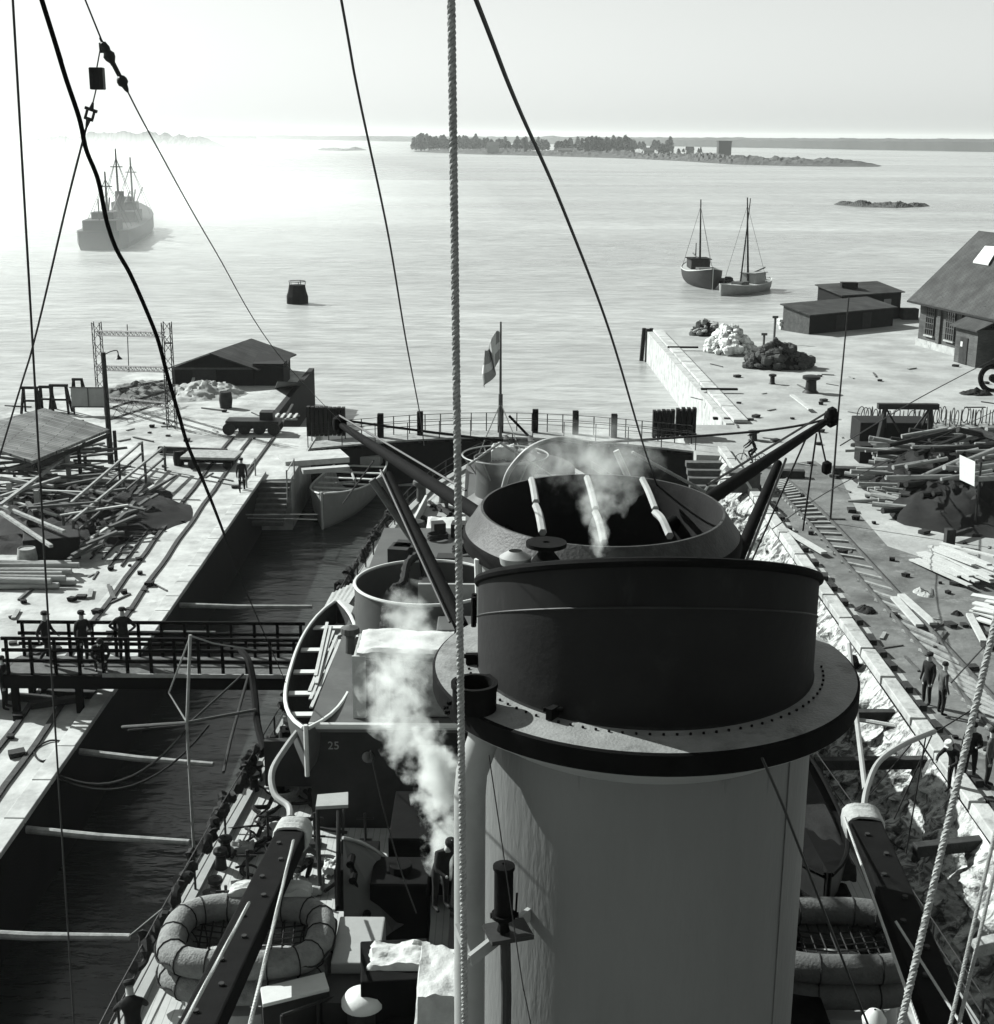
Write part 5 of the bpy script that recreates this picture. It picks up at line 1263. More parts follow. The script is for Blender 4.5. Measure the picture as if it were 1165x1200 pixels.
def throw(px, py, z, L_, yaw, pitch, lab, grp, pale=True):
    p = P(px, py, z); p.z = z
    o = place(pr if pale else pr2, u1 if pale else u2, p, yaw, lab, grp, ry=pitch); o.scale = (L_, 1, 1); o['category'] = 'plank'; return o
for i in range(56):
    px, py = random.uniform(2, 118), random.uniform(525, 600)
    throw(px, py, random.uniform(.75, 1.5), random.uniform(1.6, 4.8), random.choice([random.gauss(.15, .3), random.gauss(.6, .25), random.gauss(-.5, .4)]), random.uniform(-.12, .12), 'weathered plank in the tangled heap left of the staging rails', 'planks tangled on the black heap', random.random() < .08)
for i in range(26):
    px = 95+95*i/26+random.uniform(-6, 6); py = 648-88*i/26+random.uniform(-9, 9)
    throw(px, py, random.uniform(.3, .9), random.uniform(.8, 2.0), random.gauss(.9, .25), random.gauss(-.25, .15), 'short plank end leaning against the staging handrail', 'plank ends at the staging rail', random.random() < .4)
for (a_, e_, z) in (((0, 592), (88, 527), 1.6), ((0, 560), (62, 570), 1.4), ((0, 582), (70, 560), 1.5), ((0, 592), (75, 623), 1.3), ((0, 600), (60, 640), 1.2), ((8, 552), (90, 528), 1.7)):
    A_, B_ = P(*a_, z), P(*e_, z); o = MB().beam(A_, B_, .16, .12).build('long_plank', M['timber'], None, loc=A_); tag(o, 'long pale plank lying across the top of the tangled heap at left', 'plank', 'long planks over the tangled heap')
for (px, py) in ((14, 595), (46, 605), (82, 560)):
    q = P(px, py+14); o = MB().box((q.x, q.y, .9), (.2, .2, 1.8)).build('upright_post', M['timber'], None, loc=q); tag(o, 'squat upright post standing in the tangled plank heap', 'post', 'posts in the plank heap')
# logs bottom left
lg = MB(); lg.tube([(-.5, 0, 0), (.5, 0, 0)], .13, 10); lg = lg.build('log', M['timber'], None, smooth=True); ul = [False]
for i in range(16):
    q = P(random.uniform(-10, 32), 668+25*(i % 8)/8+random.uniform(-2, 2), 0); o = place(lg, ul, (q.x, q.y, .14+.22*(i//8)), random.gauss(0, .05), 'stripped log in the low stack at the left edge', 'logs stacked at the left edge'); o.scale = (random.uniform(3, 4.8), random.uniform(.8, 1.2), 1); o['category'] = 'log'
barrel(P(55, 648), .5, .5, M['tar'], 'dark tub standing behind the log stack at the left edge', 'tub')
b = MB(); q = P(62, 650); b.box((q.x, q.y, .5), (2.3, 2.0, 1.0), .3); tag(b.build('scrap_bin', M['tar'], None, loc=q, bevel=.05), 'black scrap bin at the foot of the black heap', 'bin')
# thin dark frames on the quay: the handrail shadow laid down as timber
for (pa, pe) in (((142, 663), (197, 588)), ((120, 655), (170, 600))):
    A_, B_ = P(*pa, .06), P(*pe, .06); d = (B_-A_).normalized(); s_ = Vector((-d.y, d.x, 0))*.5; b = MB()
    b.beam(A_, B_, .07, .06); b.beam(A_+s_, B_+s_, .07, .06)
    k = int((B_-A_).length/.9)
    for i in range(1, k): b.beam(A_+d*.9*i, A_+d*.9*i+s_, .06, .05)
    tag(b.build('ladder', M['darktimber'], None, loc=A_), 'dark bars lying flat beside the staging rail, drawing its shadow on the left quay', 'ladder', 'drawn rail shadows on the left quay')

# ------------------------------------------------------------------ right quay
tr_ = thing('plank_track', 'narrow track of pale sleepers between two rails on the right quay', 'track', P(1000, 660))
La, Lb = [P(902, 566, .06), P(948, 614, .06), P(1087, 769, .06), P(1190, 890, .06)], [P(922, 562, .06), P(976, 614, .06), P(1143, 797, .06), P(1240, 900, .06)]
for pts in (La, Lb):
    b = MB(); cp_ = curve_pts(pts, 8)
    for i in range(len(cp_)-1): b.beam(cp_[i]+Vector((0, 0, .06)), cp_[i+1]+Vector((0, 0, .06)), .09, .12)
    b.build('rail', M['midtimber'], tr_)
ca, cb_ = curve_pts(La, 14), curve_pts(Lb, 14)
L_ = sum((ca[i+1]-ca[i]).length for i in range(len(ca)-1)); nS = 46
for k in range(nS):
    t = k/nS*(len(ca)-1); i = int(t); f = t-i
    a_, e_ = ca[i].lerp(ca[i+1], f), cb_[i].lerp(cb_[i+1], f); d = (e_-a_).normalized()
    MB().beam(a_-d*.1+Vector((0, 0, .0)), e_+d*.1, .17, .08).build('sleeper', M['timber'], tr_)
for (a_, e_, lb) in (((1048, 700), (1078, 733), 'pale plank lying on the sleepers of the plank track, inner one'), ((1056, 697), (1094, 731), 'pale plank lying beside the plank track, outer one'), ((905, 612), (966, 648), 'pale pole lying between the coping and the plank track'), ((928, 463), (950, 480), 'pale plank lying alone on the bright yard')):
    A_, B_ = P(*a_, .2), P(*e_, .2); o = MB().beam(A_, B_, .3, .1).build('plank', M['paletimber'], None, loc=A_); tag(o, lb, 'plank')
# slender pole
p = P(973, 613); zt = Q(981, 348, p.y).z
o = MB().tube([p, p+Vector((0, 0, zt*.5)), p+Vector((.1, 0, zt))], [.05, .045, .03], 6).build('pole', M['iron'], None, loc=p); tag(o, 'very slender tall dark pole rising from the plank track', 'pole')
# white board on a pole
p = P(1142, 622); sg = thing('sign_board', 'blank white board on a thin dark pole before the dark timber stacks', 'sign', p)
c = Q(1133, 551, p.y)
MB().tube([p, Vector((p.x, p.y, c.z+.4))], .05, 6).build('pole', M['iron'], sg)
b = MB(); qs = [Q(1125, 533, p.y-.1), Q(1143, 541, p.y-1.5), Q(1142, 570, p.y-1.5), Q(1125, 562, p.y-.1)]
plate(qs, .04, M['white'], 'board', sg, (0, 1, 0))
o = MB().beam(P(1113, 628, .3), P(1138, 620, .3), .18, .18).build('beam', M['darktimber'], None, loc=P(1113, 628)); tag(o, 'short dark beam at the foot of the white board pole', 'beam')
o = MB().box(tuple(P(1113, 630, .4)), (.4, .4, .8)).build('post', M['darktimber'], None, loc=P(1113, 630)); tag(o, 'squat dark post left of the white board pole', 'post')
# gallows frame
p = P(1057, 525); gf = thing('timber_gallows', 'heavy dark timber gallows frame at the stacked timber', 'frame', p)
zt = Q(1057, 476, p.y).z; lx, rx2 = P(1027, 525).x, P(1086, 520).x
MB().beam((lx-.1, p.y, zt), (rx2+.1, p.y, zt), .4, .32).build('top_beam', M['darktimber'], gf)
for (xt, s) in ((lx+.35, -1), (rx2-.35, 1)):
    for (dx, dy) in ((-.45 if s < 0 else .0, -.3), (.05 if s < 0 else .5, .6)):
        MB().beam((xt+dx, p.y+dy, 0), (xt, p.y, zt-.1), .2, .2).build('leg', M['darktimber'], gf)
    MB().beam((xt, p.y, zt*.98), (xt-s*1.0, p.y, zt*.35), .1, .1).build('brace', M['darktimber'], gf)
    MB().beam((xt, p.y, zt*.98), (xt-s*.5, p.y+1, 0), .1, .1).build('brace', M['darktimber'], gf)
b = MB().box((p.x-.3, p.y+1.6, .7), (4.2, 2.2, 1.4)); tag(b.build('machine_crate', M['tar'], None, loc=p+Vector((0, 1.6, 0)), bevel=.05), 'low black crate standing behind the gallows frame', 'crate')
o = MB().box(tuple(P(1012, 530, .5)), (.7, 1.2, 1.0)).build('crate', M['tar'], None, loc=P(1012, 530)); tag(o, 'small black crate left of the gallows frame', 'crate')
# timber stacks: logs and slabs
lg2 = MB(); lg2.tube([(-.5, 0, 0), (.5, 0, 0)], .12, 8); lg2 = lg2.build('log', M['timber'], None, smooth=True); u3 = [False]
lg3 = MB(); lg3.tube([(-.5, 0, 0), (.5, 0, 0)], .13, 8); lg3 = lg3.build('log', M['darktimber'], None, smooth=True); u4 = [False]
def logat(px, py, z, L_, yaw, pitch, lab, grp, dark=False):
    p = P(px, py, z); o = place(lg3 if dark else lg2, u4 if dark else u3, p, yaw, lab, grp, ry=pitch); s_ = random.uniform(.7, 1.2); o.scale = (L_, s_, s_); o['category'] = 'log'
for i in range(46):
    (lambda py: logat(random.uniform(1030, 1078), py, .15+1.5*random.random()*(590-py)/75,  random.uniform(2.2, 4.2), R(random.gauss(-8, 8)), random.gauss(.02, .06), 'pale stripped log in the stack below the gallows frame', 'pale logs below the gallows frame'))(random.uniform(515, 588))
for i in range(34):
    t = i/34
    logat(1020+t*50+random.uniform(-10, 10), 552+t*42+random.uniform(-8, 8), random.uniform(.1, .3), random.uniform(1.8, 3.2), R(random.gauss(-38, 8)), random.gauss(.02, .03), 'pale log end fanned out at the near foot of the log stack', 'pale log ends fanned out on the ground')
for i in range(110):
    (lambda py: logat(random.uniform(1080, 1195), py, .2+2.2*random.random()*(605-py)/90,  random.uniform(2.5, 5.5), R(random.gauss(18, 14)), random.gauss(0, .1), 'dark log in the high stack behind the white board', 'dark logs behind the white board', True))(random.uniform(505, 600))
for i in range(34):
    logat(random.uniform(1075, 1180), random.uniform(500, 560), random.uniform(1.5, 2.5), random.uniform(2, 4.5), R(random.gauss(22, 12)), random.gauss(0, .08), 'grey log on top of the high dark stack at right', 'grey logs topping the high dark stack')
heap(P(1118, 572), 4.4, 6.0, 2.0, M['tar'], 'bark_heap', 'black mound of bark and logs under the high stack', 'heap', 11, .3)
heap(P(1165, 600), 5, 6, 1.6, M['tar'], 'bark_heap', 'black mound at the right edge beyond the white board', 'heap', 17, .3)
o = MB().beam(P(1140, 503, 2.6), P(1195, 522, 2.6), .5, .18).build('slab_plank', M['darktimber'], None, loc=P(1140, 503)); tag(o, 'thick dark plank sticking out on top of the high stack', 'plank')
b = plate([P(1094, 500, 2.2), P(1112, 522, 1.0), P(1090, 520, 1.0)], .05, M['paletimber'], 'board_offcut', None, (0, 1, 0)); tag(b, 'pale triangular offcut leaning right of the gallows frame', 'board')
# loose bright planks at the right edge
for i in range(22):
    t = i/22; a_ = P(1074+34*t+random.uniform(-6, 6), 652-20*t+random.uniform(-3, 3)*1.5, .15+.02*i); 
    e_ = a_+(P(1165, 692, 0)-P(1083, 650, 0)).normalized()*random.uniform(3.2, 5.0)+Vector((random.uniform(-.5, .5), random.uniform(-.5, .5), .1))
    a_.z = .1+.012*i
    o = MB().beam(a_, e_, .24, .06).build('plank', M['paletimber'], None, loc=a_); tag(o, 'bright sawn plank in the loose pile right of the plank track', 'plank', 'bright sawn planks at the right edge')
for i in range(9):
    a_ = P(1138+random.uniform(-3, 26), 700+random.uniform(-6, 26), .12+.03*i); o = MB().beam(a_, a_+Vector((random.uniform(1, 2.6), random.uniform(-2.6, -1.2), .02)), .4, .05).build('board', M['white'], None, loc=a_); tag(o, 'white painted board lying in the near pile at the right edge', 'board', 'white boards at the right edge')
o = MB().beam(P(1136, 720, .15), P(1153, 752, .15), .25, .1).build('board', M['paletimber'], None, loc=P(1136, 720)); tag(o, 'single pale board pointing down the quay at the right edge', 'board')
for (px, py, s_, lb) in ((1078, 694, .35, 'small pale stone lying on cinders right of the track'), (1122, 720, .3, 'small dark lump right of the plank track'), (1085, 618, .3, 'small stone below the log fan'), (1014, 716, .45, 'dark rag heap between coping and plank track'), (1085, 698, .35, 'dark stone next to the small pale one')):
    q = P(px, py); heap(q, s_, s_, s_*.6, M['stone'] if 'pale' in lb else M['tar'], 'stone', lb, 'stone', px)
# bollards, capstan
def bollard(p, r, h, lb):
    b = MB(); b.lathe([(r*1.1, 0), (r*.75, h*.15), (r*.65, h*.7), (r*1.15, h*.8), (r*1.15, h*.95), (r*.7, h), (.02, h)], p, 20); return tag(b.build('bollard', M['iron'], None, smooth=True, loc=p), lb, 'bollard')
bollard(P(950, 460), .55, 1.25, 'large mushroom capped bollard on the bright right yard')
bollard(P(905, 450), .25, .75, 'small dark bollard left of the large mushroom capped one')
bollard(P(883, 516), .3, .6, 'low bollard on the right quay beyond the cyclist')
b = MB().box(tuple(P(900, 468, .02)), (.05, .05, .02))
o = MB().box(tuple(P(866, 491, .06)), (1.9, .35, .12), -.1).build('timber', M['darktimber'], None, loc=P(866, 491)); tag(o, 'dark timber lying on the right quay near the cyclist', 'timber')
o = MB().box(tuple(P(925, 555, .2)), (1.6, .5, .4), -.1).build('timber', M['darktimber'], None, loc=P(925, 555)); tag(o, 'short dark timber at the head of the plank track', 'timber')
o = MB().box(tuple(P(995, 553, .25)), (1.7, .6, .5), -.1).build('timber', M['darktimber'], None, loc=P(995, 553)); tag(o, 'dark timber left of the fanned log ends', 'timber')
# twisted hoops (coils) beyond the gallows
hp = MB().tube([(.55*math.cos(t), 0, .5+.5*math.sin(t)) for t in [2*math.pi*i/14 for i in range(14)]], .03, 5, closed=True).build('iron_hoop', M['iron'], None); uh = [False]
for i in range(40):
    q = P(1008+i*4.2+random.uniform(-1, 1), 497+random.uniform(-3, 3)); o = place(hp, uh, q, R(random.uniform(50, 80)), 'iron hoop in the long row standing behind the gallows frame', 'iron hoops in a long row'); o['category'] = 'hoop'
# big wheel and dark lump by the brick building
c = P(1160, 458)+Vector((.2, 0, .9)); b = MB().tube([c+Vector((.95*math.cos(t), .2*math.sin(t), .9*math.sin(t))) for t in [2*math.pi*i/26 for i in range(26)]], .2, 8, closed=True)
b.tube([c-Vector((0, .25, 0)), c+Vector((0, .25, 0))], .3, 10); tag(b.build('cable_drum', M['black'], None, smooth=True, loc=c-Vector((0, 0, .9))), 'large black wheel at the right edge below the brick building', 'wheel')
heap(P(1145, 462), 1.2, .8, .5, M['tar'], 'tarpaulin_heap', 'dark crumpled heap left of the large black wheel', 'heap', 23)
# two heaps of stones by the water
def mk_stone(nm, m):
    b = MB(); N, K = 9, 6; sd_ = random.random()*9
    for j in range(K+1):
        ph = math.pi*j/K
        for i in range(N):
            t = 2*math.pi*i/N; r = .34*(1+.35*noise.noise(Vector((math.cos(t)*2+sd_, math.sin(t)*2, math.cos(ph)*2))))
            b.v.append(Vector((r*math.sin(ph)*math.cos(t), r*math.sin(ph)*math.sin(t), r*.8*math.cos(ph))))
    for j in range(K):
        for i in range(N): b.f.append([j*N+i, (j+1)*N+i, (j+1)*N+(i+1) % N, j*N+(i+1) % N])
    return b.build(nm, m, None)
for (pc, rx_, ry_, h, n_, mk, lb, grp) in ((P(856, 412), 2.0, 2.6, 2.5, 170, 'white', 'pale rough boulder in the bright heap by the water', 'boulders in the bright heap'), (P(830, 392), 1.7, 1.6, 1.3, 34, 'midtimber', 'grey boulder in the low heap at the tip of the right mole', 'boulders at the mole tip'), (P(912, 430), 2.7, 1.8, 2.3, 160, 'iron', 'dark boulder in the pointed heap beside the bright one', 'boulders in the dark heap')):
    M['b_'+mk] = mat('boulder_'+mk, {'white': .5, 'midtimber': .2, 'iron': .05}[mk], .95, .5, 2, .4)
    protos = [mk_stone('boulder', M['b_'+mk]) for _ in range(3)]; us = [[False] for _ in range(3)]
    for i in range(n_):
        t = random.uniform(0, 6.28); u = (i+.5)/n_; r = math.sqrt(u); z = .15+h*(1-r)**.8*random.uniform(.75, 1)
        k = i % 3; o = place(protos[k], us[k], (pc.x+rx_*r*math.cos(t), pc.y+ry_*r*math.sin(t), z), random.uniform(0, 6), lb, grp, rx=random.uniform(-.6, .6)); s_ = .3+1.3*random.random()**1.6; o.scale = (s_*random.uniform(.7, 1.3), s_, s_*random.uniform(.5, 1.2)); o['category'] = 'boulder'
    heap(pc, rx_*.95, ry_*.95, h*.8, M['tar'] if mk != 'white' else M['stone'], 'rubble_heap', 'core of the '+{'white': 'bright', 'midtimber': 'low grey', 'iron': 'dark pointed'}[mk]+' boulder heap at the water', 'heap', 2)
for (px, py, h, lb) in ((907, 402, 2.3, 'forked post'), (895, 405, 1.0, 'short post')):
    q = P(px, py); b = MB().tube([q, q+Vector((0, 0, h))], .1, 6); b.tube([q+Vector((-.25, 0, h)), q+Vector((.25, 0, h))], .12, 6); tag(b.build('mooring_post', M['midtimber'], None, loc=q), lb+' at the water left of the long low sheds', 'post')
q = P(921, 386); b = MB().box((q.x, q.y, .55), (1.5, 1.1, .25)); b.box((q.x, q.y, .9), (1.5, 1.1, .2)); b.box((q.x, q.y, .2), (1.2, .9, .4)); tag(b.build('cart', M['white'], None, loc=q, bevel=.03), 'white slatted cart standing left of the long low sheds', 'cart')
o = MB().tube([P(886, 470, 0)-Vector((.0, 0, 0)), P(886, 470, 0)+Vector((0, 0, .1))], .1, 6)
# mooring dolphin at the mole
q = P(758, 424, SEA); b = MB()
for (dx, dy) in ((0, 0), (.35, .3), (-.3, .4)): b.tube([(q.x+dx*2, q.y+dy*2, -6), (q.x+dx, q.y+dy, .3)], .2, 8)
tag(b.build('mooring_pile', M['tar'], None, smooth=True, loc=q), 'dark cluster of piles at the tip of the right mole', 'piles')
# low sheds
def shed(name, lb, pa, pb_, depth, h0, h1, wallm, roofm, front_over=.25):
    A_, B_ = P(*pa), P(*pb_); d = (B_-A_).normalized(); nb_ = Vector((-d.y, d.x, 0)); D_ = nb_*depth
    t = thing(name, lb, 'shed', (A_+B_)/2); up = lambda v, z: Vector((v.x, v.y, z))
    b = MB().add([A_, B_, B_+D_, A_+D_, up(A_, h0), up(B_, h0), up(B_+D_, h1), up(A_+D_, h1)], [(0, 1, 5, 4), (1, 2, 6, 5), (2, 3, 7, 6), (3, 0, 4, 7)]); b.build('wall', wallm, t)
    f = -nb_*front_over; e_ = d*.25
    slab([up(A_, h0+.1)+f-e_, up(B_, h0+.1)+f+e_, up(B_+D_, h1+.1)-f+e_, up(A_+D_, h1+.1)-f-e_], .1).build('roof', roofm, t)
    return t, A_, B_, D_, d
t, A_, B_, D_, d = shed('low_shed', 'long low black shed with a flat sloping roof near the water on the right', (948, 392), (1046, 382), 3.4, 1.75, 2.4, M['tar'], M['shingle'])
k = -Vector((-d.y, d.x, 0))*.03
MB().add([A_-d*.02, A_-d*.02+D_, A_-d*.02+D_+Vector((0, 0, 2.35)), A_-d*.02+Vector((0, 0, 1.75))], [(0, 1, 2, 3)]).build('end_wall', M['midtimber'], t)  # end wall in paler timber, its sunlight put into the colour
for f in (.3, .62): q = A_.lerp(B_, f)+k; MB().beam(q+Vector((0, 0, .8)), q+d*1.2+Vector((0, 0, .8)), .04, 1.5).build('door', M['darktimber'], t)
t, A_, B_, D_, d = shed('tall_shed', 'taller black shed joined behind the long low one', (985, 378), (1054, 373), 3.6, 2.6, 3.3, M['tar'], M['shingle'])
k = -Vector((-d.y, d.x, 0))*.04
q = A_.lerp(B_, .7)+k; MB().beam(q+Vector((0, 0, 1.7)), q+d*1.0+Vector((0, 0, 1.7)), .04, .7).build('window', M['glass'], t)
q = A_.lerp(B_, .35)+D_*.6; MB().box((q.x, q.y, 3.4), (1.6, 1.0, .5), -.05).build('roof_hatch', M['tar'], t)
q = P(1065, 374); b = MB().box((q.x, q.y, .55), (1.6, 1.2, 1.1)); tag(b.build('crate', M['darktimber'], None, loc=q, bevel=.04), 'dark crate between the black sheds and the brick building', 'crate')
# brick building
A_ = P(1075, 404); B_ = P(1146, 424); d = (B_-A_).normalized(); nb_ = Vector((-d.y, d.x, 0))
if nb_.y < 0: nb_ = -nb_
LEN = 34; W_ = 12.0; EZ = 4.6
rg = None
# ridge found so that its near end is seen at the pixel of the photograph
best = 1e9
for wi in range(30, 110):
    c = A_-d*.6+nb_*(wi/10)
    dd_ = ray(1148, 272); 
    # point on the ray above c (least horizontal distance)
    tt = (c.x*dd_.x+c.y*dd_.y)/(dd_.x**2+dd_.y**2); pp = Vector((dd_.x*tt, dd_.y*tt, H+dd_.z*tt)); e_ = (Vector((pp.x, pp.y))-Vector((c.x, c.y))).length
    if e_ < best: best = e_; rg = (wi/10, pp.z)
HW, RZ = rg[0], rg[1]
bb = thing('brick_workshop', 'brick workshop with tall windows and a broad pitched roof at the right edge', 'building', A_)
up = lambda v, z: Vector((v.x, v.y, z)); BE = A_+d*LEN
b = MB().add([A_, BE, BE+nb_*2*HW, A_+nb_*2*HW, up(A_, EZ), up(BE, EZ), up(BE+nb_*2*HW, EZ), up(A_+nb_*2*HW, EZ), up(A_+nb_*HW, RZ-.2), up(BE+nb_*HW, RZ-.2)], [(0, 1, 5, 4), (1, 2, 6, 9, 5), (2, 3, 7, 6), (3, 0, 4, 8, 7)])
bw_ = b.build('wall', M['brick'], bb)
sl_ = (RZ-EZ)/HW
e0 = up(A_-d*.7-nb_*.9, EZ-.9*sl_+.12); e1 = up(BE+d*.7-nb_*.9, EZ-.9*sl_+.12); r0 = up(A_-d*.7+nb_*HW, RZ+.12); r1 = up(BE+d*.7+nb_*HW, RZ+.12)
rf = slab([e0, e1, r1, r0], .16).build('roof', M['tile'], bb)
e2 = up(A_-d*.7+nb_*(2*HW+.9), EZ-.9*sl_+.12); e3 = up(BE+d*.7+nb_*(2*HW+.9), EZ-.9*sl_+.12)
slab([r0, r1, e3, e2], .16).build('roof', M['tile'], bb)
MB().beam(e0-Vector((0, 0, .1)), e1-Vector((0, 0, .1)), .14, .16).build('gutter', M['iron'], rf)
q0 = e0.lerp(e1, .0)
def onroof(u, v): return (e0+(e1-e0)*u).lerp(r0+(r1-r0)*u, v)
# skylight placed where the pixel ray meets the roof plane
def hitplane(px, py, p0, nrm):
    dr = ray(px, py); o_ = Vector((0, 0, H)); t = (p0-o_).dot(nrm)/dr.dot(nrm); return o_+dr*t
nr_ = (e1-e0).cross(r0-e0).normalized()
if nr_.z < 0: nr_ = -nr_
qs = [hitplane(x, y, e0, nr_)+nr_*.2 for (x, y) in ((1142, 308), (1160, 311), (1172, 291), (1156, 290))]
slab(qs, .15).build('skylight', M['white'], rf)
for i in range(8):
    s0 = 1.3+i*3.3; c = A_+d*s0-nb_*.06
    wn = MB(); wn.beam(c+Vector((0, 0, 2.4)), c+d*1.3+Vector((0, 0, 2.4)), .06, 2.5); wf = wn.build('window', M['glass'], bb)
    b = MB(); cc = c-nb_*.06
    for f in (0, .325, .65, .975, 1.3): b.beam(cc+d*f+Vector((0, 0, 1.15)), cc+d*f+Vector((0, 0, 3.65)), .05, .05, up=d)
    for z in (1.15, 1.65, 2.15, 2.65, 3.15, 3.65): b.beam(cc+Vector((0, 0, z)), cc+d*1.3+Vector((0, 0, z)), .05, .05)
    b.build('frame', M['midtimber'], wf)
    b = MB(); b.beam(c-nb_*.06-d*.1+Vector((0, 0, 1.05)), c-nb_*.06+d*1.4+Vector((0, 0, 1.05)), .2, .12); b.build('sill', M['stone'], wf)
    q = A_+d*(s0+2.2)-nb_*.1; b = MB().beam(q+Vector((0, 0, 0)), q+Vector((0, 0, EZ)), .5, .2, up=nb_); b.build('pilaster', M['brick'], bb)
b = MB().beam(A_-nb_*.12+Vector((0, 0, .3)), BE-nb_*.12+Vector((0, 0, .3)), .2, .6); b.build('plinth', M['stone'], bb)
# porch
q = A_+d*9.2-nb_*1.9
pc = thing('porch', 'small porch with its own roof against the front of the brick workshop', 'porch', q)
MB().prism([xy(q), xy(q+d*3.2), xy(q+d*3.2+nb_*1.7), xy(q+nb_*1.7)], 0, 3.0).build('wall', M['brick'], pc)
slab([up(q-d*.4-nb_*.4, 3.0), up(q+d*3.6-nb_*.4, 3.0), up(q+d*3.6+nb_*1.7, 3.9), up(q-d*.4+nb_*1.7, 3.9)], .12).build('roof', M['tile'], pc)
c = q-nb_*.04+d*.8; MB().beam(c+Vector((0, 0, 1.1)), c+d*1.1+Vector((0, 0, 1.1)), .06, 2.1).build('door', M['darktimber'], pc)
c = q-nb_*.09+d*.95; MB().beam(c+Vector((0, 0, 1.6)), c+d*.3+Vector((0, 0, 1.6)), .03, .4).build('notice', M['white'], pc)

# ------------------------------------------------------------------ on the water
def workboat(name, lb, pc, L_, B_, hh, rz, hullm, mast, second, deckm=None):
    t = boat(name, lb, 'boat', L_, B_, hh, (0, 0, 0), 0, hullm, open_=False, double=True, sheer=.3)
    MB().box((0, -.15*L_, hh+.7), (B_*.55, L_*.22, 1.4)).build('wheelhouse', M['darktimber'] if 'dark' in lb else M['lgrey'], t, bevel=.05)
    MB().box((0, -.15*L_, hh+1.45), (B_*.62, L_*.26, .1)).build('wheelhouse_roof', M['black'] if 'dark' in lb else M['lgrey'], t)
    MB().box((0, .12*L_, hh+.25), (B_*.4, L_*.16, .4)).build('hatch', M['midtimber'], t)
    MB().tube([(0, mast[0], hh), (mast[2], mast[0], mast[1])], [.17, .08], 8).build('mast', M['tar'], t)
    if second: MB().tube([(0, second[0], hh), (second[2], second[0], second[1])], [.12, .06], 8).build('mast', M['tar'], t)
    MB().tube([(0, mast[0], hh+1.2), (0, mast[0]-L_*.34, hh+1.9)], .1, 8).build('sail_boom', M['midtimber'], t)
    for (x, y) in ((-B_*.45, -.2*L_), (B_*.45, -.2*L_), (0, L_*.48)): MB().tube([(x, y, hh), (mast[2]*.9, mast[0], mast[1]*.92)], .025, 4).build('shroud', M['wire'], t)
    b = MB(); b.box((0, -.36*L_, hh+.35), (.5, .5, .7)); b.build('winch', M['iron'], t)
    t.location = pc; t.rotation_euler = (0, 0, rz); return t
p = P(826, 337, SEA); workboat('fishing_boat', 'white hulled boat with dark wheelhouse and one tall mast beyond the right mole', p+Vector((0, 4, -.4)), 14, 5.0, 2.5, R(185), M['dgrey'], (-1.0, 12.3, .3), (-4, 6, 0))
p = P(880, 346, SEA); workboat('sailing_boat', 'lighter decked boat with two bare masts moored right of the other boat', p+Vector((0, 4, -.4)), 13, 4.0, 1.5, R(140), M['lgrey'], (-.5, 13.0, .8), (1.6, 13.0, -.9))
p = P(855, 338, SEA); b = MB().box((p.x, p.y+2, SEA+.3), (1.6, 5, 1.5)); b.box((p.x, p.y+1, SEA+1.2), (1.0, 1.8, .6)); tag(b.build('barge', M['tar'], None, loc=p, bevel=.2), 'small black barge lying between the two moored boats', 'barge')
# float
p = P(347, 357, SEA); fl_ = thing('mooring_float', 'black riveted mooring float with a top rail alone on the water', 'float', p)
b = MB(); b.lathe([(1.35, -.6), (1.35, .9), (1.15, 1.5), (1.0, 2.3), (.02, 2.35)], p+Vector((0, 1.3, 0)), 10); b.build('body', M['black'], fl_)
b = MB(); b.tube([p+Vector((1.05*math.cos(t), 1.3+1.05*math.sin(t), 2.75)) for t in [2*math.pi*i/12 for i in range(12)]], .05, 5, closed=True)
for i in range(5): t = 6.283*i/5; b.tube([p+Vector((1.0*math.cos(t), 1.3+1.0*math.sin(t), 2.2)), p+Vector((1.05*math.cos(t), 1.3+1.05*math.sin(t), 2.75))], .05, 5)
b.build('rail', M['iron'], fl_)
# steamer in the smoke
a_, e_ = Vector((-72, 252, SEA)), Vector((-81, 318, SEA)); hd_ = (e_-a_).normalized(); ang = math.atan2(-hd_.x, hd_.y)
stm = thing('steamer', 'grey three-masted steamer half lost in smoke at the upper left', 'ship', (0, 0, 0))
Ls = 66
b = MB(); pf = [(-33, 3.6, 3.4), (-28, 4.6, 3.2), (-10, 4.9, 3.0), (8, 4.8, 3.2), (20, 4.2, 3.8), (28, 2.6, 4.6), (33, .2, 5.4)]
for (y, hb, gz) in pf:
    for (f, z) in ((.8, -1.5), (1, 1), (1, gz)): b.v.append(Vector((-hb*f, y, z)))
    for (f, z) in ((1, gz), (1, 1), (.8, -1.5)): b.v.append(Vector((hb*f, y, z)))
for i in range(len(pf)-1):
    for j in range(5): b.f.append([i*6+j, (i+1)*6+j, (i+1)*6+j+1, i*6+j+1])
b.f.append(list(range(6))); b.build('hull', M['dgrey'], stm)
for (y, sy, wz_, z0, hh, nm) in ((-27, 9, 6.0, 3, 2.2, 'after_house'), (-25, 4, 4, 5.2, 1.2, 'after_bridge'), (4, 12, 6, 3, 2.2, 'midship_house'), (7, 5, 5, 5.2, 1.6, 'bridge'), (8, 2.5, 3, 6.8, 1.0, 'chart_house')):
    MB().box((0, y, z0+hh/2), (wz_, sy, hh)).build(nm, M['dgrey'], stm, bevel=.1)
MB().cyl((0, -1, 5), .9, 4.2, 16).build('funnel', M['dgrey'], stm)
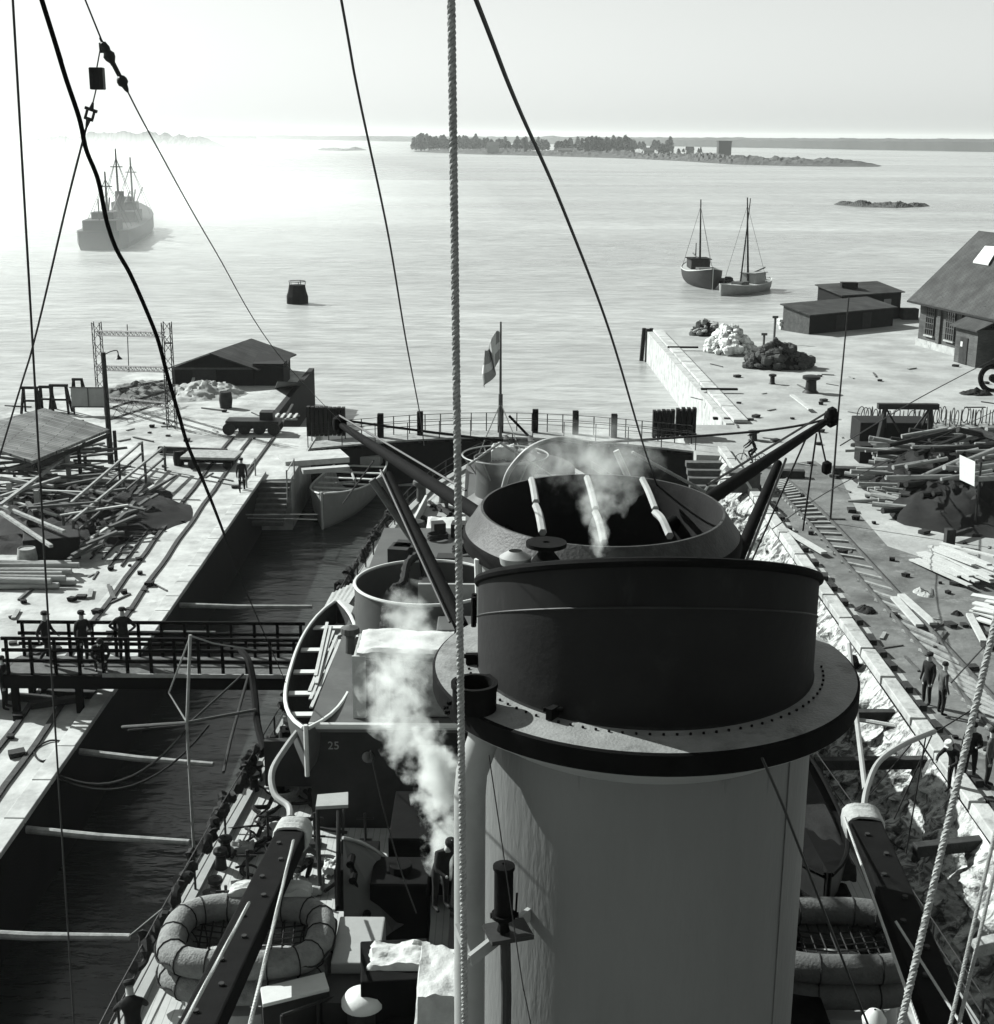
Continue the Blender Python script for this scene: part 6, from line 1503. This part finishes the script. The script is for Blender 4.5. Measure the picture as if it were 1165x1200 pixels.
for (y, z) in ((-20, 13.5), (-3, 17.5), (20, 15.5)):
    b = MB().tube([(0, y, 3), (0, y, z)], [.3, .14], 8); b.tube([(-1.2, y, z*.8), (1.2, y, z*.8)], .1, 5); b.build('mast', M['dgrey'], stm)
    for (dx, dy) in ((-4, -3), (4, -3), (-4, 3), (4, 3)): MB().tube([(dx, y+dy, 3.3), (0, y, z*.9)], .05, 4).build('shroud', M['dgrey'], stm)
    for dy in (-7, 7): MB().tube([(0, y, 4.5), (1.5, y+dy, 9)], .14, 5).build('cargo_boom', M['dgrey'], stm)
MB().tube([(0, -31, 3), (0, -31, 9)], .12, 6).build('mast', M['dgrey'], stm)
stm.location = (a_+e_)/2; stm.rotation_euler = (0, 0, ang)

# ------------------------------------------------------------------ islands and far shore
def isle(name, label, pts, depth, h, m, seed, trees=0, kind=None):
    # pts: near-waterline pixels from left to right
    near = [P(x, y, SEA) for (x, y) in pts]; N = 170; K = 16; b = MB()
    for i in range(N+1):
        t = i/N*(len(near)-1); k = min(int(t), len(near)-2); q = near[k].lerp(near[k+1], t-k); e_ = max(0.0, 1-abs(2*i/N-1)**6)
        for j in range(K+1):
            v = j/K; y = q.y+depth*v*(.3+.7*e_); prof_ = math.sin(math.pi*min(1, v*1.0))**.7
            sc_ = max(6, h*3); z = SEA-.3+h*prof_*e_*(.35+.9*abs(noise.fractal(Vector((q.x/sc_/2+seed, y/sc_, seed)), .8, 2.2, 6)))
            b.v.append(Vector((q.x*(y/q.y), y, z)))
    for i in range(N):
        for j in range(K): k = i*(K+1)+j; b.f.append([k, (i+1)*(K+1)+j, (i+1)*(K+1)+j+1, k+1])
    o = b.build(name, m, None, loc=(near[0]+near[-1])/2); tag(o, kind='structure')
    return near
ni = isle('island', '', [(482, 178), (560, 181), (640, 183), (740, 186), (800, 189), (860, 193), (940, 195), (1036, 196)], 260, 8, M['isle'], 3)
isle('islet', '', [(975, 240), (1010, 243), (1050, 244), (1092, 242)], 16, 2.4, M['isle'], 9)
isle('islet', '', [(372, 176), (400, 177), (430, 176)], 120, 5, M['isle'], 12)
isle('far_island', '', [(15, 174), (90, 174), (180, 174), (266, 173)], 500, 26, M['farland'], 15)
# low far shore with a ragged wooded skyline
b = MB(); N = 500
for i in range(N+1):
    px = 300+1500*i/N-60; y0 = 162.8+max(0, (px-300))*.0178+(max(0, px-1165))*.006; q = P(px, y0, SEA); hz_ = (q.y)*(y0-(158.6+.0066*px)+1.2+1.6*abs(noise.fractal(Vector((px/35, 1, 0)), .8, 2.2, 5)))/F*1.0
    b.v += [q, Vector((q.x, q.y, SEA+hz_*.8)), Vector((q.x*1.03, q.y*1.03, SEA+hz_*1.08+0)), Vector((q.x*1.3, q.y*1.3, SEA))]
for i in range(N):
    for j in range(3): k = i*4+j; b.f.append([k, k+4, k+5, k+1])
tag(b.build('far_shore', M['farland'], None, loc=P(800, 175, SEA)), kind='structure')
# pines on the island
def crown(seed, h, r, m):
    random.seed(seed); b = MB()
    for i in range(150):
        u = random.random(); z = h*(.25+.75*u); rr_ = r*(1-u)**.6*random.uniform(.2, 1); t = random.uniform(0, 6.28); c = Vector((rr_*math.cos(t), rr_*math.sin(t), z)); s_ = random.uniform(.5, 1.1)*r*.28
        n1 = Vector((random.gauss(0, 1), random.gauss(0, 1), random.gauss(0, 1))).normalized(); n2 = n1.orthogonal().normalized()*s_; n3 = n1.cross(n2)
        b.add([c-n2-n3, c+n2-n3, c+n2*.6+n3, c-n2*.7+n3*.8], [(0, 1, 2, 3)])
    return b
tp_ = []
for k in range(4):
    t = thing('pine_tree', 'dark pine in the wood on the middle island', 'tree', (0, 0, 0), 'pines on the middle island'); crown(k+50, 9+k*1.2, 5.2-.5*k, None).build('crown', M['tree'], t); MB().tube([(0, 0, -1), (0, 0, 9)], [.3, .12], 5).build('trunk', M['darktimber'], t); tp_.append([t, [False]])
random.seed(5)
def istree(px, py, s_):
    k = random.randrange(4); q = P(px, py, SEA); place(tp_[k][0], tp_[k][1], (q.x, q.y, SEA+1.2), random.uniform(0, 6), sc=s_)
for i in range(105): istree(random.uniform(484, 560), random.uniform(174, 178), random.uniform(1.1, 1.8))
for i in range(35): istree(random.uniform(560, 640), random.uniform(176, 180), random.uniform(1.0, 1.6))
for i in range(110): istree(random.gauss(700, 32), random.uniform(177, 182), random.uniform(1.0, 1.7))
for i in range(22): istree(random.uniform(740, 830), random.uniform(179, 184), random.uniform(.3, .7))
for (px, py, w_, h, lb, rf_) in ((848, 186, 13, 16, 'square dark tower house on the bare end of the middle island', 0), (578, 181, 14, 9, 'pale house among the pines of the middle island', 1), (662, 182.5, 16, 5, 'low pale hut on the shore of the middle island', 1), (760, 184, 11, 6, 'small grey hut right of the pines on the middle island', 1), (808, 185, 8, 7, 'narrow grey hut left of the island tower', 1)):
    q = P(px, py, SEA); t = thing('island_house', lb, 'house', (q.x, q.y, SEA+1))
    MB().box((q.x, q.y, SEA+1+h/2), (w_, w_, h)).build('wall', M['farland'] if not rf_ else M['lgrey'], t)
    if rf_: MB().add([(q.x-w_*.55, q.y-w_*.55, SEA+1+h), (q.x+w_*.55, q.y-w_*.55, SEA+1+h), (q.x+w_*.55, q.y+w_*.55, SEA+1+h), (q.x-w_*.55, q.y+w_*.55, SEA+1+h), (q.x-w_*.55, q.y, SEA+1+h*1.5), (q.x+w_*.55, q.y, SEA+1+h*1.5)], [(0, 1, 5, 4), (2, 3, 4, 5), (0, 4, 3), (1, 2, 5)]).build('roof', M['farland'], t)
    else: MB().box((q.x, q.y, SEA+1+h+.3), (w_*1.08, w_*1.08, .8)).build('roof', M['farland'], t)

# ------------------------------------------------------------------ ropes and wires near the camera
a_, e_ = extend(Q(529, 0, 5), Q(545, 1200, 5), 6, 3.5)
o = twisted(a_, e_, .0145, .055).build('halyard', M['rope'], None, loc=e_); tag(o, 'thick twisted rope running straight down the middle in front of the funnels', 'rope')
for o_ in (M['rope'],): pass
def wire(name, lb, cat, pts, r, m='wire', smooth=True, exa=0, exb=0):
    v = [Q(*p) for p in pts]
    if exa: v.insert(0, v[0]+(v[0]-v[1]).normalized()*exa)
    if exb: v.append(v[-1]+(v[-1]-v[-2]).normalized()*exb)
    cv = curve_pts(v, 8) if len(v) > 2 else v
    o = MB().tube(cv, r, 6).build(name, M[m], None, smooth=True, loc=v[-1]); return tag(o, lb, cat)
wire('stay_wire', 'thin dark wire running down the far left edge of the picture', 'wire', [(15, 0, 9), (38, 400, 9.5), (55, 700, 10), (68, 905, 10.5)], .0085, exa=4, exb=5)
wire('power_cable', 'thick sagging dark cable curving down the upper left over the quay', 'cable', [(49, 0, 6), (64, 48, 6.1), (77, 91, 6.2), (93, 139, 6.3), (101, 175, 6.4), (115, 211, 6.5), (125, 259, 6.6), (136, 291, 6.7), (152, 320, 6.8), (170, 360, 6.9), (185, 398, 7), (196, 439, 7.1), (209, 484, 7.3), (221, 524, 7.6), (240, 568, 8.4), (259, 616, 10), (276, 662, 14), (300, 720, 24), (335, 800, 34.5)], .0115, 'black', exa=3)
wire('aerial_wire', 'thin wire above the long dark insulator at upper left', 'wire', [(100, 0, 8), (117, 42, 8)], .005, exa=4)
wire('aerial_wire', 'thin wire running from the long insulator down towards the derrick tip', 'wire', [(150, 108, 8), (180, 165, 8.6), (250, 290, 11), (330, 420, 16), (400, 495, 31)], .005)
wire('aerial_wire', 'thin wire running down left below the small shackle', 'wire', [(101, 150, 8), (78, 240, 8.4), (40, 400, 9), (10, 500, 9.5)], .007, exb=5)
wire('aerial_wire', 'short thin link between the insulator and the hanging block', 'wire', [(117, 60, 8), (113, 82, 8)], .004)
wire('aerial_wire', 'short thin link between the hanging block and the shackle below', 'wire', [(113, 103, 8), (109, 120, 8)], .004)
wire('stay_wire', 'dark wire slanting down left of the central rope towards the gate', 'wire', [(400, 0, 10), (420, 110, 11), (455, 275, 13.5), (476, 400, 17), (492, 485, 24), (497, 522, 28)], .010, exa=5)
wire('stay_wire', 'heavy dark stay slanting down right of the central rope to the after funnel', 'wire', [(558, 0, 8), (605, 120, 9.5), (660, 245, 12), (715, 390, 16), (752, 515, 21), (772, 575, 24)], .015, exa=5)
# insulators and fittings
def insul(a_, e_, prof_, nm, lb, m='iron'):
    A_, B_ = Q(*a_), Q(*e_); L_ = (B_-A_).length; b = MB()
    pts = [A_.lerp(B_, f) for f, r in prof_]; b.tube(pts, [r for f, r in prof_], 12)
    return tag(b.build(nm, M[m], None, smooth=True, loc=B_), lb, 'insulator')
insul((117, 44, 8), (150, 108, 8), [(0, .006), (.08, .008), (.1, .018), (.2, .026), (.26, .022), (.32, .034), (.38, .03), (.46, .014), (.7, .013), (.73, .024), (.78, .031), (.84, .03), (.88, .018), (.95, .013), (1, .006)], 'long_insulator', 'long dark strain insulator with knobbed ends at upper left')
A_ = Q(114, 92, 8); b = MB().box(A_, (.055, .045, .10)); 
for s in (-1, 1): b.box(A_+Vector((s*.028, 0, 0)), (.02, .055, .115)); b.box(A_+Vector((0, 0, s*.052)), (.07, .05, .014))
tag(b.build('block_insulator', M['iron'], None, loc=A_, bevel=.003), 'small square dark block hanging under the long insulator', 'insulator')
A_, B_ = Q(109, 120, 8), Q(101, 150, 8); c = A_.lerp(B_, .4); d = (B_-A_).normalized(); s_ = d.cross(Vector((0, 1, 0))).normalized(); b = MB()
b.tube([A_, A_.lerp(B_, .3)], [.006, .016], 8); b.tube([A_.lerp(B_, .62), B_], [.016, .006], 8)
for s in (-1, 1): b.tube([A_.lerp(B_, .28)+s_*.02*s, A_.lerp(B_, .64)+s_*.02*s], .008, 6)
b.tube([A_.lerp(B_, .28)-s_*.035, A_.lerp(B_, .28)+s_*.035], .01, 6); b.tube([A_.lerp(B_, .64)-s_*.025, A_.lerp(B_, .64)+s_*.025], .01, 6)
tag(b.build('turnbuckle', M['iron'], None, loc=A_), 'small dark shackle below the hanging block at upper left', 'shackle')
b = MB().tube([Q(118, 50, 8), Q(119, 62, 8)], .012, 6); tag(b.build('ring', M['iron'], None, loc=Q(118, 50, 8)), 'small ring at the upper end of the long insulator', 'ring')
# heavy twisted ropes low right and left
for (a_, e_, r, lb, exa, exb) in (((1172, 705, 7.5), (1056, 1200, 6.5), .02, 'thickest twisted rope crossing the lower right corner', 2.5, 3), ((1170, 960, 8), (1114, 1200, 7.2), .0125, 'left one of the twin ropes at the lower right edge', 5, 3), ((1176, 975, 8), (1124, 1200, 7.2), .0125, 'right one of the twin ropes at the lower right edge', 5, 3)):
    A_, B_ = extend(Q(*a_), Q(*e_), exa, exb); o = twisted(A_, B_, r, r*3.6).build('rope', M['rope'], None, loc=B_); tag(o, lb, 'rope')
for (a_, e_, r, pl_, lb) in (((292, 1058, 22), (213, 1205, 16), .028, .11, 'pale twisted rope running down left beside the port boom'), ((344, 985, 25.5), (292, 1205, 17), .03, .11, 'pale twisted rope running down the face of the port boom'), ((990, 958, 24.8), (1062, 1160, 17.2), .022, .09, 'pale twisted rope along the inner side of the starboard boom'), ((1050, 1080, 19), (1120, 1190, 16.5), .02, .1, 'pale rope falling from the starboard boom to the corner')):
    A_, B_ = Q(*a_), Q(*e_); A_.z += .5; B_.z += .5
    A_ = Q(a_[0], a_[1], a_[2]-.5); B_ = Q(e_[0], e_[1], e_[2]-.6)
    o = twisted(A_, extend(A_, B_, 0, 3)[1], r, pl_).build('rope', M['canvas'], None, loc=B_); tag(o, lb, 'rope')
wire('stay_wire', 'thin wire slanting down the front of the dark gap left of the exhaust pipe', 'wire', [(434, 880, 20), (450, 950, 20), (470, 1020, 20), (488, 1070, 20.5)], .012)
wire('guy_wire', 'thin guy wire hanging at the left of the forward funnel', 'wire', [(573, 885, 12), (590, 1000, 12), (612, 1150, 12), (622, 1200, 12)], .006, exb=4)
wire('guy_wire', 'dark line crossing the right of the forward funnel front', 'wire', [(893, 888, 12), (918, 945, 12.1), (944, 1012, 12.6)], .014, exb=6)
wire('stay_wire', 'thin wire crossing the right yard up to the edge below the porch', 'wire', [(985, 522, 60), (1080, 465, 80), (1170, 418, 100)], .03)
wire('stay_wire', 'second thin wire crossing low over the log stacks at right', 'wire', [(905, 620, 45), (1000, 560, 60), (1170, 480, 80)], .02)
wire('stay_wire', 'thin stay falling from the right derrick across the quay', 'wire', [(1115, 800, 30), (1170, 740, 34)], .02)

random.seed(77)
dbs = []
for (dx, dy, dz, mk) in ((.7, .12, .06, 'timber'), (.35, .25, .12, 'darktimber'), (1.3, .1, .05, 'midtimber'), (.2, .2, .12, 'tar')):
    dbs.append([MB().box((0, 0, dz/2), (dx, dy, dz), jit=.02).build('wood_offcut', M[mk], None), [False]])
def strew(px, py, lab, grp):
    k = random.randrange(4); q = P(px, py); s_ = random.uniform(.6, 1.5)
    o = place(dbs[k][0], dbs[k][1], (q.x, q.y, .012), random.uniform(0, 6), lab, grp); o.scale = (s_, s_, s_); o['category'] = 'offcut'
n_ = 0
while n_ < 110:
    px, py = random.uniform(5, 330), random.uniform(470, 900); q = P(px, py)
    if q.x < XL-.6 and not (abs(q.y-40.7) < 1.2): strew(px, py, 'small wood offcut strewn on the pale left quay', 'offcuts strewn on the left quay'); n_ += 1
n_ = 0
while n_ < 120:
    px, py = random.uniform(800, 1165), random.uniform(425, 900); q = P(px, py)
    if q.x > XR+.9: strew(px, py, 'small wood offcut strewn on the right quay', 'offcuts strewn on the right quay'); n_ += 1

# ------------------------------------------------------------------ haze and smoke
def vol(name, d, nodes=None, aniso=.5, c=.95):
    m = bpy.data.materials.new(name); m.use_nodes = True; t = m.node_tree; t.nodes.clear()
    o = t.nodes.new('ShaderNodeOutputMaterial'); v = t.nodes.new('ShaderNodeVolumePrincipled')
    v.inputs['Color'].default_value = (c*TINT[0], c, c*TINT[2], 1); v.inputs['Density'].default_value = d; v.inputs['Anisotropy'].default_value = aniso
    t.links.new(v.outputs[0], o.inputs['Volume'])
    if nodes:
        tc = t.nodes.new('ShaderNodeTexCoord')
        ln = t.nodes.new('ShaderNodeVectorMath'); ln.operation = 'LENGTH'; t.links.new(tc.outputs['Object'], ln.inputs[0])
        fr = t.nodes.new('ShaderNodeMapRange'); fr.inputs[1].default_value = 1.0; fr.inputs[2].default_value = nodes.get('core', .2); fr.inputs[3].default_value = 0; fr.inputs[4].default_value = 1
        t.links.new(ln.outputs['Value'], fr.inputs[0])
        k = t.nodes.new('ShaderNodeTexNoise'); k.inputs['Scale'].default_value = nodes['scale']; k.inputs['Detail'].default_value = 5; k.inputs['Roughness'].default_value = .6
        g = t.nodes.new('ShaderNodeNewGeometry') if nodes.get('world', 1) else None
        t.links.new(g.outputs['Position'] if g else tc.outputs['Object'], k.inputs['Vector'])
        ad = t.nodes.new('ShaderNodeMath'); ad.operation = 'ADD'; t.links.new(fr.outputs[0], ad.inputs[0])
        nr = t.nodes.new('ShaderNodeMapRange'); nr.clamp = False; nr.inputs[1].default_value = .3; nr.inputs[2].default_value = .7; nr.inputs[3].default_value = -nodes['rough']; nr.inputs[4].default_value = nodes['rough']
        t.links.new(k.outputs[0], nr.inputs[0]); t.links.new(nr.outputs[0], ad.inputs[1])
        r2 = t.nodes.new('ShaderNodeMapRange'); r2.inputs[1].default_value = nodes.get('lo', .25); r2.inputs[2].default_value = nodes.get('hi', .9); r2.inputs[3].default_value = 0; r2.inputs[4].default_value = d
        t.links.new(ad.outputs[0], r2.inputs[0]); t.links.new(r2.outputs[0], v.inputs['Density'])
    return m
hz = MB().box((0, 4900, 22), (16000, 10200, 52)).build('haze', vol('haze_air', .00007, aniso=.35), loc=(0, 4900, 22))
tag(hz, kind='stuff')
# steam puffs and the smoke bank over the left water
def puff(c, s, d, sc, rough, parent, name='puff', lo=.25, hi=.9, core=.1, rot=0, step=None, aniso=.3):
    me = bpy.data.meshes.get('puff_mesh')
    if me is None:
        b = MB(); N, K = 16, 10
        for j in range(K+1):
            ph = math.pi*j/K
            for i in range(N): t = 2*math.pi*i/N; b.v.append(Vector((math.sin(ph)*math.cos(t), math.sin(ph)*math.sin(t), math.cos(ph))))
        for j in range(K):
            for i in range(N): b.f.append([j*N+i, (j+1)*N+i, (j+1)*N+(i+1) % N, j*N+(i+1) % N])
        me = bpy.data.meshes.new('puff_mesh'); me.from_pydata(b.v, [], b.f)
    me = me.copy(); me.materials.append(vol('steam', d, dict(scale=sc, rough=rough, lo=lo, hi=hi, core=core), aniso=aniso, c=.97))
    o = bpy.data.objects.new(name, me); C.objects.link(o)
    base = parent.location if parent else Vector((0, 0, 0))
    o.location = Vector(c)-base; o.scale = s; o.rotation_euler = (0, 0, rot)
    if parent: o.parent = parent
    return o
st = thing('steam_plume', 'white steam rising from beside the exhaust pipe past the canvas covered locker', 'steam', Q(520, 990, 27)); st['kind'] = 'stuff'
for (px, py, y, r, rz_, d) in ((524, 985, 26.5, .55, .9, 9), (520, 925, 27, .65, .9, 7), (500, 890, 27.5, .62, .7, 5), (478, 860, 28.5, .62, .8, 3.5), (462, 825, 29.5, .75, .8, 2.6), (470, 785, 30.5, .8, .9, 1.9), (448, 800, 30.5, .6, .6, 1.6), (482, 745, 31.8, .75, .8, 1.7), (480, 712, 35, .65, .7, 1.4)):
    puff(Q(px, py, y), (r*1.2, r*1.2, rz_*1.15), d*.65, 1.9, .85, st, lo=.3, hi=1.3)
st = thing('steam_plume', 'faint steam hanging over the open top of the after funnel', 'steam', Q(700, 640, 19.5)); st['kind'] = 'stuff'
for (px, py, y, r, rz_, d) in ((706, 628, 19.3, .2, .34, 6), (706, 590, 20.0, .38, .4, 2.0), (712, 555, 21.5, .55, .6, .9), (700, 535, 24, 1.2, .7, .5), (650, 545, 25, 1.4, .6, .25)):
    puff(Q(px, py, y), (r*1.1, r*1.1, rz_*1.2), d*.8, 2.6, .9, st, lo=.3, hi=1.3)
sm = puff((-85, 330, 0), (90, 230, 15), .0040, .02, .35, None, 'smoke_bank', .0, .9, .0, aniso=.4)
sm.rotation_euler = (0, 0, 0); tag(sm, kind='stuff')


s2 = puff((-430, 1300, -2), (380, 950, 30), .0011, .004, .3, None, 'smoke_bank', .0, .9, .0, aniso=.4); tag(s2, kind='stuff')
